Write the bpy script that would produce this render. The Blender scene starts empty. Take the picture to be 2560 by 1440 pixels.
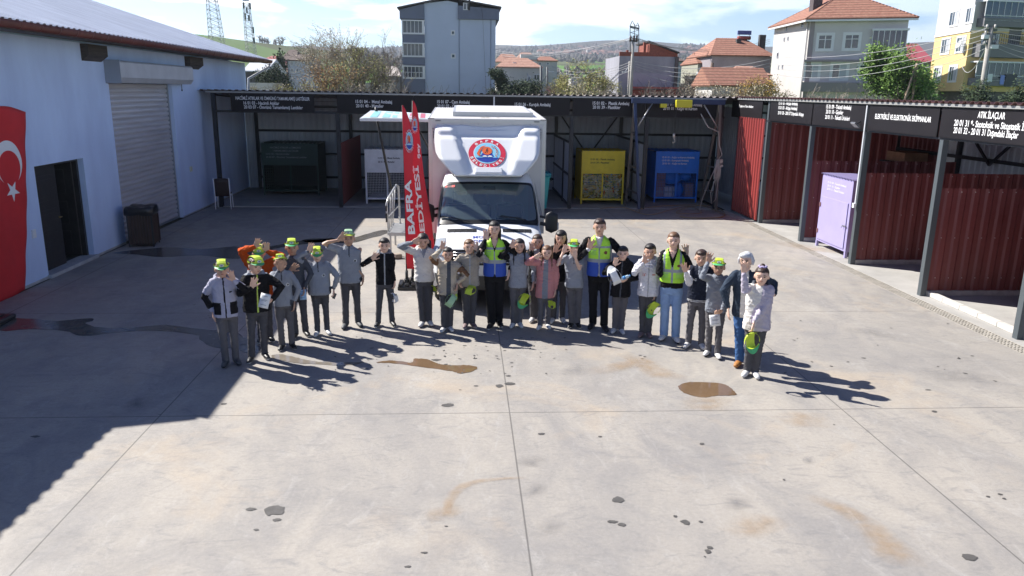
import bpy, bmesh, math, random
import numpy as np
from mathutils import Vector, Matrix, noise
R_ = math.radians
random.seed(7)
SC = bpy.context.scene
COL = SC.collection

# ------------------------------------------------------------------ camera
FPX, CAMH = 1925.0, 3.65
def cam_basis(p, y, r):
    fw = np.array([math.sin(y)*math.cos(p), math.cos(y)*math.cos(p), -math.sin(p)])
    rt = np.array([math.cos(y), -math.sin(y), 0.0]); up = np.cross(rt, fw)
    c, s = math.cos(r), math.sin(r)
    return rt*c+up*s, -rt*s+up*c, fw
RT, UP, FW = cam_basis(R_(14.35), R_(3.6), R_(0.85))
cd = bpy.data.cameras.new('camera'); cam = bpy.data.objects.new('camera', cd); COL.objects.link(cam)
M = Matrix.Identity(4)
for i in range(3):
    M[i][0], M[i][1], M[i][2] = RT[i], UP[i], -FW[i]
M[2][3] = CAMH
cam.matrix_world = M
cd.sensor_width = 36; cd.lens = FPX/2560*36; cd.clip_end = 9000; cd.clip_start = 0.1
SC.camera = cam
def ray(x, y): return RT*(x-1280)/FPX - UP*(y-720)/FPX + FW
def atY(x, y, Y): d = ray(x, y); d = d*(Y/d[1]); return Vector((d[0], d[1], d[2]+CAMH))
def atX(x, y, X): d = ray(x, y); d = d*(X/d[0]); return Vector((d[0], d[1], d[2]+CAMH))
def G(x, y, z=0.0): d = ray(x, y); d = d*((z-CAMH)/d[2]); return Vector((d[0], d[1], z))

# ------------------------------------------------------------------ sky, sun
SUNV = Vector((-0.92, 0.56, 1.0)).normalized()          # towards the sun
SEL = math.asin(SUNV.z); SAZ = math.atan2(SUNV.x, SUNV.y)
W = bpy.data.worlds.new('World'); SC.world = W; W.use_nodes = True
nt = W.node_tree; nt.nodes.clear()
def N(nt, t, **k):
    n = nt.nodes.new(t)
    for a, b in k.items(): setattr(n, a, b)
    return n
sky = N(nt, 'ShaderNodeTexSky', sky_type='NISHITA', sun_disc=False)
sky.sun_elevation = SEL; sky.sun_rotation = SAZ; sky.air_density = 1.0; sky.dust_density = 0.6; sky.ozone_density = 2.0
tc = N(nt, 'ShaderNodeTexCoord'); sep = N(nt, 'ShaderNodeSeparateXYZ')
nt.links.new(tc.outputs['Generated'], sep.inputs[0])
mp = N(nt, 'ShaderNodeMapping'); mp.inputs['Scale'].default_value = (2.2, 2.2, 9.0); mp.inputs['Location'].default_value = (3.37, 1.3, 0.47)
nt.links.new(tc.outputs['Generated'], mp.inputs[0])
cn = N(nt, 'ShaderNodeTexNoise'); cn.inputs['Scale'].default_value = 3.0; cn.inputs['Detail'].default_value = 9; cn.inputs['Roughness'].default_value = 0.52; cn.inputs['Distortion'].default_value = 0.25
nt.links.new(mp.outputs[0], cn.inputs['Vector'])
cr = N(nt, 'ShaderNodeValToRGB'); cr.color_ramp.elements[0].position = 0.44; cr.color_ramp.elements[1].position = 0.535
nt.links.new(cn.outputs['Fac'], cr.inputs[0])
# fewer clouds to the right (+x), more to the left
mx = N(nt, 'ShaderNodeMapRange'); mx.inputs[1].default_value = -0.35; mx.inputs[2].default_value = 0.55; mx.inputs[3].default_value = 1.0; mx.inputs[4].default_value = 0.30
nt.links.new(sep.outputs['X'], mx.inputs[0])
mul = N(nt, 'ShaderNodeMath', operation='MULTIPLY'); nt.links.new(cr.outputs[0], mul.inputs[0]); nt.links.new(mx.outputs[0], mul.inputs[1])
el = N(nt, 'ShaderNodeMapRange'); el.inputs[1].default_value = 0.12; el.inputs[2].default_value = 0.22; el.inputs[3].default_value = 1; el.inputs[4].default_value = 0; nt.links.new(sep.outputs['Z'], el.inputs[0])
mul2 = N(nt, 'ShaderNodeMath', operation='MULTIPLY'); nt.links.new(mul.outputs[0], mul2.inputs[0]); nt.links.new(el.outputs[0], mul2.inputs[1]); mul = mul2
mix = N(nt, 'ShaderNodeMixRGB'); nt.links.new(mul.outputs[0], mix.inputs[0])
hb = N(nt, 'ShaderNodeMapRange'); hb.inputs[1].default_value = 0.05; hb.inputs[2].default_value = 0.30; hb.inputs[3].default_value = 2.1; hb.inputs[4].default_value = 0.42; nt.links.new(sep.outputs['Z'], hb.inputs[0])
tel = N(nt, 'ShaderNodeMapRange'); tel.inputs[1].default_value = 0.06; tel.inputs[2].default_value = 0.35; nt.links.new(sep.outputs['Z'], tel.inputs[0])
tmx = N(nt, 'ShaderNodeMixRGB'); tmx.inputs[1].default_value = (0.70, 0.93, 1.14, 1); tmx.inputs[2].default_value = (0.36, 0.78, 1.75, 1); nt.links.new(tel.outputs[0], tmx.inputs[0])
tin = N(nt, 'ShaderNodeVectorMath', operation='MULTIPLY'); nt.links.new(tmx.outputs[0], tin.inputs[1]); nt.links.new(sky.outputs[0], tin.inputs[0])
scl = N(nt, 'ShaderNodeVectorMath', operation='SCALE'); nt.links.new(tin.outputs[0], scl.inputs[0]); nt.links.new(hb.outputs[0], scl.inputs['Scale'])
nt.links.new(scl.outputs[0], mix.inputs[1])
mix.inputs[2].default_value = (23, 23.6, 24.5, 1)
CLOUDMIX = mix
bg = N(nt, 'ShaderNodeBackground'); bg.inputs[1].default_value = 0.05
nt.links.new(mix.outputs[0], bg.inputs[0])
wo = N(nt, 'ShaderNodeOutputWorld'); nt.links.new(bg.outputs[0], wo.inputs[0])
sd = bpy.data.lights.new('sun', 'SUN'); sd.energy = 5.0; sd.angle = R_(0.53); sd.color = (1.0, 0.96, 0.90)
so = bpy.data.objects.new('sun', sd); COL.objects.link(so); so.location = (-30, 20, 40)
so.rotation_euler = (-SUNV).to_track_quat('-Z', 'Y').to_euler()
SC.view_settings.view_transform = 'Standard'; SC.view_settings.look = 'None'
SC.view_settings.exposure = 1.1; SC.view_settings.gamma = 1.0; SC.view_settings.use_curve_mapping = False
SC.cycles.max_bounces = 8; SC.cycles.transparent_max_bounces = 24; SC.cycles.use_denoising = True
SC.cycles.caustics_reflective = False; SC.cycles.caustics_refractive = False
SC.cycles.sample_clamp_indirect = 4

# ------------------------------------------------------------------ helpers
MATS = {}
def mat(name, col, rough=0.7, metal=0.0, var=0.0, vs=3.0, bump=0.0, bs=40.0, spec=0.5, col2=None, stretch=None, coat=0.0, detail=5):
    if name in MATS: return MATS[name]
    m = bpy.data.materials.new(name); m.use_nodes = True; t = m.node_tree; p = t.nodes['Principled BSDF']
    p.inputs['Base Color'].default_value = (*col, 1); p.inputs['Roughness'].default_value = rough
    p.inputs['Metallic'].default_value = metal; p.inputs['Specular IOR Level'].default_value = spec
    p.inputs['Coat Weight'].default_value = coat
    co = N(t, 'ShaderNodeTexCoord'); vec = co.outputs['Object']
    if stretch:
        mp = N(t, 'ShaderNodeMapping'); mp.inputs['Scale'].default_value = stretch; t.links.new(vec, mp.inputs[0]); vec = mp.outputs[0]
    if var > 0 or col2:
        n = N(t, 'ShaderNodeTexNoise'); n.inputs['Scale'].default_value = vs; n.inputs['Detail'].default_value = detail; n.inputs['Roughness'].default_value = 0.62
        t.links.new(vec, n.inputs['Vector'])
        r = N(t, 'ShaderNodeMapRange'); r.inputs[1].default_value = 0.3; r.inputs[2].default_value = 0.7; t.links.new(n.outputs['Fac'], r.inputs[0])
        mx = N(t, 'ShaderNodeMixRGB'); t.links.new(r.outputs[0], mx.inputs[0])
        c2 = col2 if col2 else tuple(min(1, c*(1+var)) for c in col)
        c1 = tuple(c*(1-var) for c in col) if var else col
        mx.inputs[1].default_value = (*c1, 1); mx.inputs[2].default_value = (*c2, 1)
        t.links.new(mx.outputs[0], p.inputs['Base Color'])
    if bump > 0:
        n2 = N(t, 'ShaderNodeTexNoise'); n2.inputs['Scale'].default_value = bs; n2.inputs['Detail'].default_value = 4
        t.links.new(vec, n2.inputs['Vector'])
        b = N(t, 'ShaderNodeBump'); b.inputs['Strength'].default_value = bump; b.inputs['Distance'].default_value = 0.01
        t.links.new(n2.outputs['Fac'], b.inputs['Height']); t.links.new(b.outputs[0], p.inputs['Normal'])
    MATS[name] = m; return m
def glass(name, tint=(0.6, 0.7, 0.72), ior=1.5, rough=0.0):
    if name in MATS: return MATS[name]
    m = bpy.data.materials.new(name); m.use_nodes = True; t = m.node_tree; t.nodes.clear()
    o = N(t, 'ShaderNodeOutputMaterial'); mx = N(t, 'ShaderNodeMixShader'); fr = N(t, 'ShaderNodeFresnel'); fr.inputs[0].default_value = ior
    tr = N(t, 'ShaderNodeBsdfTransparent'); tr.inputs[0].default_value = (*tint, 1); gl = N(t, 'ShaderNodeBsdfGlossy'); gl.inputs['Roughness'].default_value = rough
    gl.inputs[0].default_value = (1, 1, 1, 1)
    t.links.new(fr.outputs[0], mx.inputs[0]); t.links.new(tr.outputs[0], mx.inputs[1]); t.links.new(gl.outputs[0], mx.inputs[2])
    df = N(t, 'ShaderNodeBsdfDiffuse'); df.inputs[0].default_value = (0.35, 0.48, 0.50, 1); m2 = N(t, 'ShaderNodeMixShader'); m2.inputs[0].default_value = 0.16; t.links.new(mx.outputs[0], m2.inputs[1]); t.links.new(df.outputs[0], m2.inputs[2]); t.links.new(m2.outputs[0], o.inputs[0])
    MATS[name] = m; return m

def tag(o, label=None, cat=None, group=None, kind=None):
    if label: o['label'] = label
    if cat: o['category'] = cat
    if group: o['group'] = group
    if kind: o['kind'] = kind
    return o
def thing(name, label, cat, loc=(0, 0, 0), group=None, rz=0.0):
    o = bpy.data.objects.new(name, None); COL.objects.link(o); o.location = loc; o.rotation_euler = (0, 0, rz)
    o.empty_display_size = 0.2
    return tag(o, label, cat, group)
def root_of(o):
    while o.parent: o = o.parent
    return o
def link_mesh(name, me, parent=None, world=True):
    ob = bpy.data.objects.new(name, me); COL.objects.link(ob)
    if parent:
        ob.parent = parent
        if world:                       # vertices were given in world coordinates: bring them into the thing's frame
            rt = root_of(parent)
            m = Matrix.Translation(rt.location) @ rt.rotation_euler.to_matrix().to_4x4()
            me.transform(m.inverted())
    return ob
class MB:
    def __init__(s): s.v = []; s.f = []; s.m = []; s.sm = []
    def add(s, vs, fs, mi=0, sm=False):
        o = len(s.v); s.v += [tuple(q) for q in vs]
        for f in fs: s.f.append(tuple(i+o for i in f)); s.m.append(mi); s.sm.append(sm)
        return s
    def box(s, x0, x1, y0, y1, z0, z1, mi=0):
        v = [(x0,y0,z0),(x1,y0,z0),(x1,y1,z0),(x0,y1,z0),(x0,y0,z1),(x1,y0,z1),(x1,y1,z1),(x0,y1,z1)]
        return s.add(v, [(0,3,2,1),(4,5,6,7),(0,1,5,4),(1,2,6,5),(2,3,7,6),(3,0,4,7)], mi)
    def obox(s, c, sx, sy, sz, mtx=None, mi=0):
        hx, hy, hz = sx/2, sy/2, sz/2; c = Vector(c)
        v = [(-hx,-hy,-hz),(hx,-hy,-hz),(hx,hy,-hz),(-hx,hy,-hz),(-hx,-hy,hz),(hx,-hy,hz),(hx,hy,hz),(-hx,hy,hz)]
        v = [c+((mtx@Vector(q)) if mtx else Vector(q)) for q in v]
        return s.add(v, [(0,3,2,1),(4,5,6,7),(0,1,5,4),(1,2,6,5),(2,3,7,6),(3,0,4,7)], mi)
    def bar(s, a, b, w, h=None, mi=0, up=(0, 0, 1)):       # rectangular bar from a to b
        a, b = Vector(a), Vector(b); h = h or w; d = (b-a); L = d.length
        if L < 1e-6: return s
        d.normalize(); u = Vector(up)
        if abs(d.dot(u)) > 0.98: u = Vector((1, 0, 0)) if abs(d.x) < 0.9 else Vector((0, 1, 0))
        x = d.cross(u).normalized(); z = x.cross(d).normalized()
        m = Matrix((x, d, z)).transposed()
        return s.obox((a+b)/2, w, L, h, m, mi)
    def tube(s, pts, r, n=6, mi=0, caps=True, sm=True):
        pts = [Vector(p) for p in pts]; rs = r if isinstance(r, (list, tuple)) else [r]*len(pts)
        vs = []; fs = []; prev = None
        for i, p in enumerate(pts):
            d = (pts[min(i+1, len(pts)-1)]-pts[max(i-1, 0)])
            if d.length < 1e-9: d = Vector((0, 0, 1))
            d.normalize()
            if prev is None:
                u = d.orthogonal().normalized()
            else:
                u = prev-d*prev.dot(d)
                u = u.normalized() if u.length > 1e-6 else d.orthogonal().normalized()
            prev = u; w = d.cross(u)
            for k in range(n):
                a = 2*math.pi*k/n; vs.append(p+(u*math.cos(a)+w*math.sin(a))*rs[i])
        for i in range(len(pts)-1):
            for k in range(n):
                fs.append((i*n+k, i*n+(k+1) % n, (i+1)*n+(k+1) % n, (i+1)*n+k))
        s.add(vs, fs, mi, sm)
        if caps:
            o = len(s.v)-len(vs); s.f.append(tuple(o+k for k in reversed(range(n)))); s.m.append(mi); s.sm.append(False)
            o2 = o+(len(pts)-1)*n; s.f.append(tuple(o2+k for k in range(n))); s.m.append(mi); s.sm.append(False)
        return s
    def poly(s, pts, mi=0): return s.add(pts, [tuple(range(len(pts)))], mi)
    def prism(s, pts, vec, mi=0):       # polygon extruded by a vector
        n = len(pts); p = [Vector(q) for q in pts]; v = Vector(vec)
        vs = p+[q+v for q in p]
        fs = [tuple(reversed(range(n))), tuple(range(n, 2*n))]+[(i, (i+1) % n, n+(i+1) % n, n+i) for i in range(n)]
        return s.add(vs, fs, mi)
    def corr(s, o, u, w, width, length, pitch=0.2, depth=0.03, mi=0, prof=((0,0),(0.35,0),(0.5,1),(0.85,1),(1,0))):
        # corrugated sheet: profile runs along u, ridges run along w, relief along u x w
        o, u, w = Vector(o), Vector(u).normalized(), Vector(w).normalized(); n = u.cross(w)
        ps = []; k = 0
        while True:
            done = False
            for (a, h) in prof[:-1]:
                x = (k+a)*pitch
                if x >= width: done = True; break
                ps.append((x, h*depth))
            if done: break
            k += 1
        ps.append((width, 0))
        vs = []
        for x, h in ps: vs.append(o+u*x+n*h); vs.append(o+u*x+n*h+w*length)
        return s.add(vs, [(2*i, 2*i+2, 2*i+3, 2*i+1) for i in range(len(ps)-1)], mi)
    def grid(s, P, mi=0, sm=True, skip=None, flip=False):
        nr, nc = len(P), len(P[0]); vs = [q for row in P for q in row]; fs = []
        for i in range(nr-1):
            for j in range(nc-1):
                if skip and skip(i, j): continue
                f = (i*nc+j, i*nc+j+1, (i+1)*nc+j+1, (i+1)*nc+j)
                fs.append(tuple(reversed(f)) if flip else f)
        return s.add(vs, fs, mi, sm)
    def disc(s, c, n, r, seg=24, mi=0, ry=None, u=None, thick=0):
        c, n = Vector(c), Vector(n).normalized(); u = Vector(u).normalized() if u else n.orthogonal().normalized(); w = n.cross(u); ry = ry or r
        pts = [c+u*r*math.cos(2*math.pi*k/seg)+w*ry*math.sin(2*math.pi*k/seg) for k in range(seg)]
        return s.prism(pts, n*thick, mi) if thick else s.poly(pts, mi)
    def build(s, name, mats, parent=None, bevel=0, world=True, smooth=None, solid=0):
        me = bpy.data.meshes.new(name); me.from_pydata(s.v, [], s.f); me.update()
        if not isinstance(mats, (list, tuple)): mats = [mats]
        for m in mats: me.materials.append(m)
        me.polygons.foreach_set('material_index', s.m)
        me.polygons.foreach_set('use_smooth', s.sm if smooth is None else [smooth]*len(s.f))
        ob = link_mesh(name, me, parent, world)
        if solid:
            md = ob.modifiers.new('s', 'SOLIDIFY'); md.thickness = solid; md.offset = 0
        if bevel:
            b = ob.modifiers.new('b', 'BEVEL'); b.width = bevel; b.segments = 2; b.limit_method = 'ANGLE'; b.angle_limit = R_(40)
        return ob
def text_mesh(body, bold=0.0, extr=0.0, align='LEFT', spacing=1.0, res=3):
    cu = bpy.data.curves.new('t', 'FONT'); cu.body = body; cu.size = 1; cu.offset = bold; cu.extrude = extr; cu.align_x = align; cu.resolution_u = res
    cu.space_character = spacing
    ob = bpy.data.objects.new('t', cu); COL.objects.link(ob)
    bpy.context.view_layer.update()
    me = bpy.data.meshes.new_from_object(ob.evaluated_get(bpy.context.evaluated_depsgraph_get()))
    bpy.data.objects.remove(ob); bpy.data.curves.remove(cu)
    return me
def lettering(body, p0, ux, uy, width, height, m, parent, bold=0.008, name='lettering', warp=None, off=0.0):
    # text whose baseline starts at p0 and runs `width` along ux with cap height `height` along uy
    me = text_mesh(body, bold)
    co = np.zeros(len(me.vertices)*3); me.vertices.foreach_get('co', co); co = co.reshape(-1, 3)
    mn, mxx = co.min(0), co.max(0)
    ux, uy = Vector(ux).normalized(), Vector(uy).normalized(); n = ux.cross(uy); p0 = Vector(p0)+n*off
    x = (co[:, 0]-mn[0])/(mxx[0]-mn[0])*width; y = co[:, 1]/0.73*height
    P = np.array(p0)[None]+x[:, None]*np.array(ux)+y[:, None]*np.array(uy)
    if warp: P = warp(P)
    me.vertices.foreach_set('co', P.ravel()); me.update(); me.materials.clear(); me.materials.append(m)
    me.name = name
    return link_mesh(name, me, parent)
def copy_tree(o, parent=None):
    c = o.copy(); COL.objects.link(c); c.parent = parent
    for ch in list(o.children): copy_tree(ch, c)
    return c
WHITE = mat('white_paint', (0.78, 0.79, 0.80), 0.45, var=0.03)
BLACKP = mat('black_paint', (0.02, 0.022, 0.026), 0.45)
LET_W = mat('lettering_white', (0.8, 0.8, 0.8), 0.6)
LET_K = mat('lettering_black', (0.02, 0.02, 0.02), 0.6)
# ================================================================== ground
def concrete():
    m = bpy.data.materials.new('yard_concrete'); m.use_nodes = True; t = m.node_tree; p = t.nodes['Principled BSDF']
    L = t.links.new
    co = N(t, 'ShaderNodeTexCoord'); V = co.outputs['Object']
    def noi(scale, det=6, rough=0.6, dist=0.0, stretch=None, loc=(0, 0, 0)):
        v = V
        mp = N(t, 'ShaderNodeMapping'); mp.inputs['Scale'].default_value = stretch or (1, 1, 1); mp.inputs['Location'].default_value = loc; L(V, mp.inputs[0]); v = mp.outputs[0]
        n = N(t, 'ShaderNodeTexNoise'); n.inputs['Scale'].default_value = scale; n.inputs['Detail'].default_value = det; n.inputs['Roughness'].default_value = rough; n.inputs['Distortion'].default_value = dist
        L(v, n.inputs['Vector']); return n.outputs['Fac']
    def rng(f, a, b, c=0.0, d=1.0):
        r = N(t, 'ShaderNodeMapRange'); r.inputs[1].default_value = a; r.inputs[2].default_value = b; r.inputs[3].default_value = c; r.inputs[4].default_value = d; L(f, r.inputs[0]); return r.outputs[0]
    def mixc(f, a, b, mode='MIX'):
        x = N(t, 'ShaderNodeMixRGB', blend_type=mode)
        if isinstance(f, float): x.inputs[0].default_value = f
        else: L(f, x.inputs[0])
        for i, c in ((1, a), (2, b)):
            if isinstance(c, tuple): x.inputs[i].default_value = (*c, 1)
            else: L(c, x.inputs[i])
        return x.outputs[0]
    c = mixc(rng(noi(0.35, 6, 0.6, 0.4), 0.35, 0.65), (0.345, 0.322, 0.295), (0.45, 0.41, 0.355))
    c = mixc(rng(noi(1.1, 8, 0.68, 0.9, (1, 0.55, 1), (4, 2, 0)), 0.42, 0.64, 0, 0.75), c, (0.27, 0.258, 0.25))       # grey trowel marks
    c = mixc(rng(noi(0.55, 5, 0.6, 0.8, None, (9, 1, 0)), 0.56, 0.72, 0, 0.6), c, (0.50, 0.40, 0.29))    # ochre dust
    c = mixc(rng(noi(2.6, 9, 0.72, 1.5, (1, 0.4, 1), (1, 7, 0)), 0.55, 0.66, 0, 0.32), c, (0.50, 0.48, 0.45))      # pale laitance
    c = mixc(rng(noi(4.5, 10, 0.75, 2.0, (0.5, 1, 1), (3, 3, 0)), 0.52, 0.68, 0, 0.6), c, (0.22, 0.215, 0.215))
    c = mixc(rng(noi(26, 6, 0.7), 0.3, 0.7, 0, 1), mixc(0.0, c, c), mixc(0.26, c, (0.12, 0.115, 0.11)))
    c = mixc(rng(noi(120, 3, 0.7), 0.3, 0.75, 0, 1), c, mixc(0.26, c, (0.10, 0.10, 0.10)))
    # saw-cut joints
    sp = N(t, 'ShaderNodeSeparateXYZ'); L(V, sp.inputs[0])
    def joint(axis, off, per, w):
        a = N(t, 'ShaderNodeMath', operation='ADD'); L(sp.outputs[axis], a.inputs[0]); a.inputs[1].default_value = 400-off
        w0 = N(t, 'ShaderNodeMath', operation='PINGPONG'); L(a.outputs[0], w0.inputs[0]); w0.inputs[1].default_value = per/2
        return w0.outputs[0]
    def mn(a, b):
        x = N(t, 'ShaderNodeMath', operation='MINIMUM'); L(a, x.inputs[0]); L(b, x.inputs[1]); return x.outputs[0]
    d = mn(joint('X', 0.52-400 % 4 if False else 0.52, 4.0, 0), joint('Y', 8.36, 4.22, 0))
    # align phases: pingpong needs (value) multiples of the period
    jl = rng(d, 0.003, 0.011, 0.8, 0)
    c = mixc(jl, c, (0.09, 0.085, 0.08))
    L(c, p.inputs['Base Color'])
    L(rng(noi(3.0, 6, 0.6), 0.3, 0.7, 0.55, 0.85), p.inputs['Roughness'])
    p.inputs['Specular IOR Level'].default_value = 0.35
    b = N(t, 'ShaderNodeBump'); b.inputs['Strength'].default_value = 0.25; b.inputs['Distance'].default_value = 0.01; L(noi(30, 8, 0.75), b.inputs['Height']); L(b.outputs[0], p.inputs['Normal'])
    return m
CONC = concrete()
# shift the joint phase: 400 must be a multiple of the period for the two joints
for n in CONC.node_tree.nodes:
    if n.type == 'MATH' and n.operation == 'ADD':
        off = 400-n.inputs[1].default_value
        per = 4.0 if off < 1 else 4.22
        n.inputs[1].default_value = per*100-off
m = MB(); m.poly([(-8.0, -14, 0), (8.2, -14, 0), (8.2, 29.6, 0), (-8.0, 29.6, 0)]); tag(m.build('yard_floor', CONC), kind='structure')
# bay floor to the right of the drain
CONC2 = mat('bay_concrete', (0.36, 0.35, 0.33), 0.8, var=0.18, vs=1.2, bump=0.2, bs=30, detail=9)
m = MB(); m.poly([(8.46, -14, 0.0), (12.9, -14, 0.0), (12.9, 29.6, 0.0), (8.46, 29.6, 0.0)]); m.poly([(-8.0, 24.62, 0.006), (8.2, 24.62, 0.006), (8.2, 29.6, 0.006), (-8.0, 29.6, 0.006)])
tag(m.build('bay_floor', CONC2), kind='structure')
# drain channel with grating
DR = thing('drain_channel', 'long metal grated drain channel along the right row of bays', 'drain', (8.33, 10, 0))
m = MB(); m.poly([(8.2, -14, -0.1), (8.46, -14, -0.1), (8.46, 29.6, -0.1), (8.2, 29.6, -0.1)]); m.poly([(8.2, -14, -0.1), (8.2, 29.6, -0.1), (8.2, 29.6, 0), (8.2, -14, 0)]); m.poly([(8.46, -14, 0), (8.46, 29.6, 0), (8.46, 29.6, -0.1), (8.46, -14, -0.1)])
m.build('channel', mat('drain_dark', (0.02, 0.018, 0.016), 0.9), DR)
m = MB()
y = -2.0
while y < 24.4:
    m.box(8.215, 8.445, y, y+0.022, -0.022, 0.002); y += 0.075
for x in (8.205, 8.262, 8.322, 8.382, 8.443): m.box(x, x+0.012, -2, 24.4, -0.024, 0.004)
m.build('grating', mat('galvanised_dirty', (0.46, 0.43, 0.38), 0.55, metal=0.2, var=0.25, vs=6), DR)
# kerb strips
m = MB(); m.box(-7.9, 8.15, 24.50, 24.62, 0, 0.028); tag(m.build('kerb_back', CONC2, bevel=0.006), kind='structure')
m = MB()
yk = 11.15
while yk < 13.35:
    m.box(8.74, 8.86, yk, yk+0.49, 0.0, 0.085); yk += 0.5
tag(m.build('kerb_stones', mat('kerb_white', (0.55, 0.53, 0.49), 0.8, var=0.12, vs=4), bevel=0.01), kind='structure')
m = MB(); m.box(8.87, 12.3, 11.1, 13.4, 0.004, 0.03)
# --- terrain beyond the yard, one sheet to the horizon
def pxy(x, d):
    # photograph row at which the ground at distance d stands, per column
    hill = np.interp(x, [-400, 300, 560, 640, 740, 850, 960, 1060, 1300], [96, 100, 107, 118, 130, 141, 152, 168, 200])
    ridge = np.interp(x, [-400, 600, 900, 1010, 1250, 1330, 1420, 1500, 1620, 1700, 1790, 1900, 2100, 2300, 2700, 3100],
                      [128, 132, 136, 134, 130, 130, 122, 117, 118, 122, 128, 130, 124, 116, 112, 108])
    ds = [30, 60, 120, 170, 260, 420, 620, 700, 900, 1300, 1900, 2600, 2900, 4500]
    base = [None, None, None, 272, 246, 214, 185, 178, 168, 160, 146, 0, 0, 0]
    mid = [272, 246, 214, 185, 178, 168, 160, 150]
    w = max(0.0, min(1.0, (1180-x)/160))
    left = [274, 246, 190, hill, hill+8, 170, 163, 150]
    ys = [m_*(1-w)+l_*w for m_, l_ in zip(mid, left)]
    return np.interp(d, ds[3:], ys+[ridge, ridge+6, ridge+60])
HORZ = 232.0
def terrain_z(X, Y):
    d = math.hypot(X, Y)
    if d <= 150: return -0.05
    th = math.atan2(X, Y); px = 1175+FPX*math.tan(max(-1.2, min(1.2, th))) if abs(th) < 1.2 else 1175+FPX*math.tan(1.2)*(1 if th > 0 else -1)
    if Y < 0: return -0.05
    px = max(-400, min(3100, px))
    z = CAMH+Y*(HORZ+0.014*(px-1175)-pxy(px, d))/FPX
    f = min(1, (d-150)/60.0)
    return z*f-0.05*(1-f)
rows = []
rads = [30, 45, 60, 90, 120, 150, 170, 190, 215, 245, 280, 320, 370, 430, 500, 560, 620, 680, 760, 860, 980, 1120, 1300, 1500, 1750, 2050, 2350, 2600, 2750, 2900, 3400, 4500]
for r in rads:
    row = []
    for i in range(181):
        th = R_(-90+i)
        X, Y = r*math.sin(th), r*math.cos(th)
        z = terrain_z(X, Y)
        if r > 250 and r < 2700: z += noise.noise(Vector((X*0.004, Y*0.004, 3)))*r*0.0022
        if 2500 < r < 2950: z += noise.noise(Vector((X*0.003, 1.0, 3)))*9
        row.append((X, Y, z))
    rows.append(row)
def land():
    m = bpy.data.materials.new('fields_and_woods'); m.use_nodes = True; t = m.node_tree; p = t.nodes['Principled BSDF']; L = t.links.new
    co = N(t, 'ShaderNodeTexCoord'); V = co.outputs['Object']
    ge = N(t, 'ShaderNodeSeparateXYZ'); L(V, ge.inputs[0])
    ln = N(t, 'ShaderNodeVectorMath', operation='LENGTH'); L(V, ln.inputs[0])
    vor = N(t, 'ShaderNodeTexVoronoi'); vor.inputs['Scale'].default_value = 0.0085
    mp = N(t, 'ShaderNodeMapping'); mp.inputs['Scale'].default_value = (1, 0.35, 0); L(V, mp.inputs[0]); L(mp.outputs[0], vor.inputs['Vector'])
    sc = N(t, 'ShaderNodeSeparateColor'); L(vor.outputs['Color'], sc.inputs[0])
    rp = N(t, 'ShaderNodeValToRGB'); L(sc.outputs[0], rp.inputs[0])
    e = rp.color_ramp.elements; e[0].color = (0.07, 0.15, 0.03, 1); e[1].color = (0.10, 0.20, 0.04, 1); e[1].position = 0.35
    for pos, c in ((0.55, (0.085, 0.175, 0.035)), (0.7, (0.11, 0.10, 0.06)), (0.8, (0.08, 0.16, 0.035)), (0.92, (0.07, 0.08, 0.035))):
        q = e.new(pos); q.color = (*c, 1)
    n = N(t, 'ShaderNodeTexNoise'); n.inputs['Scale'].default_value = 0.02; n.inputs['Detail'].default_value = 9; n.inputs['Roughness'].default_value = 0.7; L(V, n.inputs['Vector'])
    wood = N(t, 'ShaderNodeValToRGB'); L(n.outputs['Fac'], wood.inputs[0])
    w = wood.color_ramp.elements; w[0].position = 0.35; w[0].color = (0.03, 0.038, 0.03, 1); w[1].position = 0.66; w[1].color = (0.085, 0.07, 0.065, 1)
    n2 = N(t, 'ShaderNodeTexNoise'); n2.inputs['Scale'].default_value = 0.006; n2.inputs['Detail'].default_value = 6; L(mp.outputs[0], n2.inputs['Vector'])
    r1 = N(t, 'ShaderNodeMapRange'); L(n2.outputs['Fac'], r1.inputs[0]); r1.inputs[1].default_value = 0.47; r1.inputs[2].default_value = 0.53
    rd = N(t, 'ShaderNodeMapRange'); L(ln.outputs['Value'], rd.inputs[0]); rd.inputs[1].default_value = 700; rd.inputs[2].default_value = 1500; rd.inputs[3].default_value = 0.0; rd.inputs[4].default_value = 1.0
    ad = N(t, 'ShaderNodeMath', operation='ADD', use_clamp=True); sb = N(t, 'ShaderNodeMath', operation='MULTIPLY'); L(r1.outputs[0], sb.inputs[0]); L(rd.outputs[0], sb.inputs[1])
    rf = N(t, 'ShaderNodeMapRange'); L(ln.outputs['Value'], rf.inputs[0]); rf.inputs[1].default_value = 1500; rf.inputs[2].default_value = 2000
    L(sb.outputs[0], ad.inputs[0]); L(rf.outputs[0], ad.inputs[1])
    mx = N(t, 'ShaderNodeMixRGB'); L(ad.outputs[0], mx.inputs[0]); L(rp.outputs[0], mx.inputs[1]); L(wood.outputs[0], mx.inputs[2])
    L(mx.outputs[0], p.inputs['Base Color']); p.inputs['Roughness'].default_value = 0.95; p.inputs['Specular IOR Level'].default_value = 0.1
    return m
m = MB(); m.grid(rows, sm=True, flip=True); ter = m.build('terrain_hills', land()); tag(ter, kind='structure')
m = MB(); m.poly([(-45, -42, -0.06), (45, -42, -0.06), (45, 60, -0.06), (-45, 60, -0.06)]); tag(m.build('ground', mat('scrub_earth', (0.16, 0.15, 0.09), 0.95, var=0.3, vs=0.5)), kind='structure')

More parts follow.
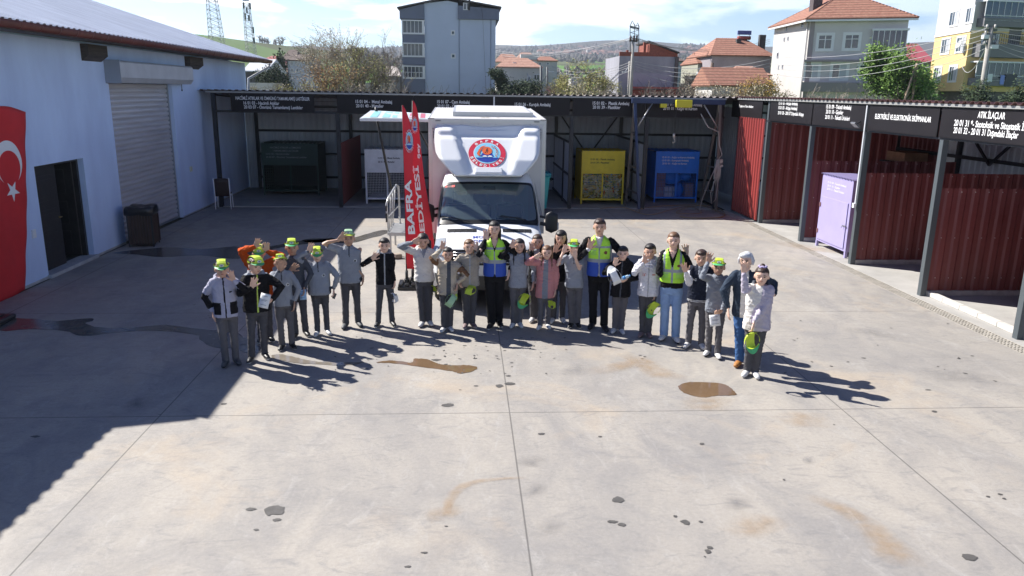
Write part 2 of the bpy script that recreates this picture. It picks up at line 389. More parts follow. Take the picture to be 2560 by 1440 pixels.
# ------------------------------------------------------------------ wet marks and stains on the concrete
def blob_outline(pts, amp, sub=5, seed=0):
    rnd = random.Random(seed); P = [Vector((p.x, p.y)) for p in pts]; out = []
    n = len(P)
    for i in range(n):
        a, b, c, d = P[i-1], P[i], P[(i+1) % n], P[(i+2) % n]
        for k in range(sub):
            u = k/sub
            q = 0.5*((2*b)+(c-a)*u+(2*a-5*b+4*c-d)*u*u+(3*b-a-3*c+d)*u**3)
            q = q+Vector((rnd.uniform(-amp, amp), rnd.uniform(-amp, amp))); out.append(q)
    return out
def sheet(m, outline, z, mi=0):
    m.poly([(q.x, q.y, z) for q in outline], mi)
def px_list(pts, ox, oy, s): return [G(ox+x/s, oy+y/s) for x, y in pts]
WET = mat('wet_concrete', (0.105, 0.098, 0.09), 0.22, var=0.25, vs=2.5, spec=0.5)
MUD = mat('muddy_water', (0.155, 0.10, 0.058), 0.06, var=0.1, vs=3, spec=0.5)
STN = mat('oil_stain', (0.085, 0.08, 0.075), 0.6, var=0.2, vs=10)
m = MB(); sheet(m, blob_outline(px_list([(150,175),(200,152),(270,148),(420,155),(480,175),(515,205),(537,232),(480,238),(400,240),(330,250),(270,245),(200,225),(165,205)], 1640, 900, 2.667), 0.006, 5, 1), 0.004)
tag(m.build('puddle', MUD), kind='structure')
m = MB()
sheet(m, blob_outline(px_list([(1520,300),(1600,285),(1700,284),(1830,300),(1850,268),(1960,272),(2060,310),(2200,325),(2300,322),(2400,340),(2350,380),(2250,395),(2180,375),(2000,350),(1860,330),(1700,308),(1600,304)], 500, 820, 3.459), 0.010, 5, 2), 0.004)
M2 = MB(); sheet(M2, blob_outline(px_list([(620,240),(700,228),(830,255),(960,285),(1150,300),(1300,298),(1400,300),(1350,318),(1190,325),(1000,312),(880,308),(760,292),(650,268)], 500, 820, 3.459), 0.010, 5, 8), 0.004); tag(M2.build('puddle_thin', mat('thin_water', (0.20, 0.175, 0.145), 0.12, var=.2, vs=3)), kind='structure')
tag(m.build('puddle_long', MUD), kind='structure')
m = MB()
sheet(m, blob_outline(px_list([(0,150),(60,135),(200,138),(340,150),(540,135),(555,150),(510,165),(600,190),(800,190),(1000,175),(1200,200),(1300,210),(1400,245),(1480,255),(1480,290),(1380,300),(1250,300),(1200,240),(950,210),(700,220),(500,240),(380,210),(180,200),(0,210)], 0, 740, 2.4), 0.01, 4, 3), 0.004)
sheet(m, blob_outline(px_list([(700,975),(850,955),(1050,940),(1250,950),(1450,935),(1540,945),(1700,930),(1840,900),(2000,890),(2060,880),(2060,900),(1850,925),(1700,950),(1560,1000),(1400,1010),(1250,990),(1000,1000),(850,985)], 0, 240, 2.482), 0.01, 4, 4), 0.004)
sheet(m, blob_outline([G(x, y) for x, y in [(756,600),(800,596),(860,598),(900,590),(935,580),(962,575),(975,579),(955,588),(925,596),(890,606),(850,608),(800,606),(770,607)]], 0.012, 4, 5), 0.004)
sheet(m, blob_outline([G(x, y) for x, y in [(590,868),(620,860),(650,866),(655,880),(625,884),(600,878)]], 0.012, 4, 6), 0.004)
sheet(m, blob_outline([G(x, y) for x, y in [(500,836),(560,825),(600,835),(606,860),(560,872),(515,862)]], 0.012, 4, 6), 0.0045)
tag(m.build('wet_streaks', WET), kind='structure')
m = MB(); rnd = random.Random(11)
spots = [(685,1277,.13,.10),(627,1273,.07,.035),(692,1300,.045,.03),(640,1325,.03,.02),(1714,1306,.055,.05),(1688,1291,.028,.02),(1752,1305,.025,.018),(1775,1370,.035,.03),(1769,1379,.04,.032),(1762,1392,.012,.01),(2425,1394,.085,.05),(2335,1029,.05,.03),(1755,1110,.04,.03),(1960,1200,.02,.015),(2085,1062,.015,.012),(2500,1236,.03,.02),(2510,1247,.025,.018),(2470,1242,.03,.018),(1353,1085,.06,.03),(1500,1092,.03,.02),(1545,1250,.08,.06),(1530,1305,.07,.03),(1555,1312,.05,.03),(1115,1316,.02,.01),(1060,1382,.04,.015),(1020,1417,.04,.015),(1120,1013,.10,.05),(1247,965,.07,.06),(1275,960,.09,.06),(560,1010,.05,.03),(1600,889,.03,.02),(1612,892,.03,.02),(1605,897,.03,.015),(2430,890,.03,.02),(2320,975,.06,.02),(2120,905,.03,.02),(2030,905,.03,.02),(90,1092,.07,.03),(400,1037,.03,.01),(1270,940,.05,.03),(1190,965,.04,.02),(1090,900,.09,.05),(1150,975,.03,.01)]
for (x, y, a, b) in spots:
    g = G(x, y); P = [g+Vector((a*.75*math.cos(k/9*6.283)*rnd.uniform(.7, 1.15), b*0.9*math.sin(k/9*6.283)*rnd.uniform(.7, 1.15), 0)) for k in range(9)]
    sheet(m, blob_outline(P, a*0.06, 3, int(x)), 0.004)
for k in range(150):       # footprints and drips in front of the group
    if k < 90: x, y = rnd.uniform(820, 1420), rnd.uniform(835, 935)
    elif k < 125: x, y = rnd.uniform(480, 720), rnd.uniform(740, 880)
    else: x, y = rnd.uniform(1850, 2560), rnd.uniform(800, 960)
    g = G(x, y); a = rnd.uniform(.008, .035); an = rnd.uniform(0, 3.14)
    P = [g+Matrix.Rotation(an, 3, 'Z')@Vector((a*math.cos(q/7*6.283)*rnd.uniform(.6, 1.2), a*.5*math.sin(q/7*6.283)*rnd.uniform(.5, 1.2), 0)) for q in range(7)]
    sheet(m, blob_outline(P, a*0.1, 2, k), 0.0042+0.00001*k)
tag(m.build('ground_stains', STN), kind='structure')
# soft stains: a sheet whose own density fades to nothing at its rim
def soft_mat(name, col, dens):
    m = bpy.data.materials.new(name); m.use_nodes = True; t = m.node_tree; p = t.nodes['Principled BSDF']
    p.inputs['Base Color'].default_value = (*col, 1); p.inputs['Roughness'].default_value = 0.8
    a = N(t, 'ShaderNodeAttribute', attribute_name='dens'); n = N(t, 'ShaderNodeTexNoise'); n.inputs['Scale'].default_value = 5; n.inputs['Detail'].default_value = 8; n.inputs['Roughness'].default_value = 0.7
    co = N(t, 'ShaderNodeTexCoord'); t.links.new(co.outputs['Object'], n.inputs['Vector'])
    r = N(t, 'ShaderNodeMapRange'); r.inputs[1].default_value = 0.3; r.inputs[2].default_value = 0.65; t.links.new(n.outputs['Fac'], r.inputs[0])
    q = N(t, 'ShaderNodeMath', operation='MULTIPLY'); t.links.new(a.outputs['Fac'], q.inputs[0]); t.links.new(r.outputs[0], q.inputs[1])
    q2 = N(t, 'ShaderNodeMath', operation='MULTIPLY'); t.links.new(q.outputs[0], q2.inputs[0]); q2.inputs[1].default_value = dens
    t.links.new(q2.outputs[0], p.inputs['Alpha']); return m
def soft_strip(paths, name, mt, z):
    vs = []; fs = []; dn = []
    for pts, w in paths:
        P = [G(x, y) for x, y in pts]; o = len(vs); n = len(P)
        for i, p in enumerate(P):
            d = (P[min(i+1, n-1)]-P[max(i-1, 0)]).normalized(); s = Vector((-d.y, d.x, 0)); ww = w[i] if isinstance(w, (list, tuple)) else w
            e = 0.0 if i in (0, n-1) else 1.0
            for q, dd in ((-1, 0), (-.45, .8), (0, 1), (.45, .8), (1, 0)):
                vs.append((p.x+s.x*q*ww, p.y+s.y*q*ww, z)); dn.append(dd*e)
        for i in range(n-1):
            for k in range(4): fs.append((o+i*5+k, o+i*5+k+1, o+(i+1)*5+k+1, o+(i+1)*5+k))
        z += 0.0005
    me = bpy.data.meshes.new(name); me.from_pydata(vs, [], fs); a = me.attributes.new('dens', 'FLOAT', 'POINT'); a.data.foreach_set('value', dn); me.materials.append(mt)
    tag(link_mesh(name, me), kind='structure')
soft_strip([([(1325,1196),(1260,1197),(1200,1203),(1160,1215),(1135,1235),(1120,1260),(1112,1285)], [.03,.03,.05,.07,.07,.06,.05]),
            ([(1160,1270),(1120,1283),(1085,1288),(1060,1295)], .13),
            ([(1560,880),(1600,905),(1650,935),(1720,950)], [.15,.22,.25,.1]), ([(1700,1000),(1780,1010),(1830,1020)], .3),
            ([(2010,1235),(2100,1270),(2180,1320),(2240,1390),(2260,1420)], [.1,.12,.15,.22,.2]), ([(1830,1290),(1900,1320),(1930,1340)], .3),
            ([(1460,930),(1560,915),(1650,900)], .2), ([(1920,600),(2050,625),(2200,640)], .4), ([(1960,1030),(2000,1050),(2080,1060)], .3)], 'rust_stains', soft_mat('rust_stain', (0.42, 0.28, 0.15), 0.42), 0.006)
soft_strip([([(1300,1140),(1330,1155),(1360,1165)], .16), ([(1310,1215),(1340,1225),(1370,1230)], .2), ([(1335,1315),(1370,1320),(1405,1330)], .17),
            ([(1800,1255),(1840,1260),(1885,1265)], .14), ([(2000,1150),(2020,1152),(2040,1155)], .1), ([(1400,920),(1440,925),(1480,930)], .3), ([(300,1020),(340,1012),(380,1010)], .25),
            ([(2280,930),(2400,940),(2500,960)], .3), ([(2100,820),(2180,832),(2260,850)], .2)], 'tyre_marks', soft_mat('tyre_mark', (0.16, 0.16, 0.17), 0.36), 0.012)
# ================================================================== warehouse on the left
WX = -8.05
BLUEW = mat('blue_render', (0.55, 0.67, 0.93), 0.9, var=0.14, vs=0.8, bump=0.2, bs=60, stretch=(1, 1, 0.35), detail=8)
WH = thing('warehouse', 'long pale blue rendered warehouse with corrugated metal roof and brown gutter', 'warehouse', (WX, 20, 0))
Y0, Y1, ZE = 11.1, 29.9, 4.50
DY0, DY1, DZ = 15.02, 16.93, 2.15
SY0, SY1, SZ = 18.53, 22.40, 3.72
m = MB(); t0, t1 = WX-0.28, WX
def wseg(y0, y1, z0, z1): m.box(t0, t1, y0, y1, z0, z1)
wseg(Y0, DY0, 0, ZE); wseg(DY0, DY1, DZ, ZE); wseg(DY1, SY0, 0, ZE); wseg(SY0, SY1, SZ, ZE); wseg(SY1, Y1, 0, ZE)
m.box(-24, t0, Y1-0.28, Y1, 0, ZE+0.0); m.box(-24, t0, Y0, Y0+0.28, 0, ZE)
RS = 0.315
m.prism([(t0, Y1-0.28, ZE), (-16.4, Y1-0.28, ZE), (-16.4, Y1-0.28, ZE+8.0*RS)], (0, 0.28, 0)); m.prism([(t0, Y0, ZE), (-16.4, Y0, ZE), (-16.4, Y0, ZE+8.0*RS)], (0, 0.28, 0))
m.build('wall', BLUEW, WH)
m = MB(); m.box(t0+0.02, WX+0.012, Y0, DY0-0.05, 0.0, 0.055); m.box(WX, WX+0.012, DY1+0.05, SY0-0.02, 0, 0.05); m.box(WX, WX+0.01, SY1+0.02, Y1, 0, 0.04); m.box(t0+0.02, WX+0.07, DY0-0.04, DY1+0.06, 0.0, 0.07)
m.build('plinth', mat('plinth_cement', (0.42, 0.43, 0.44), 0.9, var=0.2, vs=5), WH, bevel=0.01)
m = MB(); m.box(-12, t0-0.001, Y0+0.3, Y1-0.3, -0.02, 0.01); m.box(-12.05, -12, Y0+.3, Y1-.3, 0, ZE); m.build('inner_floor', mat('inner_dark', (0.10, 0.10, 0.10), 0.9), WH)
# double door: left leaf closed, right leaf open inwards
DARKD = mat('dark_steel_door', (0.028, 0.026, 0.026), 0.42, var=0.25, vs=5)
dr = MB(); xx = WX-0.17
dr.box(xx-0.05, xx, DY0+0.07, DY0+1.05, 0.075, DZ-0.06)
for (a, b) in ((0.15, 0.62), (0.78, 1.25), (1.42, 1.92)):
    dr.box(xx, xx+0.014, DY0+0.22, DY0+0.90, a, b); dr.box(xx+0.014, xx+0.026, DY0+0.30, DY0+0.82, a+0.08, b-0.08)
D1 = dr.build('door_leaf', DARKD, WH, bevel=0.006)
m = MB(); m.tube([(xx, DY0+0.98, 1.05), (xx+0.06, DY0+0.98, 1.05), (xx+0.06, DY0+0.88, 1.05)], 0.011); m.build('handle', mat('brass', (0.5, 0.38, 0.18), 0.3, metal=1), D1)
dr = MB(); dr.box(xx-1.0, xx-0.04, DY1-0.13, DY1-0.08, 0.075, DZ-0.06)
for (a, b) in ((0.15, 0.62), (0.78, 1.25), (1.42, 1.92)): dr.box(xx-0.88, xx-0.2, DY1-0.145, DY1-0.13, a, b)
dr.build('door_leaf', DARKD, WH, bevel=0.006)
m = MB(); m.box(xx-0.08, xx+0.05, DY0, DY0+0.065, 0.07, DZ); m.box(xx-0.08, xx+0.05, DY1-0.075, DY1, 0.07, DZ); m.box(xx-0.08, xx+0.05, DY0+0.065, DY1-0.075, DZ-0.055, DZ); m.build('door_frame', DARKD, WH)
# roller shutter
m = MB(); prof = []; z = 0.03; P = []
SHX = WX-0.16
nz = 30; hz = (SZ-0.05)/nz
for i in range(nz):
    zb = 0.03+i*hz
    for a, d in ((0.0, 0.0), (0.12, 0.0), (0.2, 0.028), (0.5, 0.04), (0.8, 0.03), (0.94, 0.004)):
        P.append([(SHX+d, SY0+0.02, zb+a*hz), (SHX+d, SY1-0.02, zb+a*hz)])
m.grid(P, sm=False, flip=True)
m.build('roller_shutter', mat('shutter_steel', (0.56, 0.54, 0.55), 0.5, metal=0.25, var=0.12, vs=2, stretch=(1, 0.3, 3)), WH)
m = MB(); m.box(SHX-0.04, SHX+0.06, SY0, SY0+0.07, 0, SZ); m.box(SHX-0.04, SHX+0.06, SY1-0.06, SY1, 0, SZ); m.box(SHX-0.03, SHX+0.05, SY0+0.07, SY1-0.06, 0.0, 0.05)
m.build('shutter_guide', mat('guide_grey', (0.33, 0.35, 0.38), 0.5, metal=0.4), WH)
m = MB(); xo = WX+0.002
m.prism([(xo, SY0-0.12, SZ-0.02), (xo+0.26, SY0-0.12, SZ-0.02), (xo+0.34, SY0-0.12, SZ+0.10), (xo+0.34, SY0-0.12, SZ+0.43), (xo+0.3, SY0-0.12, SZ+0.47), (xo, SY0-0.12, SZ+0.47)], (0, SY1-SY0+0.92, 0))
SBX = m.build('shutter_box', mat('shutter_box_grey', (0.50, 0.52, 0.56), 0.5, metal=0.15, var=0.1, vs=2), WH, bevel=0.006)
m = MB(); m.box(xo, xo+0.345, SY0-0.135, SY0-0.121, SZ-0.03, SZ+0.48); m.build('end_cap', mat('end_cap_grey', (0.30, 0.33, 0.38), 0.5), SBX)
m = MB(); m.tube([(xo+0.2, SY1+0.2, SZ-0.02), (xo+0.2, SY1+0.2, SZ-0.12)], 0.008); m.tube([(xo+0.2, SY1+0.17, SZ-0.2), (xo+0.2, SY1+0.2, SZ-0.12), (xo+0.2, SY1+0.23, SZ-0.2), (xo+0.2, SY1+0.17, SZ-0.2)], 0.008); m.build('pull_hook', BLACKP, SBX)
# beam ends under the eave
for (a, b, nm) in (((197, 93), (250, 128), 0), ((459, 126), (494, 150), 1)):
    pa, pb = atX(a[0], a[1], WX), atX(b[0], b[1], WX)
    y0, y1 = sorted((pa.y, pb.y)); zt = ZE-0.02
    m = MB(); m.prism([(WX+0.001, y0, zt), (WX+0.16, y0, zt), (WX+0.16, y0, zt-0.22), (WX+0.001, y0, zt-0.34)], (0, y1-y0, 0))
    m.build('beam_end', mat('rotten_wood', (0.06, 0.05, 0.045), 0.9, var=0.4, vs=6, stretch=(1, 0.3, 4)), WH)
# roof, gutter, downpipe
EX = WX+0.75
roofm = mat('galvanised_roof', (0.74, 0.76, 0.80), 0.32, metal=0.25, var=0.16, vs=0.7, stretch=(1, 3, 1), detail=7)
m = MB(); dx, dz = -1.0, RS; Lr = math.hypot(8.9, 8.9*RS)
m.corr((EX, Y0-0.25, ZE+0.14), (0, 1, 0), (dx, 0, dz), Y1-Y0+0.75, Lr, 0.21, 0.032)
m.corr((EX-17.8, Y0-0.25, ZE+0.14), (0, 1, 0), (1, 0, dz), Y1-Y0+0.75, Lr, 0.21, -0.032)
m.build('roof', roofm, WH, solid=0.004)
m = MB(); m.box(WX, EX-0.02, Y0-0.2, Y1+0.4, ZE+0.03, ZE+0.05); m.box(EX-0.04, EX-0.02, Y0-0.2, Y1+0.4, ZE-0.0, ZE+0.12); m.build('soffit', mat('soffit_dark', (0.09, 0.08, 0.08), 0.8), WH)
gp = []
for i in range(9):
    a = math.pi*i/8; gp.append((EX+0.07-0.075*math.cos(a), ZE+0.13-0.12*math.sin(a)))
m = MB(); m.grid([[(x, Y0-0.25, z), (x, Y1+0.5, z)] for x, z in gp], sm=True)
gm = mat('brown_gutter', (0.13, 0.035, 0.028), 0.5, var=0.25, vs=3)
gu = m.build('gutter', gm, WH, solid=0.004)
y = Y0
while y < Y1: m = MB(); m.grid([[(x+0.004*(i-4)/4, y, z-0.004), (x+0.004*(i-4)/4, y+0.03, z-0.004)] for i, (x, z) in enumerate(gp)], sm=True); y += 0.62; m.build('gutter_clip', gm, gu, solid=0.004)
m = MB(); m.tube([(EX+0.05, Y1+0.42, ZE), (EX+0.0, Y1+0.40, ZE-0.12), (WX+0.07, Y1+0.1, ZE-0.55), (WX+0.06, Y1+0.07, ZE-0.9), (WX+0.06, Y1+0.07, 0.2)], 0.045, 8); m.build('downpipe', mat('downpipe_grey', (0.42, 0.43, 0.46), 0.5), WH)
m = MB(); m.box(WX, WX+0.03, 14.62, 14.74, 0.86, 1.02); m.build('switch_box', WHITE, WH, bevel=0.005)
p = atX(478, 422, WX); m = MB(); m.box(WX, WX+0.03, p.y-0.14, p.y+0.02, p.z-0.07, p.z+0.07); m.build('socket', mat('socket_cream', (0.6, 0.6, 0.45), 0.5), WH, bevel=0.005)
# the lower annex next to it (out of frame, casts the nearer part of the shade)
AN = thing('annex_building', 'low pale blue annex continuing the warehouse towards the camera', 'building', (WX, 2, 0))
m = MB(); m.box(WX-0.28, WX, -14, Y0-0.01, 0, 3.65); m.box(-20, WX-0.28, -14, -13.7, 0, 3.65); m.build('wall', BLUEW, AN)
m = MB(); m.corr((EX, -14, 3.72), (0, 1, 0), (-1, 0, 0.02), 24.8, 12, 0.21, 0.03); m.build('roof', roofm, AN, solid=0.004)

# ---- hanging national flag on the wall
FL = thing('wall_flag', 'red hanging flag with white crescent and star on the blue wall', 'flag', (WX+0.05, 13.2, 0))
fe = atX(66, 280, WX+0.05); fb = atX(66, 723, WX+0.05); arc = atX(53, 405, WX+0.05)
FY1 = fe.y; FWd = 3.4*(FY1-arc.y)+0.2; FWd = max(1.2, min(2.4, FWd)); FZ1, FZ0 = fe.z, fb.z
def fwave(y, z): return WX+0.045+0.012*math.sin(y*7+0.6*z)+0.006*math.sin(z*9+y*3)
m = MB(); ny, nz_ = 24, 40
Pf = []
for i in range(nz_+1):
    row = []
    for j in range(ny+1):
        u = j/ny; v = i/nz_; FE = fb.y+(fe.y-fb.y)*v; y = FE-FWd+FWd*u; sag = 0.12*math.sin(math.pi*u)*(1 if v > .5 else -.25)*abs(2*v-1)
        z = FZ0+(FZ1-FZ0)*v+sag*1.0; row.append((fwave(y, z), y, z))
    Pf.append(row)
m.grid(Pf, sm=True, flip=False); m.build('cloth', mat('flag_red', (0.62, 0.02, 0.025), 0.75, var=0.1, vs=1.4), FL, solid=0.003)
cy_, cz_ = arc.y-FWd/4, arc.z+0.02; Ro = FWd/4
def on_flag(y, z): return (fwave(y, z)+0.006, y, z)
m = MB(); K = 40
ri = Ro*0.80; ci = (cy_, cz_-Ro*0.25)
oc = []; ic = []
for k in range(K+1):
    # outer arc spans where the inner circle does not cover it
    a = math.radians(-58)+math.radians(296)*k/K
    oc.append((cy_+Ro*math.cos(a), cz_+Ro*math.sin(a)))
a0 = math.atan2(oc[0][1]-ci[1], oc[0][0]-ci[0]); a1 = math.atan2(oc[-1][1]-ci[1], oc[-1][0]-ci[0])
if a1 < a0: a1 += 2*math.pi
for k in range(K+1):
    a = a0+(a1-a0)*k/K; ic.append((ci[0]+ri*math.cos(a), ci[1]+ri*math.sin(a)))
m.grid([[on_flag(*oc[k]), on_flag(*ic[k])] for k in range(K+1)], sm=True)
sc_ = (cy_, cz_-Ro*1.28); st = []
for k in range(10):
    r_ = Ro*0.5 if k % 2 == 0 else Ro*0.5*0.382; a = math.pi/2+math.pi*k/5+math.pi; st.append(on_flag(sc_[0]+r_*math.cos(a), sc_[1]+r_*math.sin(a)))
cpt = on_flag(*sc_)
m.add(st+[cpt], [(k, (k+1) % 10, 10) for k in range(10)])
m.build('crescent_and_star', mat('flag_white', (0.8, 0.8, 0.8), 0.7), FL)

# ================================================================== litter bin, chair
bx = G(350, 617); BN = thing('litter_bin', 'square wooden slat litter bin lined with a black bag beside the shutter', 'litter bin', (bx.x, bx.y+0.22, 0))
bc = Vector((bx.x+0.02, bx.y+0.24, 0)); rm = Matrix.Rotation(R_(8), 3, 'Z')
def rb(mm, x0, x1, y0, y1, z0, z1, mi=0): mm.obox(bc+rm@Vector(((x0+x1)/2, (y0+y1)/2, (z0+z1)/2)), x1-x0, y1-y0, z1-z0, rm, mi)
m = MB()
for s in range(9):
    o = -0.25+s*0.0625-0.0
    rb(m, o, o+0.052, -0.272, -0.25, 0.06, 0.80); rb(m, o, o+0.052, 0.25, 0.272, 0.06, 0.80); rb(m, -0.272, -0.25, o, o+0.052, 0.06, 0.80); rb(m, 0.25, 0.272, o, o+0.052, 0.06, 0.80)
m.build('slat_body', mat('brown_slats', (0.06, 0.035, 0.025), 0.6, var=0.4, vs=8, stretch=(3, 3, 0.4)), BN)
m = MB()
for sx in (-1, 1):
    for sy in (-1, 1): rb(m, sx*0.262-0.016, sx*0.262+0.016, sy*0.262-0.016, sy*0.262+0.016, 0, 0.86)
rb(m, -0.24, 0.24, -0.24, 0.24, 0.05, 0.07); m.build('frame', BLACKP, BN)
m = MB(); rr = random.Random(3); P = []
for i in range(7):
    t = i/6; row = []
    for k in range(25):
        a = 2*math.pi*k/24; sq = 0.30/max(abs(math.cos(a)), abs(math.sin(a)))*0.9+0.03; w = [1.02, 1.06, 1.05, 1.0, 0.85, 0.5, 0.0][i]; z = [0.74, 0.80, 0.87, 0.915, 0.93, 0.915, 0.90][i]
        jig = 0.012*math.sin(k*5.3+i)+0.01*math.sin(k*2.2+i*3); q = bc+rm@Vector((math.cos(a)*sq*w, math.sin(a)*sq*w, z+jig*(1 if i < 6 else 0))); row.append(q)
    row[-1] = row[0]; P.append(row)
m.grid(P, sm=True); m.build('bag', mat('black_bag', (0.012, 0.012, 0.014), 0.28), BN)

ch0 = G(557, 523); CH = thing('chair', 'chair with dark brown padded back and white metal legs facing the bays', 'chair', (ch0.x, ch0.y+0.2, 0))
cc = Vector((ch0.x, ch0.y+0.2, 0)); rm2 = Matrix.Rotation(R_(180+8), 3, 'Z')
def cp(x, y, z): return cc+rm2@Vector((x, y, z))
fr = mat('chair_white_metal', (0.8, 0.8, 0.82), 0.4); lea = mat('dark_brown_leather', (0.035, 0.018, 0.015), 0.5, var=0.2, vs=10)
m = MB(); P = []
for i in range(5):
    t = i/4; P.append([cp(-0.21+0.42*j/4, 0.19+0.07*t+0.0, 0.40+0.55*t-(0.02 if j in (0, 4) and t == 1 else 0)) for j in range(5)])
m.grid(P, sm=True); m.build('backrest', lea, CH, solid=0.035)
m = MB(); m.obox(cp(0, -0.01, 0.46), 0.43, 0.42, 0.05, rm2); m.build('seat', lea, CH, bevel=0.015)
m = MB(); m.tube([cp(-.21, .18, .43), cp(.21, .18, .43), cp(.21, -.2, .43), cp(-.21, -.2, .43), cp(-.21, .18, .43)], 0.012); m.build('seat_frame', fr, CH)
for sx in (-1, 1):
    m = MB(); m.tube([cp(sx*.225, .27, .95), cp(sx*.22, .2, .43), cp(sx*.225, .23, 0)], 0.017); m.build('leg', fr, CH)
    m = MB(); m.tube([cp(sx*.215, -.2, .43), cp(sx*.225, -.22, 0)], 0.017); m.build('leg', fr, CH)

# ================================================================== back row of bays
SY = 24.5; SB = 29.4; ZT = 3.52; ZF = 2.96
steel = mat('dark_steel', (0.012, 0.014, 0.020), 0.5, var=0.2, vs=4)
trimm = mat('edge_trim', (0.34, 0.34, 0.33), 0.5, metal=0.3)
signm = mat('sign_black', (0.012, 0.010, 0.012), 0.5, var=0.2, vs=1.5, spec=0.25)
sheetm = mat('white_sheet', (0.48, 0.51, 0.56), 0.55, var=0.12, vs=1.2, stretch=(1, 1, 0.3))
redm = mat('red_sheet', (0.155, 0.030, 0.030), 0.5, var=0.16, vs=1.5, stretch=(1, 1, 0.3), detail=8)
roofred = mat('roof_sheet', (0.16, 0.13, 0.125), 0.55, var=0.35, vs=1.5)
BS = thing('back_bay_shed', 'long open fronted metal shed with black waste signs behind the van', 'shed', (0, SY, 0))
XL, XR = -7.68, 8.2
PX = [XL+0.06] + [atY(x, 400, SY).x for x in (848, 1240, 1427, 1613)] + [8.12]
for i, x in enumerate(PX):
    m = MB(); m.box(x-0.06, x+0.06, SY, SY+0.12, 0.0, ZF-0.07 if i not in (0, 5) else ZT-0.03); m.build('post', steel, BS)
BXP = [XL+0.05]+[atY(x, 400, SB).x for x in (880, 1075, 1216, 1388, 1548)]+[9.5]
m = MB()
for x in BXP: m.box(x-0.055, x+0.055, SB-0.12, SB-0.01, 0, 3.28)
for z in (0.42, 1.28, 2.12, 2.98): m.box(XL, 12.3, SB-0.08, SB-0.02, z-0.04, z+0.04)
m.box(XL, XR, SY+0.01, SY+0.11, ZF-0.065, ZF); m.box(XL, XR, SY+0.02, SY+0.10, ZT-0.07, ZT-0.03)
for x in PX: m.bar((x, SY+0.13, ZT-0.1), (x, SB-0.1, 3.22), 0.06)
def vbrace(xa, xb):
    xm = (xa+xb)/2; m.bar((xa, SB-0.14, 2.95), (xm, SB-0.14, 1.3), 0.05); m.bar((xb, SB-0.16, 2.95), (xm, SB-0.16, 1.3), 0.05)
vbrace(BXP[4]+0.05, BXP[5]-0.05); vbrace(BXP[2]+.05, BXP[3]-.05)
m.build('frame', steel, BS)
m = MB(); m.corr((12.9, SB, 0.0), (-1, 0, 0), (0, 0, 1), 12.9+8.04, 3.3, 0.22, 0.022); m.build('back_wall', sheetm, BS)
m = MB(); m.corr((-8.04, SY-0.10, ZT+0.015), (1, 0, 0), (0, 1, -0.05), 12.9+8.04, SB-SY+0.35, 0.205, 0.038); m.build('roof', roofred, BS, solid=0.004)
m = MB(); m.box(XL-0.12, XR, SY-0.075, SY-0.055, ZT-0.045, ZT+0.004); m.build('edge_trim', trimm, BS)
# fascia sign boards
def signb(x0, x1):
    a, b = atY(x0, 260, SY-0.03).x, atY(x1, 260, SY-0.03).x
    m = MB(); m.box(a, b, SY-0.04, SY-0.01, ZF-0.03, ZT-0.048); return m.build('sign_board', signm, BS)
S1 = signb(577, 786); S2 = signb(842, 1033); S3 = signb(1034, 1233); S4 = signb(1237, 1425); S5 = signb(1432, 1614); S6 = signb(1616, 1812)
m = MB(); a = atY(1235, 260, SY).x; m.box(a-0.02, a+0.02, SY-0.065, SY-0.04, ZF-0.05, ZT-0.046); m.build('joint_strip', WHITE, BS)
m = MB(); a, b = atY(787, 260, SY).x, atY(841, 260, SY).x
for k in range(4): m.box(a, b, SY-0.0, SY+0.008, ZF+0.05+k*0.12, ZF+0.06+k*0.12)
m.build('mesh_panel', steel, BS)
def bt(body, x0, x1, y, par, h=0.098):
    a, b = atY(x0, y, SY-0.045), atY(x1, y, SY-0.045)
    lettering(body, (a.x, SY-0.046, (a.z+b.z)/2-h/2), (1, 0, 0), (0, 0, 1), b.x-a.x, h, LET_W, par, bold=0.018)
bt('HACİMLİ ATIKLAR VE ÖMRÜNÜ TAMAMLAMIŞ LASTİKLER', 589, 774, 246, S1)
bt('16 01 03 - Hacimli Atıklar', 609, 698, 257.5, S1); bt('20 03 07 - Ömrünü Tamamlamış Lastikler', 610, 757, 268, S1)
bt('15 01 04 -  Metal Ambalaj', 889, 980, 254, S2); bt('20 01 40 - Metaller', 890, 959, 264.5, S2)
bt('15 01 07 - Cam Ambalaj', 1093, 1174, 254.5, S3); bt('20 01 02 - Cam', 1093, 1146, 265, S3)
bt('15 01 06 - Karışık Ambalaj', 1287, 1376, 261, S4)
bt('15 01 02 -  Plastik Ambalaj', 1482, 1573, 258, S5); bt('20 01 39 - Plastikler', 1482, 1551, 268, S5)
bt('15 01 01 - Kağıt ve Karton Ambalaj', 1659, 1755, 261, S6); bt('20 01 01 - Kağıt ve Karton', 1658, 1743, 271, S6)
# partitions between the bays (panels running back)
m = MB(); m.corr((PX[1]+0.02, SY+0.14, 0.05), (0, 1, 0), (0, 0, 1), SB-SY-0.3, 1.95, 0.22, 0.03); m.build('red_partition', redm, BS, solid=0.003)
for x in (PX[3], PX[4]):
    m = MB(); m.corr((x+0.02, SY+0.14, 0.08), (0, 1, 0), (0, 0, 1), SB-SY-0.3, 2.0, 0.22, 0.03); pr = m.build('grey_partition', sheetm, BS, solid=0.003)
    m = MB()
    for z in (0.1, 1.05, 2.08): m.box(x-0.03, x+0.01, SY+0.13, SB-0.13, z-0.03, z+0.03)
    m.box(x-0.03, x+0.01, SY+1.8, SY+1.86, 0, 2.1); m.build('rail', steel, pr)
m = MB(); m.corr((9.6, SB-0.1, 0.1), (0, -1, 0), (0, 0, 1), 3.3, 3.1, 0.2, 0.03); ew = m.build('end_wall', sheetm, BS, solid=0.003)

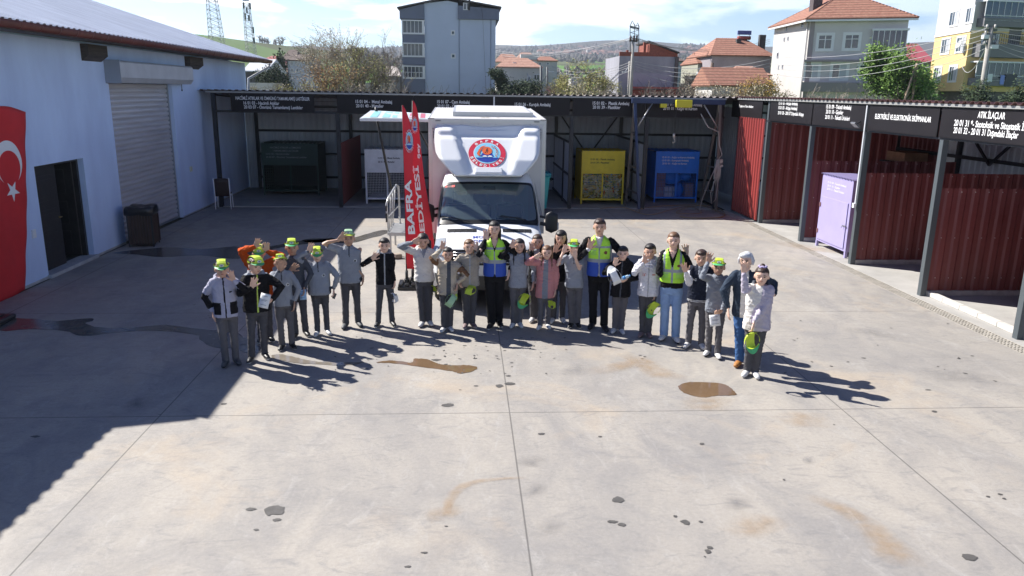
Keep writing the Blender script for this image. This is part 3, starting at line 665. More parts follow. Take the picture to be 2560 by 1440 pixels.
# ================================================================== right row of bays
RX = 8.60; RB = 12.6
RSH = thing('right_bay_shed', 'open fronted shed with dark red partitions and black waste signs on the right', 'shed', (RX, 16, 0))
YP = [24.3, 21.95, 19.10, 16.40, 13.66, 11.02, 8.3]
for i, y in enumerate(YP):
    m = MB(); m.box(RX, RX+0.11, y-0.055, y+0.055, 0, ZT-0.06)
    m.build('post', mat('grey_steel_post', (0.075, 0.09, 0.10), 0.45), RSH)
m = MB(); m.box(RX-0.002, RX+0.05, 8.0, 24.4, ZF-0.05, ZF-0.012); m.box(RX+0.0, RX+0.08, 8.0, 24.4, ZT-0.055, ZT-0.01)
for y in YP: m.bar((RX+0.12, y, ZT-0.12), (RB, y, 3.22), 0.06); m.box(RB-0.12, RB-0.02, y-0.05, y+0.05, 0, 3.2)
for z in (0.4, 1.3, 2.2, 3.1): m.box(RB-0.13, RB-0.05, 5, 24.3, z-0.04, z+0.04)
for y0, y1 in ((19.1, 16.4), (16.4, 13.66)):
    m.bar((RB-0.16, y0-0.1, 3.1), (RB-0.16, (y0+y1)/2, 2.1), 0.05); m.bar((RB-0.18, y1+0.1, 3.1), (RB-0.18, (y0+y1)/2, 2.1), 0.05)
m.build('frame', steel, RSH)
m = MB(); m.corr((RB, 20.0, 0.1), (0, -1, 0), (0, 0, 1), 16.0, 3.1, 0.22, 0.022); m.build('back_wall', sheetm, RSH)
m = MB(); m.corr((RB-0.02, 24.3, 0.1), (0, -1, 0), (0, 0, 1), 4.3, 3.1, 0.22, 0.03); m.build('back_wall_red', redm, RSH)
m = MB(); m.corr((RX-0.12, 24.4, ZT+0.035), (0, -1, 0), (1, 0, -0.05), 19.0, RB-RX+0.3, 0.205, 0.038); m.build('roof', mat('roof_sheet_red', (0.15, 0.075, 0.07), 0.55, var=0.4, vs=1.2), RSH, solid=0.004)
m = MB(); m.box(RX-0.075, RX-0.055, 5.5, 24.4, ZT-0.03, ZT+0.02); m.build('edge_trim', trimm, RSH)
# panels
m = MB(); m.corr((RX-0.02, 24.25, 0.06), (0, -1, 0), (0, 0, 1), 2.2, 2.92, 0.2, 0.035); m.build('front_sheet', mat('sunlit_red_sheet', (0.30, 0.045, 0.040), 0.45, var=0.14, vs=1.5, stretch=(1, 1, 0.3)), RSH, solid=0.003)  # red sheeting in a brighter copy, sunlight put into its colour
hts = {21.95: 2.9, 19.10: 2.06, 16.40: 2.03, 13.66: 2.03, 11.02: 2.02}
for y, h in hts.items():
    m = MB(); m.corr((RX+0.12, y, 0.10), (1, 0, 0), (0, 0, 1), RB-RX-0.15, h-0.1, 0.26, 0.028)
    if y == 19.10: pass
    q = m.build('partition', redm, RSH, solid=0.003)
    m = MB(); rr = random.Random(int(y*10))
    for zz in (0.35, h*0.55, h-0.06):
        for k in range(13): c = (RX+0.25+k*0.26, y-0.038, zz); m.disc(c, (0, -1, 0), 0.009, 6, thick=0.006)
    m.build('screw', mat('screw_pale', (0.5, 0.45, 0.43), 0.5), q)
# concrete dwarf base under partitions
for y in hts: m = MB(); m.box(RX+0.11, RB-0.1, y-0.05, y+0.06, 0.0, 0.1); m.build('base_strip', mat('base_cement', (0.42, 0.40, 0.37), 0.9, var=0.25, vs=5), RSH, bevel=0.01)
def rsign(x0, x1, ymid=300):
    a, b = atX(x0, 270, RX-0.01).y, atX(x1, 300, RX-0.01).y
    m = MB(); m.box(RX-0.035, RX-0.006, b, a, ZF-0.01, ZT-0.058); return m.build('sign_board', signm, RSH)
Q1 = rsign(1832, 1905); Q2 = rsign(1928, 2033); Q3 = rsign(2034, 2166); Q4 = rsign(2177, 2350); Q5 = rsign(2360, 2700)
m = MB(); p = atX(2172, 270, RX); 
m.box(RX-0.05, RX-0.034, p.y-0.03, p.y+0.01, 1.35, ZT-0.06); RP = m.build('conduit', mat('conduit_pale', (0.55, 0.57, 0.6), 0.4), RSH)
m = MB(); m.box(RX-0.09, RX-0.034, p.y-0.05, p.y+0.03, 1.27, 1.37); m.build('switch_box', WHITE, RP, bevel=0.004)
def rt_(body, x0, y0, x1, y1, par, h=0.085):
    a, b = atX(x0, y0, RX-0.04), atX(x1, y1, RX-0.04)
    lettering(body, (RX-0.040, a.y, (a.z+b.z)/2-h/2), (0, -1, 0), (0, 0, 1), a.y-b.y, h*1.08, LET_W, par, bold=0.016)
rt_('İnşaat ve Yıkım Atıkları', 1848, 264.5, 1883, 267, Q1, 0.07)
rt_('15 01 03 - Ahşap Ambalaj', 1947, 257, 1994, 260, Q2, 0.08); rt_('15 01 03 - Ahşap Ambalaj', 1946, 268.5, 1993, 272, Q2, 0.08); rt_('20 01 38 - 200137 Dışındaki Ahşap', 1945, 281, 2009, 287, Q2, 0.08)
rt_('15 01 09 - Tekstil Ambalaj', 2066, 265.5, 2128, 270, Q3, 0.085); rt_('20 01 10 - Giysiler', 2065, 278.5, 2108, 282, Q3, 0.085); rt_('20 01 11 - Tekstil Ürünleri', 2063, 292, 2124, 297, Q3, 0.085)
rt_('ELEKTRİKLİ VE ELEKTRONİK EKİPMANLAR', 2188, 290, 2328, 300, Q4, 0.095)
rt_('ATIK İLAÇLAR', 2445, 286, 2513, 291, Q5, 0.10); rt_('20 01 31 *- Stotoksik ve Sitostatik İlaçlar', 2386, 304, 2590, 323, Q5, 0.10); rt_('20 01 32 - 20 01 31 Dışındaki İlaçlar', 2384, 325, 2546, 338, Q5, 0.10)
# floodlight
p = atX(2138, 312, RX-0.15); FLD = thing('floodlight', 'small grey floodlight fixed under the sign boards above the purple container', 'floodlight', (p.x, p.y, p.z))
m = MB(); rmx = Matrix.Rotation(R_(-50), 3, 'Y'); m.obox(p, 0.03, 0.2, 0.15, rmx); m.build('housing', mat('lamp_housing', (0.10, 0.11, 0.12), 0.4), FLD)
m = MB(); m.obox(p+rmx@Vector((-0.018, 0, 0)), 0.004, 0.18, 0.13, rmx); m.build('lens', mat('lamp_lens', (0.55, 0.56, 0.58), 0.2), FLD)
m = MB(); m.bar(p, (RX-0.03, p.y, p.z+0.08), 0.02); m.build('bracket', steel, FLD)
# loose cardboard box on a partition ledge inside
p = atX(2265, 391, RB-0.6); CB = MB(); CB.box(RB-0.9, RB-0.25, p.y-0.45, p.y+0.45, 1.94, 2.2); 
LG = MB(); LG.box(RB-1.0, RB-0.13, p.y-0.6, p.y+0.6, 1.90, 1.938); LG.build('shelf', steel, RSH)
tag(CB.build('cardboard_box', mat('box_brown', (0.20, 0.10, 0.06), 0.9, var=0.2, vs=6), bevel=0.004), 'flat reddish cardboard box on a shelf inside the right shed', 'box')
# ================================================================== waste containers
def container(name, label, x0, x1, y0, H, col, lines, tcol, kind, depth=1.5, rows=3):
    W_ = x1-x0; C = thing(name, label, 'waste container', (x0+W_/2, y0, 0), 'mesh fronted waste containers in the bays')
    cm = mat(name+'_paint_'+label.split()[0], col, 0.5, var=0.12, vs=3)
    zp = H*0.60
    m = MB(); m.box(x0, x1, y0, y0+0.03, zp, H); m.box(x0, x0+0.03, y0+0.03, y0+depth, 0.14, H-0.04); m.box(x1-0.03, x1, y0+0.03, y0+depth, 0.14, H-0.04); m.box(x0+.03, x1-.03, y0+depth-0.03, y0+depth, 0.14, H-0.1); m.box(x0+.03, x1-.03, y0+.05, y0+depth-.03, 0.14, 0.17)
    m.build('body', cm, C)
    m = MB(); m.corr((x0-0.02, y0-0.03, H+0.005), (1, 0, 0), (0, 1, -0.02), W_+0.04, depth+0.05, 0.14, 0.025); m.build('lid', cm, C, solid=0.003)
    m = MB(); m.box(x0+.031, x1-.031, y0+depth-0.05, y0+depth-0.031, .171, H-.1); m.box(x0+.031, x0+.04, y0+.04, y0+depth-.05, .171, H-.1); m.box(x1-.04, x1-.031, y0+.04, y0+depth-.05, .171, H-.1); m.build('inner_shade', mat('inner_shade_dark', (.03, .03, .035), .9), C)  # dark sheets added to paint the shade inside the container
    for lx in (x0, x1-0.05):
        for ly in (y0, y0+depth-0.05):
            m = MB(); m.box(lx, lx+0.05, ly, ly+0.05, 0, 0.14); m.build('leg', cm, C)
    m = MB()
    for (a, b, c, d) in ((x0, x1, 0.14, 0.20), (x0, x0+0.06, 0.20, zp), (x1-0.06, x1, 0.20, zp), ((x0+x1)/2-0.025, (x0+x1)/2+0.025, 0.20, zp)): m.box(a, b, y0-0.004, y0+0.03, c, d)
    m.box(x0+.06, x1-.06, y0-0.004, y0+0.03, zp-0.04, zp)
    m.build('door_frame', cm, C)
    m = MB(); n = 26
    for i in range(1, n): x = x0+0.06+(W_-0.12)*i/n; m.box(x-0.003, x+0.003, y0+0.006, y0+0.012, 0.20, zp-0.04)
    for i in range(1, 15): z = 0.2+(zp-0.24)*i/15; m.box(x0+0.06, x1-0.06, y0+0.012, y0+0.016, z-0.003, z+0.003)
    m.build('wire_mesh', cm, C)
    for (tx, a, b, z) in lines: lettering(tx, (x0+W_*a, y0-0.004, z*H), (1, 0, 0), (0, 0, 1), W_*(b-a), 0.060, tcol, C, bold=0.016)
    m = MB(); m.tube([((x0+x1)/2+0.06, y0-0.006, 0.62), ((x0+x1)/2+0.06, y0-0.03, 0.62), ((x0+x1)/2+0.06, y0-0.03, 0.72), ((x0+x1)/2+0.06, y0-0.006, 0.72)], 0.006); m.build('latch', BLACKP, C)
    return C, cm
YC, _ = container('waste_container', 'yellow steel container with mesh front full of plastic bottles', 3.86, 5.30, 25.55, 1.77, (0.78, 0.60, 0.03), [('15 01 02 - Plastik Ambalaj', .20, .76, .83), ('20 01 39 - Plastikler', .20, .64, .77)], LET_K, 0)
BC, _ = container('waste_container', 'blue steel container with mesh front holding boxes and blue bags', 6.48, 7.98, 26.1, 1.74, (0.02, 0.20, 0.80), [('15 01 01 - Kağıt ve Karton Ambalaj', .14, .88, .87), ('15 01 05 - Kompozit Ambalaj', .14, .75, .81), ('20 01 01 - Kağıt ve Karton', .15, .72, .75)], LET_W, 0)
WC, _ = container('waste_container', 'white steel container with empty mesh front behind the red flags', -3.24, -1.82, 25.4, 1.76, (0.74, 0.75, 0.77), [('15 01 04 - Metal Ambalaj', .30, .80, .83), ('20 01 40 - Metaller', .30, .68, .76)], LET_K, 0)
GC, _ = container('waste_container', 'dark green steel container with mesh front in the leftmost bay', -7.0, -5.08, 27.3, 1.80, (0.012, 0.045, 0.035), [('HACİMLİ ATIKLAR ve ÖMRÜNÜ', .16, .70, .90), ('TAMAMLAMIŞ LASTİKLER', .20, .66, .84), ('16 01 03 - Hacimli Atıklar', .08, .50, .78), ('20 03 07 - Ömrünü Tamamlamış Lastikler', .08, .80, .72)], mat('faded_lettering', (0.25, 0.27, 0.28), 0.7), 0)
# the pile of plastic bottles in the yellow container: nobody could count it
rnd = random.Random(5); m = MB()
for k in range(620):
    x = rnd.uniform(3.95, 5.2); y = 25.6+rnd.random()**1.5*0.5; z = 0.22+rnd.random()*0.78
    if x < 4.45 and z < 0.42 and rnd.random() < .8: continue
    d = Vector((rnd.uniform(-1, 1), rnd.uniform(-.5, .5), rnd.uniform(-.6, .6))).normalized(); L_ = rnd.uniform(0.06, 0.13); r = rnd.uniform(0.018, 0.034); c = Vector((x, y, z))
    m.tube([c-d*L_, c-d*L_*.9, c+d*L_*.45, c+d*L_*.8, c+d*L_], [r*.8, r, r, r*.4, r*.35], 6, rnd.choice([0, 0, 0, 1, 1, 2, 2, 3, 4]))
m.box(3.95, 5.2, 26.1, 26.15, 0.18, 1.0, 5)
bm_ = [mat('pet_clear', (0.42, 0.47, 0.52), 0.15), mat('pet_blue', (0.12, 0.24, 0.42), 0.2), mat('pet_white', (0.6, 0.62, 0.62), 0.35), mat('pet_green', (0.10, 0.22, 0.14), 0.2), mat('pet_red', (0.4, 0.08, 0.06), 0.3), mat('pile_dark', (0.05, 0.06, 0.07), 0.8)]
tag(m.build('plastic_bottles', bm_), 'heap of crushed clear and blue plastic bottles inside the yellow container', 'bottles', kind='stuff')
m = MB(); m.bar((4.25, 25.60, 0.62), (4.78, 25.60, 0.26), 0.03, 0.07); tag(m.build('wooden_slat', mat('pale_wood', (0.42, 0.33, 0.2), 0.8)), 'pale wooden slat lying slantwise among the plastic bottles', 'slat')
# contents of the blue container
def bag(name, label, c, r, seed):
    rr = random.Random(seed); P = []
    for i in range(13):
        v = math.pi*i/12; row = []
        for k in range(24):
            a = 2*math.pi*k/24; d = Vector((math.sin(v)*math.cos(a), math.sin(v)*math.sin(a)*0.7, math.cos(v)))
            q = 1+0.12*noise.noise(d*2.2+Vector((seed, 0, 0)))+0.05*noise.noise(d*7+Vector((0, seed, 0))); row.append(Vector(c)+Vector((d.x*r[0], d.y*r[1], d.z*r[2]))*q)
        row.append(row[0]); P.append(row)
    m = MB(); m.grid(P, sm=True, flip=True); return tag(m.build(name, mat('blue_plastic_bag', (0.015, 0.20, 0.80), 0.3, bump=0.6, bs=30)), label, 'bag', 'blue bags in the blue container')
bag('plastic_bag', 'large round blue plastic bag in the middle of the blue container', (7.18, 26.55, 0.80), (0.34, 0.3, 0.22), 1)
bag('plastic_bag', 'blue plastic bag at the top right of the blue container', (7.66, 26.62, 0.85), (0.22, 0.3, 0.15), 4)
bag('plastic_bag', 'tall blue plastic bag low between the cartons of the blue container', (7.42, 26.5, 0.40), (0.17, 0.3, 0.25), 7)
def carton(label, x0, x1, z0, z1, col, writing=None, tape=False):
    m = MB(); m.box(x0, x1, 26.22, 26.62, z0, z1); o = tag(m.build('carton', mat('carton_%s' % label.split()[0], col, 0.85, var=0.12, vs=8), bevel=0.006), label, 'carton', 'cartons in the blue container')
    if tape:
        mm = MB(); mm.box(x0, x1, 26.214, 26.219, (z0+z1)/2-0.02, (z0+z1)/2+0.02); mm.box((x0+x1)/2-.012, (x0+x1)/2+.012, 26.213, 26.2185, z0, z1)
        q = mm.build('tape', mat('carton_tape', (0.22, 0.25, 0.3), 0.4)); q.parent = o
    if writing:
        q = lettering(writing, (x0+0.02, 26.216, (z0+z1)/2-0.02), (1, 0, 0), (0, 0, 1), (x1-x0)*0.85, 0.05, LET_K, None); q.parent = o
carton('brown carton with black writing at the upper left of the blue container', 6.56, 6.89, 0.53, 1.0, (0.25, 0.13, 0.07), 'c ilaç,')
carton('taped brown carton at the lower left of the blue container', 6.55, 6.85, 0.18, 0.52, (0.28, 0.17, 0.14), None, True)
carton('white carton beside the taped brown one in the blue container', 6.87, 7.14, 0.18, 0.52, (0.6, 0.6, 0.62), None, True)
carton('small white carton against the central bar of the blue container', 7.17, 7.29, 0.18, 0.52, (0.62, 0.62, 0.63), None, True)
carton('upright brown carton at the lower right of the blue container', 7.60, 7.88, 0.18, 0.64, (0.30, 0.19, 0.12))
# purple container on the right
pu = thing('textile_container', 'lilac steel container with a latched door between the red partitions', 'waste container', (8.9, 17.8, 0), 'waste containers with a solid door')
pm = mat('lilac_paint', (0.36, 0.32, 0.55), 0.45, var=0.06, vs=2)
px0 = 8.62+0.17; y0_, y1_ = 17.0, 18.55; Hh = 1.80
m = MB(); m.box(px0, px0+1.3, y0_, y1_, 0.14, Hh); m.build('body', pm, pu, bevel=0.01)
m = MB(); m.corr((px0-0.04, y1_+0.02, Hh+0.004), (0, -1, 0), (1, 0, -0.02), 1.6, 1.4, 0.14, 0.02); m.build('lid', pm, pu, solid=0.003)
for lx in (px0, px0+1.24):
    for ly in (y0_, y1_-0.06):
        m = MB(); m.box(lx, lx+0.06, ly, ly+0.06, 0, 0.14); m.build('leg', pm, pu)
m = MB(); m.box(px0-0.022, px0-0.004, y0_+0.10, y1_-0.06, 0.2, 1.26); D = m.build('door', pm, pu, bevel=0.004)
m = MB(); m.box(px0-0.04, px0-0.022, y0_+0.06, y0_+0.24, 0.72, 0.745); m.tube([(px0-0.03, y0_+0.2, 0.73), (px0-0.06, y0_+0.2, 0.73), (px0-0.06, y0_+0.2, 0.68)], 0.007); m.build('latch', mat('latch_grey', (0.3, 0.3, 0.35), 0.4, metal=0.6), D)
m = MB()
for z in (0.4, 1.05): m.box(px0-0.034, px0-0.022, y1_-0.12, y1_-0.04, z-0.05, z+0.05)
m.build('hinge', mat('hinge_rust', (0.15, 0.07, 0.08), 0.7), D)
for tx, a, b, z in (('15 01 09 - Tekstil Ambalaj', .20, .80, 1.60), ('20 01 10 - Giysiler', .20, .62, 1.52), ('20 01 11 - Tekstil Ürünleri', .20, .76, 1.44)):
    lettering(tx, (px0-0.006, y1_-1.55*a, z), (0, -1, 0), (0, 0, 1), 1.55*(b-a), 0.05, LET_W, pu)
# teal wheelie bin
tb = thing('wheelie_bin', 'tall turquoise wheeled rubbish container half hidden behind the van', 'wheelie bin', (2.2, 23.75, 0))
tm = mat('teal_plastic', (0.0, 0.25, 0.27), 0.4)
m = MB()
b0 = [(1.66, 23.45), (2.50, 23.45), (2.50, 24.05), (1.66, 24.05)]; t0_ = [(1.58, 23.38), (2.58, 23.38), (2.58, 24.12), (1.58, 24.12)]
m.add([(x, y, 0.16) for x, y in b0]+[(x, y, 1.12) for x, y in t0_], [(3, 2, 1, 0), (0, 1, 5, 4), (1, 2, 6, 5), (2, 3, 7, 6), (3, 0, 4, 7)])
m.box(1.55, 2.61, 23.35, 24.15, 1.12, 1.16); m.build('body', tm, tb, bevel=0.02)
m = MB(); m.box(1.56, 2.62, 23.36, 24.14, 1.162, 1.25); m.box(1.66, 2.52, 23.45, 24.05, 1.25, 1.285); m.build('lid', mat('teal_lid', (0.0, 0.16, 0.21), 0.4), tb, bevel=0.03)
for wx in (1.75, 2.42):
    for wy in (23.5, 24.0):
        m = MB(); m.tube([(wx-.02, wy, 0.085), (wx+.02, wy, 0.085)], 0.085, 12); m.bar((wx, wy, 0.085), (wx, wy, 0.18), 0.07, 0.03); m.build('wheel', BLACKP, tb)
m = MB(); m.tube([(2.60, 23.5, 1.0), (2.66, 23.55, 1.02), (2.66, 23.95, 1.02), (2.60, 24.0, 1.0)], 0.014); m.build('handle', BLACKP, tb)

# ================================================================== gantry crane
GN = thing('gantry_crane', 'dark blue wheeled gantry crane with yellow chain hoist in front of the last bay', 'gantry crane', (6.7, 24.1, 0))
gb = mat('gantry_blue', (0.015, 0.03, 0.085), 0.45, var=0.2, vs=4); gr_ = mat('gantry_grey', (0.12, 0.11, 0.10), 0.5)
AL, AR = Vector((5.22, 24.10, 3.42)), Vector((7.92, 24.20, 3.40))
feet = {'fl': Vector((5.43, 23.66, 0.13)), 'rl': Vector((5.32, 25.15, 0.13)), 'fr': Vector((8.02, 24.10, 0.13)), 'rr': Vector((7.93, 25.45, 0.13))}
m = MB(); m.bar(AL+Vector((-.1, 0, 0)), AR+Vector((.15, 0, 0)), 0.11, 0.15); m.build('beam', gb, GN)
for k, a in (('fl', AL), ('rl', AL), ('fr', AR), ('rr', AR)):
    m = MB(); f = feet[k]; m.bar(a+Vector((0, (0.03 if k[0] == 'r' else -.03), -0.08)), f, 0.08, 0.08); Lg = m.build('leg', gb if k[1] == 'l' and k[0] == 'f' else gr_, GN)
    m = MB(); m.tube([f+Vector((-.02, 0, -.065)), f+Vector((.02, 0, -.065))], 0.062, 12); m.bar(f+Vector((0, 0, -.06)), f, 0.06, 0.02); m.build('castor', mat('castor_grey', (0.2, 0.17, 0.15), 0.6), Lg)
def lerp(a, b, t): return a+(b-a)*t
m = MB()
for t in (0.30, 0.62, 0.86):
    for (a, f, r) in ((AL, feet['fl'], feet['rl']), (AR, feet['fr'], feet['rr'])): m.bar(lerp(a, f, t), lerp(a, r, t), 0.045)
m.build('rung', gr_, GN)
m = MB(); m.tube([lerp(AL, feet['fl'], 0.26), AL+Vector((0.55, 0, -0.08))], 0.02, 6); m.tube([lerp(AR, feet['fr'], 0.26), AR+Vector((-0.5, 0, -0.08))], 0.02, 6); m.build('knee_brace', mat('zinc', (0.45, 0.45, 0.46), 0.35, metal=0.6), GN)
hx = atY(1709, 254, 24.0); m = MB(); m.box(hx.x-0.25, hx.x+0.25, 23.88, 24.05, 3.23, 3.46); HO = m.build('hoist', mat('hoist_yellow', (0.55, 0.50, 0.02), 0.45), GN, bevel=0.02)
m = MB(); m.box(4.9+1.1, 4.9+1.3, 24.0, 24.1, 3.22, 3.34); m.build('stop', mat('hoist_yellow', (0.55, 0.50, 0.02), 0.45), GN)
hk = atY(1685, 335, 24.0)
m = MB(); m.tube([(hk.x, 24.0, 3.24), (hk.x, 24.0, 2.42)], 0.005, 5); m.tube([(hk.x+.03, 24.0, 3.24), (hk.x+.03, 24.0, 2.42)], 0.005, 5); C1 = m.build('chain', BLACKP, HO)
m = MB(); m.tube([(hk.x, 24, 2.44), (hk.x, 24, 2.33)], 0.04, 8); m.tube([(hk.x, 24, 2.33), (hk.x, 24, 2.29), (hk.x+.05, 24, 2.25), (hk.x+.04, 24, 2.18), (hk.x-.02, 24, 2.16), (hk.x-.045, 24, 2.20)], 0.014, 6); m.build('hook', mat('hook_pale', (0.6, 0.58, 0.5), 0.4), HO)
rope = mat('pale_rope', (0.42, 0.40, 0.37), 0.8)
m = MB(); rr = random.Random(9)
base = lerp(AR, feet['fr'], 0.55)
m.tube([AR+Vector((-.6, -.05, -.35)), AR+Vector((-.35, -.08, -.75)), AR+Vector((0, -.1, -.9)), AR+Vector((.05, -.1, -1.3)), AR+Vector((.16, -.1, -1.6)), AR+Vector((0.02, -.1, -1.8)), base+Vector((.1, -.1, 0))], 0.016, 6)
for k in range(9):
    x = rr.uniform(-.06, .08); m.tube([base+Vector((x, -.08, 0.05)), base+Vector((x*1.6-.02, -.1, -.4)), base+Vector((x*1.2, -.1, -.55-rr.random()*.25)), base+Vector((x*.5+.03, -.1, -.4)), base+Vector((x+.02, -.08, 0.04))], 0.011, 5)
m.tube([base+Vector((-.05, -.09, -.1)), base+Vector((-.28, -.1, -.7)), base+Vector((-.45, -.15, -1.2)), (7.45, 24.0, 0.03)], 0.012, 5)
m.tube([base+Vector((.0, -.09, -.3)), base+Vector((-.18, -.1, -1.0)), base+Vector((-.12, -.1, -1.35)), base+Vector((0, -.1, -1.2)), base+Vector((.03, -.1, -.6))], 0.012, 5)
m.obox(base+Vector((.06, -.12, 0)), 0.1, 0.08, 0.12); m.obox(base+Vector((.08, -.12, -.14)), 0.08, 0.08, 0.08)
tag(m.build('rope_bundle', rope), 'tangle of pale rope and cable tied to the right leg of the gantry crane', 'rope')
m = MB(); pts = [G(x, y) for x, y in [(1600, 524), (1640, 518), (1690, 515), (1740, 514), (1790, 520), (1812, 536), (1800, 545), (1760, 547), (1720, 546), (1700, 543)]]
def smoothp(P, s=5):
    out = []
    for i in range(len(P)-1):
        a, b, c, d = P[max(i-1, 0)], P[i], P[i+1], P[min(i+2, len(P)-1)]
        for k in range(s): u = k/s; out.append(0.5*((2*b)+(c-a)*u+(2*a-5*b+4*c-d)*u*u+(3*b-a-3*c+d)*u**3))
    return out+[P[-1]]
up = Vector((0, 0, 0.022))
m.tube([p+up for p in smoothp(pts)], 0.018, 6)
m.tube([p+up*1.9 for p in smoothp([G(x, y) for x, y in [(1812, 540), (1790, 530), (1755, 518), (1725, 520), (1700, 528), (1690, 535), (1710, 537), (1745, 537), (1752, 532), (1725, 519), (1690, 524), (1620, 540), (1560, 522), (1500, 524)]])], 0.014, 6)
tag(m.build('hose', mat('tan_hose', (0.30, 0.22, 0.13), 0.6)), 'tan hose lying in loops on the concrete under the gantry crane', 'hose')

# ================================================================== the municipal van
VX = 0.43
VN = thing('box_van', 'white municipal box van with roof fairing and round town crest, parked facing the camera', 'van', (VX, 15, 0))
vw = mat('van_white', (0.80, 0.81, 0.82), 0.28, coat=0.4, var=0.02, vs=1); vg = mat('van_grey_trim', (0.42, 0.43, 0.44), 0.4, metal=0.3); vb = mat('van_black_plastic', (0.015, 0.015, 0.017), 0.45)
vbox = mat('box_panel_white', (0.60, 0.58, 0.57), 0.42, var=0.03, vs=1)
BX0, BX1, BY0, BY1, BZ0 = VX-1.12, VX+1.12, 15.0, 18.75, 0.92
def bz(y): return 3.12+0.13*(y-BY0)/(BY1-BY0)
m = MB(); m.add([(BX0, BY0, BZ0), (BX1, BY0, BZ0), (BX1, BY1, BZ0), (BX0, BY1, BZ0), (BX0, BY0, bz(BY0)), (BX1, BY0, bz(BY0)), (BX1, BY1, bz(BY1)), (BX0, BY1, bz(BY1))], [(0,3,2,1),(4,5,6,7),(0,1,5,4),(1,2,6,5),(2,3,7,6),(3,0,4,7)])
BXO = m.build('cargo_box', vbox, VN, bevel=0.012)
m = MB(); e = 0.006
for x in (BX0-e, BX1-0.075+e): m.box(x, x+0.075, BY0-e, BY0+0.02, BZ0, bz(BY0)-0.07)
m.box(BX0-e, BX1+e, BY0-e-0.002, BY0+0.03, bz(BY0)-0.075, bz(BY0)+0.006)
for x in (BX0-e, BX1+e-0.01): m.bar((x+0.005, BY0+0.03, bz(BY0)-0.03), (x+0.005, BY1, bz(BY1)-0.03), 0.014, 0.075)
m.build('edge_profile', mat('box_edge', (0.52, 0.51, 0.50), 0.35, metal=0.3), BXO)
m = MB()
for x in (BX0+0.13, BX1-0.23): m.box(x, x+0.1, BY0-0.016, BY0-0.009, bz(BY0)-0.045, bz(BY0)-0.025)
for x in (BX0-0.012, BX1-0.11): m.box(x, x+0.122, BY0-0.018, BY0-0.009, bz(BY0)-0.006, bz(BY0)+0.011)
for k in range(6): m.box(BX0+0.28+k*0.33, BX0+0.29+k*0.33, BY0-0.012, BY0-0.007, bz(BY0)-0.095, bz(BY0)-0.085)
m.build('marker', mat('marker_grey', (0.16, 0.16, 0.16), 0.5), BXO)
for s, x in ((1, BX0+0.075), (-1, BX1-0.11)):
    q = lettering('K', (x, BY0-0.008, bz(BY0)-0.20), (1, 0, 0), (0, 0, 1), 0.03, 0.035, LET_K, BXO)
    m = MB()
    for k in range(5): m.box(x+0.008, x+0.022, BY0-0.0085, BY0-0.0065, bz(BY0)-0.245-k*0.03, bz(BY0)-0.225-k*0.03)
    m.build('sticker', LET_K, BXO)
# roof hatch
ha, hb = 15.75, 18.2
m = MB(); zr = lambda y: bz(y)
for (x0, x1, y0, y1) in ((BX0+0.45, BX0+0.50, ha, hb), (BX1-0.24, BX1-0.19, ha, hb)): m.bar(((x0+x1)/2, y0, zr(y0)+0.04), ((x0+x1)/2, y1, zr(y1)+0.04), 0.05, 0.085)
for y in (ha, hb): m.box(BX0+0.45, BX1-0.19, y-0.02, y+0.02, zr(y), zr(y)+0.09)
m.build('roof_hatch_frame', vg, BXO)
m = MB(); m.poly([(BX0+0.5, ha, zr(ha)+0.086), (BX1-0.24, ha, zr(ha)+0.086), (BX1-0.24, hb, zr(hb)+0.086), (BX0+0.5, hb, zr(hb)+0.086)]); m.build('roof_hatch', vbox, BXO)
m = MB(); rr = random.Random(8)
for k in range(6):
    c = Vector((VX+0.05+rr.uniform(-.18, .18), 15.45+rr.uniform(-.12, .12), 0)); P = [c+Vector((rr.uniform(.01, .09)*math.cos(a), rr.uniform(.01, .05)*math.sin(a), 0)) for a in np.linspace(0, 5.6, 8)]
    m.poly([(p.x, p.y, bz(p.y)+0.0022+0.0004*k) for p in P])
m.build('roof_dirt', mat('dirt_mark', (0.3, 0.27, 0.2), 0.9), BXO)
# raised side flap (awning) with strut
FP = thing  # keep name short
fl_a = [(BX0, 15.9, 3.02), (BX0-1.42, 15.95, 3.02), (BX0-1.46, 18.2, 3.12), (BX0, 18.2, 3.06)]
m = MB(); m.prism(fl_a, (0, 0, 0.055)); SF = m.build('side_flap', mat('flap_alu', (0.62, 0.64, 0.66), 0.35, metal=0.2), VN, bevel=0.006)
m = MB(); zt = 3.085
def fz(x, y): return 3.02+0.055+0.004+(0.10*(BX0-x)/1.46*(y-15.9)/2.3)+0.04*(1-(BX0-x)/1.46)*(y-15.9)/2.3+0.004
def fq(x0, x1, y0, y1, mi): m.poly([(x0, y0, fz(x0, y0)), (x1, y0, fz(x1, y0)), (x1, y1, fz(x1, y1)), (x0, y1, fz(x0, y1))], mi)
fq(BX0-1.38, BX0-0.04, 16.0, 18.1, 0)
m2 = m; 
for k, (a, b, c) in enumerate([(-1.25, -1.1, 1), (-1.0, -.85, 1), (-.8, -.7, 1), (-.45, -.28, 2), (-.22, -.12, 2)]):
    m.poly([(BX0+a, 16.2, fz(BX0+a, 16.2)+.003), (BX0+b, 16.2, fz(BX0+b, 16.2)+.003), (BX0+b-.08, 17.9, fz(BX0+b-.08, 17.9)+.003), (BX0+a-.08, 17.9, fz(BX0+a-.08, 17.9)+.003)], c)
m.build('flap_print', [mat('print_pale', (0.62, 0.72, 0.74), 0.4), mat('print_teal', (0.25, 0.55, 0.55), 0.4), mat('print_red', (0.5, 0.10, 0.14), 0.4)], SF)
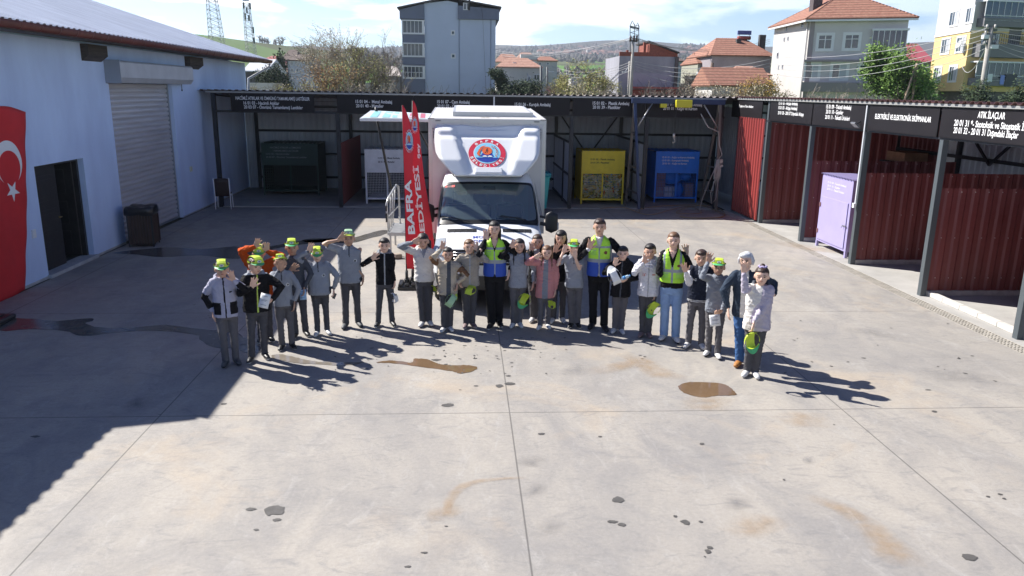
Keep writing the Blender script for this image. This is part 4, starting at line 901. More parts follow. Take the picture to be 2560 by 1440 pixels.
m = MB(); m.tube([(BX0-1.3, 17.9, 3.03), (BX0-1.05, 18.35, 1.38)], 0.028, 8); m.tube([(BX0-.5, 18.1, 3.0), (BX0-.02, 18.2, 2.1)], 0.02, 8); m.build('strut', vb, SF)
m = MB(); m.tube([(BX0-1.3, 17.9, 3.0), (BX0-1.3, 17.9, 3.25)], 0.035, 8); m.build('strut_cap', vb, SF)
# chassis, bumper and wheels
m = MB(); m.box(VX-0.42, VX-0.32, 13.6, 18.6, 0.55, 0.75); m.box(VX+0.32, VX+0.42, 13.6, 18.6, 0.55, 0.75); m.box(VX-0.9, VX+0.9, 15.2, 18.7, 0.80, 0.915); m.box(VX-0.8, VX+0.8, 13.0, 14.8, 0.28, 0.42); m.box(BX0+.05, BX1-.05, 15.05, 15.9, .45, .8); m.build('chassis', vb, VN)
def wheel(x, y, w=0.2, r=0.345):
    m = MB(); m.tube([(x-w/2, y, r), (x-w/2+.02, y, r), (x+w/2-.02, y, r), (x+w/2, y, r)], [r-0.03, r, r, r-0.03], 28); o = m.build('tyre', mat('tyre_rubber', (0.02, 0.02, 0.02), 0.85), VN)
    s = 1 if x > VX else -1; m = MB(); m.tube([(x+s*(w/2-.01), y, r), (x+s*(w/2+.008), y, r)], [0.21, 0.19], 20); m.tube([(x+s*(w/2+.008), y, r), (x+s*(w/2+.03), y, r)], 0.06, 10); m.build('rim', mat('rim_silver', (0.4, 0.4, 0.42), 0.35, metal=0.7), o)
for sx in (-1, 1): wheel(VX+sx*0.87, 13.55); wheel(VX+sx*0.85, 17.6)
# cab shell: stations up the nose, over the bonnet, windscreen and roof. (y, z, half width, plan rounding, crown)
ST = [(12.74, 0.36, 0.90, .22, .00), (12.66, 0.46, 0.93, .24, .00), (12.64, 0.62, 0.955, .25, .00), (12.66, 0.80, 0.965, .25, .0), (12.70, 0.95, 0.965, .25, .01), (12.76, 1.05, 0.955, .25, .03), (12.90, 1.125, 0.945, .24, .05), (13.10, 1.20, 0.935, .21, .06), (13.32, 1.265, 0.93, .17, .06), (13.52, 1.325, 0.92, .14, .055),
      (13.60, 1.345, 0.915, .13, .05), (13.80, 1.535, 0.89, .13, .04), (14.00, 1.725, 0.865, .13, .035), (14.18, 1.90, 0.845, .13, .03), (14.30, 2.01, 0.83, .13, .03), (14.40, 2.075, 0.82, .11, .045), (14.60, 2.125, 0.81, .06, .05), (14.98, 2.15, 0.81, .02, .05)]
NA = 21
def cabpt(st, s):
    y, z, hw, cv, cr = st; a = abs(s)
    return Vector((VX+hw*math.sin(s*math.pi/2*0.93)/math.sin(math.pi/2*0.93), y+cv*a**2.6*1.15, z-cr*a**2.2*1.3))
S_ = [-1+2*i/(NA-1) for i in range(NA)]
P = [[cabpt(st, s) for s in S_] for st in ST]
m = MB()
WS0, WS1 = 10, 14                     # rows of the windscreen opening
def isws(i, j): return WS0 <= i < WS1 and 0 < j < NA-2
m.grid(P, sm=True, skip=isws, flip=False)
# sides
for sgn, j in ((-1, 0), (1, NA-1)):
    edge = [P[i][j] for i in range(len(ST))]
    rowsS = []
    for e_ in edge:
        row = []
        for t in (0, .12, .3, .55, .8, 1):
            zb = 0.36; z = e_.z*(1-t)+zb*t; xo = VX+sgn*(abs(e_.x-VX)+(1.01-abs(e_.x-VX))*min(1, ((e_.z-z)/1.0)**0.6 if e_.z > z else 0)*0.9)
            row.append(Vector((xo, e_.y+0.03*t, z)))
        rowsS.append(row)
    last = [Vector((q.x, 15.0, q.z)) for q in rowsS[-1]]; rowsS.append(last)
    m.grid(rowsS, sm=True, flip=(sgn < 0), skip=lambda i, j_: False)
CAB = m.build('cab_shell', vw, VN)
# windscreen with black border
def surf(i0, f, s, off):
    i = min(int(i0+f), len(ST)-2); u = i0+f-i
    st = [ST[i][k]*(1-u)+ST[i+1][k]*u for k in range(5)]; p = cabpt(st, s); nrm = Vector((0, -(ST[WS1][1]-ST[WS0][1]), (ST[WS1][0]-ST[WS0][0]))); nrm = Vector((0.12*s, -0.74, 0.67)).normalized()
    return p+nrm*off
NW = 24; wsg = []; 
def wsP(u, v, off): # u across -1..1, v up 0..1 with rounded corners handled by the border
    return surf(WS0, 0.05+v*(WS1-WS0-0.1), u*0.93, off)
m = MB(); m.grid([[wsP(-0.955+1.91*i/NW, 0.075+0.86*j/10, 0.004) for i in range(NW+1)] for j in range(11)], sm=True)
m.build('windscreen', glass('windscreen_glass', (0.75, 0.88, 0.88), 2.4), VN)
m = MB(); out = []; inn = []
K = 72
def rrect(a, rx, ry, n=5):
    c, s = math.cos(a), math.sin(a); r = (abs(c)**n+abs(s)**n)**(-1/n); return c*r*rx, s*r*ry
for k in range(K+1):
    a = 2*math.pi*k/K; u, v = rrect(a, 1.03, .52, 9); out.append(wsP(u, 0.5+v*1.0, 0.007)); u, v = rrect(a, 0.965, .435, 7); inn.append(wsP(u, 0.505+v, 0.007))
m.grid([out, inn], sm=True, flip=False)
m.build('windscreen_border', vb, VN)
m = MB()
for (a, b, c) in ((-.93, .04, -.28), (.15, .03, .75)):
    p0, p1, p2 = wsP(a, .12, .03), wsP((a+c)/2, .10, .04), wsP(c, .02, .03); m.tube([p0, p1, p2], 0.010, 6); m.tube([wsP(a+.02, .16, .02), wsP(c-.15, .08, .02)], 0.007, 6)
m.build('wiper', vb, VN)
q = MB(); q.poly([wsP(-.90, .80, .010), wsP(-.60, .815, .010), wsP(-.60, .90, .010), wsP(-.90, .885, .010)]); stx = q.build('sticker_red', mat('sticker_red', (0.62, 0.06, 0.05), 0.4), VN)
q = MB()
for k in range(3):
    v0 = .81+.025*k; q.poly([wsP(-.87+.03*k, v0, .013), wsP(-.64, v0+.004, .013), wsP(-.64, v0+.012, .013), wsP(-.87+.03*k, v0+.008, .013)])
q.build('sticker_print', mat('sticker_pale', (0.6, 0.35, 0.3), 0.5), stx)
# cab interior
ins = mat('cab_interior', (0.035, 0.037, 0.04), 0.8); seatm = mat('seat_fabric', (0.03, 0.032, 0.036), 0.85)
m = MB(); m.box(VX-.8, VX+.8, 14.90, 14.94, 0.5, 2.05); m.box(VX-.85, VX+.85, 13.5, 14.9, .55, .6); m.build('cab_rear_wall', mat('cab_rear_lining', (0.62, 0.70, 0.70), 0.7), VN)
m = MB(); m.grid([[(VX+x, y, z+(-.02*abs(x))) for x in (-.84, -.5, 0, .5, .84)] for y, z in ((13.58, 1.27), (13.9, 1.30), (14.02, 1.27), (14.08, 1.05))], sm=True); m.box(VX-.1, VX+.25, 13.86, 14.0, 1.28, 1.37); m.box(VX+.52, VX+.58, 13.8, 13.9, 1.28, 1.33); m.box(VX-.42, VX-.34, 13.8, 13.88, 1.28, 1.34); m.build('dashboard', mat('dash', (0.16, 0.18, 0.19), 0.7), VN, bevel=0.01)
def seat(cx, w):
    m = MB()
    m.obox((cx, 14.62, 1.20), w, 0.16, 0.72, Matrix.Rotation(R_(-8), 3, 'X')); m.obox((cx, 14.42, 0.88), w, 0.5, 0.16); o = m.build('seat', seatm, VN, bevel=0.05)
    m = MB(); m.obox((cx-(0.17 if w > .6 else 0), 14.68, 1.69), 0.26, 0.11, 0.2); m.tube([(cx-.05, 14.66, 1.5), (cx-.05, 14.66, 1.6)], 0.01)
    if w > .6: m.obox((cx+.22, 14.68, 1.66), 0.26, 0.11, 0.2)
    m.build('headrest', seatm, o, bevel=0.035)
seat(VX+0.42, 0.52); seat(VX-0.36, 0.86)
m = MB(); ctr = Vector((VX+0.42, 14.12, 1.18)); u_, w_ = Vector((1, 0, 0)), Vector((0, .45, .9)).normalized()
m.tube([ctr+u_*.19*math.cos(a)+w_*.19*math.sin(a) for a in np.linspace(0, 2*math.pi, 25)], 0.014, 6); m.tube([ctr-u_*.18, ctr+u_*.18], 0.018, 5); m.tube([ctr, ctr+Vector((0, -.1, -.15))], 0.03, 6); m.build('steering_wheel', vb, VN)
m = MB(); p = wsP(0.02, .84, -.05); m.obox(p, 0.22, 0.03, 0.07); m.build('rear_view_mirror', vb, VN, bevel=0.01)
# bonnet vents, lettering, grille, lamps
def onhood(u, y, off=0.0):
    ys = [s[0] for s in ST]; i = max(k for k in range(len(ST)-1) if ys[k] <= y and k < 10 and k > 1); f = (y-ys[i])/(ys[i+1]-ys[i]); st = [ST[i][k]*(1-f)+ST[i+1][k]*f for k in range(5)]
    p = cabpt(st, u); p.y -= st[3]*abs(u)**2.6*1.15*0; return p+Vector((0, -.25, 1)).normalized()*off
for sg in (-1, 1):
    m = MB(); a, b = 0.17, 0.63
    m.grid([[onhood(sg*(a+(b-a)*k/6), y+0.02*(k/6), 0.006) for k in range(7)] for y in (13.28, 13.40)], sm=True, flip=(sg < 0)); v = m.build('bonnet_vent', vb, VN)
    m = MB()
    for k in range(5): u = sg*(a+(b-a)*(k+.5)/5); m.tube([onhood(u, 13.285, .009), onhood(u, 13.40, .009)], 0.004, 4)
    m.build('vent_rib', mat('rib_dark', (0.06, 0.06, 0.06), 0.5), v)
def hoodwarp(P):
    out = P.copy()
    for i in range(len(P)):
        q = onhood((P[i, 0]-VX)/0.97*0.62/0.66, P[i, 1], 0.004); out[i, 2] = q.z
    return out
navy = mat('navy_lettering', (0.015, 0.04, 0.30), 0.5)
def hoodtext(body, x0, x1, yb, h): lettering(body, (x0, yb, 1.2), (1, 0, 0), (0, 1, 0.0), x1-x0, h, navy, VN, bold=0.02, warp=hoodwarp)
A = atY(1183, 594, 13.0); hoodtext('MOBİL', A.x, A.x+0.36, 13.06, 0.085); hoodtext('TOPLAMA', A.x-0.07, A.x+0.45, 12.93, 0.085)
m = MB(); m.grid([[cabpt(ST[i], s)+Vector((0, -.012, 0)) for s in np.linspace(-.55, .55, 9)] for i in (3, 4, 5)], sm=True); g0 = m.build('grille', vb, VN)
m = MB()
for f in (3.3, 3.7, 4.1, 4.5): 
    i = int(f); u = f-i; st = [ST[i][k]*(1-u)+ST[i+1][k]*u for k in range(5)]; m.tube([cabpt(st, s)+Vector((0, -.022, 0)) for s in np.linspace(-.5, .5, 9)], 0.010, 5)
m.build('grille_bar', mat('chrome', (0.5, 0.5, 0.5), 0.2, metal=0.9), g0)
m = MB(); m.grid([[cabpt(ST[i], s)+Vector((0, -.014, 0)) for s in np.linspace(-.98, .98, 15)] for i in (0, 1, 2)], sm=True); m.build('bumper', mat('bumper_grey', (0.05, 0.052, 0.055), 0.6), VN)
for sg in (-1, 1):
    m = MB(); m.grid([[cabpt(ST[i], sg*s)+Vector((sg*0.004, -.012, .004)) for s in np.linspace(.64, 1.0, 7)] for i in (4, 5, 6, 7)], sm=True, flip=(sg < 0)); hl = m.build('headlight', mat('headlight_glass', (0.30, 0.34, 0.38), 0.08, spec=0.8), VN)
    m = MB()
    for s in (.74, .88): c = cabpt(ST[5], sg*s); m.disc(c+Vector((0, -.02, .01)), (sg*.3, -1, .4), 0.05, 16)
    m.build('lamp_reflector', mat('chrome', (0.5, 0.5, 0.5), 0.2, metal=0.9), hl)
    m = MB(); m.obox((VX+sg*.52, 12.62, 0.56), 0.14, 0.04, 0.08); m.build('fog_lamp', mat('headlight_glass', (0.30, 0.34, 0.38), 0.08, spec=0.8), VN, bevel=0.02)
    m = MB(); P_ = []
    for k in range(13):
        a = math.pi*k/12; P_.append([Vector((VX+sg*(0.985+d), 13.55-0.45*math.cos(a), 0.36+0.42*math.sin(a))) for d in (0, .03)])
    m.grid(P_, sm=True, flip=(sg > 0)); m.prism([(VX+sg*1.012, 13.55-0.41*math.cos(math.pi*k/12), 0.30+0.42*math.sin(math.pi*k/12)) for k in range(13)], (sg*.004, 0, 0)); m.build('wheel_arch', vb, VN)
    # door with window and mirror
    m = MB(); wx = VX+sg*0.965
    m.poly([(VX+sg*1.0, 13.72, 1.36), (VX+sg*1.0, 14.75, 1.36), (VX+sg*.89, 14.75, 1.98), (VX+sg*.885, 14.35, 1.96)]); m.build('side_window', mat('side_glass_dark', (0.02, 0.03, 0.035), 0.05), VN)
    mx_, my_ = (VX+1.10, 13.62) if sg > 0 else (VX-1.10, 14.55)      # the near-side mirror is folded back
    m = MB(); 
    Pm = []
    for i in range(9):
        v = -1+2*i/8; rz_ = (1-abs(v)**4)**.25; Pm.append([Vector((mx_+sg*0.02+0.115*rz_*math.copysign(abs(math.cos(a))**.6, math.cos(a)), my_+0.06*rz_*math.copysign(abs(math.sin(a))**.8, math.sin(a)), 1.38+0.20*v)) for a in np.linspace(0, 2*math.pi, 17)])
    m.grid(Pm, sm=True); mr = m.build('mirror', vb, VN)
    m = MB(); m.bar((VX+sg*.93, my_+.10, 1.34), (mx_, my_+.01, 1.32), 0.05, 0.06); m.bar((VX+sg*.93, my_+.14, 1.46), (mx_, my_+.03, 1.44), 0.04, 0.04); m.build('mirror_arm', vb, mr)
    m = MB(); m.obox((mx_+sg*0.135, my_-.02, 1.31), 0.025, 0.06, 0.13); m.build('indicator', mat('indicator_clear', (0.55, 0.52, 0.48), 0.2), mr, bevel=0.008)
    m = MB(); m.tube([(VX+sg*.62, 14.55, 2.12), (VX+sg*.62, 14.5, 2.155)], [0.05, 0.03], 8); m.build('roof_plug', vb, VN)
# roof fairing
FT = []
NT, NSf = 22, 40
FOUT = [(0.0, .66), (.06, .74), (.2, .86), (.33, .96), (.42, 1.0), (.62, 1.02), (.8, 1.02), (.93, 1.015), (1.0, .98)]
def fair(s, t):
    hw = np.interp(t, [a for a, b in FOUT], [b for a, b in FOUT])
    z = 2.155+(3.0-2.155)*t*(1-0.0*abs(s))-(0.035*(1-min(1, abs(s)/.5)) if t > .93 else 0)
    y = float(np.interp(t, [0, .72, .80, 1], [14.05, 14.76, 14.88, 14.97]))
    a = abs(s)*hw
    # side wings stand proud of the recessed crest panel, widening downwards
    inner = 0.40+0.28*t**1.5 if t > .12 else .40
    wing = 1/(1+math.exp(-(a-inner)/0.012))
    y -= 0.14*wing*min(1, t*3.2)*min(1, (1-t)/.10)
    # roll back at the outer edge to meet the box
    e_ = max(0, (abs(s)-0.93)/0.07); y += (14.99-y)*e_**1.6
    return Vector((VX+s*hw, min(y, 14.995), z))
ss = sorted(set([-1+2*i/NSf for i in range(NSf+1)]+[-.99, .99, -.97, .97]))
ts = [i/44 for i in range(45)]
P = [[fair(s, t) for s in ss] for t in ts]
P.append([Vector((q.x, 14.996, q.z+0.012)) for q in P[-1]]); P.insert(0, [Vector((q.x, q.y+0.10, q.z-0.03)) for q in P[0]])
m = MB(); m.grid(P, sm=True); FR = m.build('roof_fairing', vw, VN)
m = MB(); m.obox((VX+0.0, 14.12, 2.235), 0.50, 0.05, 0.14, Matrix.Rotation(R_(-48), 3, 'X')); m.build('fairing_step', vw, FR, bevel=0.015)
E_RED = mat('crest_red', (0.60, 0.02, 0.06), 0.5); E_SKY = mat('crest_sky', (0.25, 0.60, 0.80), 0.5); E_OR = mat('crest_orange', (0.75, 0.13, 0.03), 0.5); E_NAVY = mat('crest_navy', (0.015, 0.05, 0.35), 0.5); E_BR = mat('crest_brown', (0.12, 0.03, 0.02), 0.6); E_PALE = mat('crest_leaf', (0.75, 0.35, 0.2), 0.6)
def crest(c, ux, uy, R, parent, ry=1.0, letters=True, warp=None, lift=0.002):
    c, ux, uy = Vector(c), Vector(ux).normalized(), Vector(uy).normalized(); n = ux.cross(uy)
    def pt(x, y, l): return c+ux*x*R+uy*y*R*ry+n*lift*l
    m = MB()
    def pl(P, l, mi): m.poly([pt(x, y, l) for x, y in P], mi)
    def circ(cx, cy, r, l, mi, k=40): pl([(cx+r*math.cos(2*math.pi*i/k), cy+r*math.sin(2*math.pi*i/k)) for i in range(k)], l, mi)
    circ(0, 0, 1, 1, 0, 56); circ(0, 0, .73, 2, 1); circ(0, 0, .705, 3, 2)
    pl([(-.62, -.32), (.62, -.32), (.5, -.48), (.25, -.60), (0, -.65), (-.25, -.60), (-.5, -.48)], 4, 4)
    pl([(-.62, -.32), (-.55, -.40), (.55, -.40), (.62, -.32)], 5, 4)
    pl([(-.36, -.22), (-.20, .08), (.20, .08), (.36, -.22), (.27, -.27), (.12, -.22), (0, -.27), (-.12, -.22), (-.27, -.27)], 5, 4)
    for x in (-.13, .15): pl([(x+.13*math.cos(a), -.27+.09*math.sin(a)) for a in np.linspace(0, math.pi, 10)], 6, 1)
    k = 48; pl([((.25 if i % 2 else .285)*math.cos(2*math.pi*i/k), .14+(.25 if i % 2 else .285)*math.sin(2*math.pi*i/k)*1.05) for i in range(k)], 7, 3)
    pl([(-.08, .1), (-.02, .28), (.05, .33), (.03, .2), (.07, .12), (0, .06)], 8, 5); pl([(-.14, .02), (-.08, .06), (-.05, .01), (-.09, -.02)], 8, 5); pl([(-.03, .0), (.02, .05), (.05, 0)], 8, 5)
    B = [(-.48, -.20), (-.55, -.08), (-.52, .05), (-.47, .12), (-.46, .22), (-.40, .27), (-.36, .38), (-.26, .45), (-.10, .50), (-.05, .50), (-.12, .42), (-.22, .36), (-.29, .28), (-.30, .20), (-.38, .12), (-.37, .02), (-.43, -.02), (-.38, -.10), (-.37, -.20)]
    pl(B, 7, 3)
    rr = random.Random(3)
    for i in range(26):
        a = math.radians(62-95*i/26); rr_ = .52+rr.uniform(-.07, .07); x, y = rr_*math.cos(a), rr_*math.sin(a)+.02; q = .055
        an = rr.uniform(0, 3); pl([(x+q*math.cos(an), y+q*math.sin(an)), (x-.02*math.sin(an), y+.02*math.cos(an)), (x-q*math.cos(an), y-q*math.sin(an)), (x+.02*math.sin(an), y-.02*math.cos(an))], 7+(i % 3)*.3, [6, 3, 5][i % 3])
    if warp:
        for i, v in enumerate(m.v): m.v[i] = tuple(warp(np.array([v]))[0])
    o = m.build('crest', [E_RED, LET_W, E_SKY, E_OR, E_NAVY, E_BR, E_PALE], parent)
    if letters:
        for word, a0, a1, flip in (('BAFRA', 132, 48, False), ('BELEDİYESİ', 202, 338, True)):
            for i, chh in enumerate(word):
                a = math.radians(a0+(a1-a0)*i/(len(word)-1)); r0 = .775 if not flip else .945
                up_ = Vector((math.cos(a), math.sin(a))) if not flip else Vector((-math.cos(a), -math.sin(a)))
                right = Vector((up_.y, -up_.x)); wl = .15*(.35 if chh == 'İ' else 1)
                p2 = Vector((math.cos(a), math.sin(a)))*r0-right*wl/2
                U = ux*right.x+uy*right.y*ry; Vv = ux*up_.x+uy*up_.y*ry
                me = text_mesh(chh, 0.03); co = np.zeros(len(me.vertices)*3); me.vertices.foreach_get('co', co); co = co.reshape(-1, 3); mn, mxx = co.min(0), co.max(0)
                X = (co[:, 0]-mn[0])/(mxx[0]-mn[0])*wl*R; Y_ = co[:, 1]/.73*.155*R
                Pq = np.array(pt(p2.x, p2.y, 3))[None]+X[:, None]*np.array(U)+Y_[:, None]*np.array(Vv)
                if warp: Pq = warp(Pq)
                me.vertices.foreach_set('co', Pq.ravel()); me.update(); me.materials.clear(); me.materials.append(LET_W); link_mesh('crest_letter', me, o)
    return o
tn = math.atan2(0.608, 0.71)
crest((VX-0.02, 14.466, 2.524), (1, 0, 0), (0, math.cos(tn), math.sin(tn)), 0.345, FR, 1.08)

# ---- folding steps and platform beside the van
PLT = thing('metal_platform', 'grey aluminium platform with side railing standing beside the van', 'platform', (-1.2, 17.8, 0))
alu = mat('aluminium', (0.50, 0.51, 0.52), 0.35, metal=0.5, var=0.1, vs=8)
m = MB()
for k in range(9): m.box(-1.70, -0.74, 17.2+k*0.15, 17.2+k*0.15+0.135, 0.50, 0.525)
m.build('deck', alu, PLT)
m = MB(); m.box(-1.74, -1.70, 17.18, 18.56, 0.47, 0.535); m.box(-.74, -.70, 17.18, 18.56, .47, .535); m.box(-1.70, -.74, 17.17, 17.197, .46, .53); m.build('deck_frame', alu, PLT)
for x in (-1.68, -0.95):
    for y in (17.25, 18.45):
        m = MB(); m.bar((x, y, 0), (x, y, .47), .04); m.build('leg', alu, PLT)
m = MB(); m.tube([(-1.72, 17.3, .5), (-1.76, 17.32, 1.15), (-1.72, 17.45, 1.28), (-1.62, 18.35, 1.46), (-1.58, 18.45, 1.42), (-1.56, 18.45, .5)], .024, 8)
for t in (.25, .5, .75): m.tube([(-1.74+.04*t*4*.25, 17.34+1.1*t, .5), (-1.72+.12*t, 17.4+1.0*t, 1.28+.18*t)], .014, 6)
m.tube([(-1.735, 17.32, .85), (-1.58, 18.43, .95)], .014, 6); m.build('railing', alu, PLT)
m = MB(); m.box(-1.78, -1.745, 17.28, 17.36, .75, .95); m.box(-1.78, -1.745, 17.28, 17.36, 1.0, 1.12); m.build('clamp', BLACKP, PLT)
st_ = MB(); pz = G(992, 646); st_.obox((pz.x, pz.y, 0.055), .22, .16, .11, Matrix.Rotation(.4, 3, 'Z')); tag(st_.build('stone_block', mat('stone_block', (0.33, 0.28, 0.23), .9, var=.2, vs=8), bevel=.03), 'small rough stone block on the ground under the metal platform', 'stone')

# ---- two feather flags
def feather(label, bx, by, tipz, botz, wid, sway, seed, words, emb, loc2):
    T = thing('feather_flag', label, 'flag', (bx, by, 0), 'red feather flags beside the van')
    def edge(t):   # t 0 bottom .. 1 top : pole side x, free side x
        p = bx+sway[0]*t**2; w = wid*np.interp(t, [0, .1, .25, .55, .78, .9, .97, 1], sway[1]); return p, p+w
    def wv(x, z): return by-0.03+0.025*math.sin((x-bx)*7+z*1.3+seed)+0.02*math.sin(z*3.1+seed*2)
    m = MB(); P = []
    for i in range(49):
        t = i/48; a, b = edge(t); z = botz+(tipz-botz)*t; P.append([(a+(b-a)*j/24, wv(a+(b-a)*j/24, z), z) for j in range(25)])
    m.grid(P, sm=True); m.build('cloth', mat('banner_red', (0.68, 0.012, 0.03), 0.55, var=.08, vs=2), T, solid=0.002)
    def warp(Q):
        Q = Q.copy()
        for i in range(len(Q)): Q[i, 1] = wv(Q[i, 0], Q[i, 2])-0.03
        return Q
    for (w, x, z0, z1, h, lean) in words:
        lettering(w, (x, by-.04, z0), (lean, 0, 1), (-1, 0, lean), (z1-z0), h, LET_W, T, bold=.03, warp=warp)
    if emb:
        cx, cz, r, ry = emb
        def warp2(Q):
            Q = Q.copy()
            for i in range(len(Q)):
                d = (by-.06)-Q[i, 1]; Q[i, 1] = wv(Q[i, 0], Q[i, 2])-0.006-d*1.0
            return Q
        crest((cx, by-.06, cz), (1, 0, 0), (0, 0, 1), r, T, ry, True, warp2, 0.0012)
    m = MB(); m.tube([(bx, by, 0.14), (bx, by, botz), (bx+sway[0]*.25, by, botz+(tipz-botz)*.5), (bx+sway[0], by, tipz)], [.014, .014, .011, .006], 8); m.tube([(bx, by, .12), (bx, by, .34)], .028, 8); m.build('pole', BLACKP, T)
    m = MB(); m.box(bx-.16, bx+.30, by-.2, by+.24, 0.0, .07)
    for k in range(4): m.box(bx-.15+k*.12, bx-.07+k*.12, by-.18, by+.22, .07, .115)
    m.tube([(bx, by, .07), (bx, by, .18)], .05, 10); m.build('base', mat('base_black', (.02, .02, .022), .35), T, bevel=.012)
    return T
YF = 14.25
q = lambda x, y: atY(x, y, YF)
feather('front red feather flag reading BAFRA with the town crest, on a black base', q(1017, 700).x, YF, q(1016, 263).z, q(1017, 672).z, 0.46, (-0.02, [.80, .60, .44, .31, .42, .30, .15, .04]), 1.0,
        [('BAFRA', q(1038, 583).x, q(1038, 583).z, q(1030, 448).z, .125, -0.06)], (q(1024, 352).x, q(1024, 352).z, .085, 2.6), None)
YF2 = 14.42
q = lambda x, y: atY(x, y, YF2)
feather('rear red feather flag reading BELEDİYESİ, overlapping the front flag beside the van', q(1032, 690).x, YF2, q(1038, 252).z, q(1040, 650).z, 0.45, (0.05, [1.0, .92, .82, .50, .32, .26, .15, .05]), 2.3,
        [('BELEDİYESİ', q(1069, 645).x, q(1069, 645).z, q(1052, 412).z, .092, -0.085), ('şey', q(1050, 396).x, q(1046, 396).z, q(1044, 358).z, .05, -.02)], (q(1037, 312).x, q(1037, 312).z, .062, 2.6), None)
YF = 14.25
# black base at the very left edge of the yard
g_ = G(8, 806); BB = thing('flag_base', 'black plastic base block lying in the shade at the left edge', 'base', (g_.x-.25, g_.y, 0))
m = MB(); m.box(g_.x-.75, g_.x+.08, g_.y-.28, g_.y+.25, 0, .085); m.build('block', mat('base_black', (.02, .02, .022), .35), BB, bevel=.03)
m = MB(); m.box(g_.x-.6, g_.x-.04, g_.y-.18, g_.y+.15, .085, .105); m.build('rim', mat('base_black', (.02, .02, .022), .35), BB, bevel=.01)
# ================================================================== people
TS = bpy.data.scenes.new('work'); 
def remesh(mb, voxel, smooth=2, disp=0.0, dscale=0.08, seed=0):
    me = bpy.data.meshes.new('tmp'); me.from_pydata(mb.v, [], mb.f); me.update()
    ob = bpy.data.objects.new('tmp', me); TS.collection.objects.link(ob)
    r = ob.modifiers.new('r', 'REMESH'); r.mode = 'VOXEL'; r.voxel_size = voxel; r.adaptivity = 0
    if smooth:
        s = ob.modifiers.new('s', 'SMOOTH'); s.factor = 0.5; s.iterations = smooth
    TS.view_layers[0].update(); dg = TS.view_layers[0].depsgraph
    out = bpy.data.meshes.new_from_object(ob.evaluated_get(dg))
    bpy.data.objects.remove(ob); bpy.data.meshes.remove(me)
    if disp:
        n = len(out.vertices); co = np.zeros(n*3); out.vertices.foreach_get('co', co); co = co.reshape(-1, 3); nr = np.zeros(n*3); out.vertex_normals.foreach_get('vector', nr); nr = nr.reshape(-1, 3)
        rs = np.random.RandomState(seed); d = np.zeros(n)
        for k in range(7):       # wrinkles: a few folded waves, mostly running across the limb
            dr = rs.normal(size=3)*np.array([.8, .8, 1.5]); dr /= np.linalg.norm(dr); dr2 = rs.normal(size=3); f = rs.uniform(.5, 1.6)/dscale
            ph = co@dr*f*2*math.pi+rs.uniform(0, 6)+1.6*np.sin(co@dr2*2*math.pi/dscale/2.5+rs.uniform(0, 6)); d += (1-np.abs(np.sin(ph)))**2*rs.uniform(.4, 1)
        d = (d/7-.35)*disp; co += nr*d[:, None]; out.vertices.foreach_set('co', co.ravel()); out.update()
    return out
def limb(m, pts, rs, flat=1.0, axis=None, n=12, round_ends=True):
    # closed tapering limb; its section is an ellipse: r along `axis`, r*flat across it
    P = [Vector(p) for p in pts]; rs = list(rs)
    if round_ends:
        d0 = (P[0]-P[1]).normalized(); d1 = (P[-1]-P[-2]).normalized(); a, b = P[0], P[-1]; ra, rb = rs[0], rs[-1]
        P = [a+d0*ra*.98*min(flat, 1), a+d0*ra*.7*min(flat, 1)]+P+[b+d1*rb*.7*min(flat, 1), b+d1*rb*.98*min(flat, 1)]; rs = [ra*.2, ra*.72]+rs+[rb*.72, rb*.2]
    vs = []; fs = []; prev = Vector(axis) if axis else None
    for i, p in enumerate(P):
        d = (P[min(i+1, len(P)-1)]-P[max(i-1, 0)])
        d = d.normalized() if d.length > 1e-7 else Vector((0, 0, 1))
        u = (prev-d*prev.dot(d)) if prev is not None else d.orthogonal()
        u = u.normalized() if u.length > 1e-4 else d.orthogonal().normalized()
        if axis is None: prev = u
        w = d.cross(u)
        for k in range(n): a = 2*math.pi*k/n; vs.append(p+u*math.cos(a)*rs[i]+w*math.sin(a)*rs[i]*flat)
    for i in range(len(P)-1):
        for k in range(n): fs.append((i*n+k, i*n+(k+1) % n, (i+1)*n+(k+1) % n, (i+1)*n+k))
    fs.append(tuple(reversed(range(n)))); o = (len(P)-1)*n; fs.append(tuple(o+k for k in range(n)))
    m.add(vs, fs, 0, True)
def loft(m, rings, U, V, n=20, pw=2.5):
    vs = []; fs = []
    for c, hw, hd in rings:
        for k in range(n):
            a = 2*math.pi*k/n; ca, sa = math.cos(a), math.sin(a); x = math.copysign(abs(ca)**(2/pw), ca); y = math.copysign(abs(sa)**(2/pw), sa)
            vs.append(Vector(c)+U*x*hw+V*y*hd)
    R = len(rings)
    for i in range(R-1):
        for k in range(n): fs.append((i*n+k, i*n+(k+1) % n, (i+1)*n+(k+1) % n, (i+1)*n+k))
    fs.append(tuple(reversed(range(n)))); fs.append(tuple((R-1)*n+k for k in range(n)))
    m.add(vs, fs, 0, True)
def ell(m, c, ax, n=14):
    A, B, C = ax; c = Vector(c); rows = []
    vs = []; fs = []; R = 9
    for i in range(1, R):
        v = math.pi*i/R
        for k in range(n): a = 2*math.pi*k/n; vs.append(c+A*math.sin(v)*math.cos(a)+B*math.sin(v)*math.sin(a)+C*math.cos(v))
    t = len(vs); vs.append(c+C); vs.append(c-C)
    for k in range(n): fs.append((t, k, (k+1) % n))
    for i in range(R-2):
        for k in range(n): fs.append((i*n+k, (i+1)*n+k, (i+1)*n+(k+1) % n, i*n+(k+1) % n))
    for k in range(n): fs.append(((R-2)*n+(k+1) % n, (R-2)*n+k, t+1))
    m.add(vs, fs, 0, True)
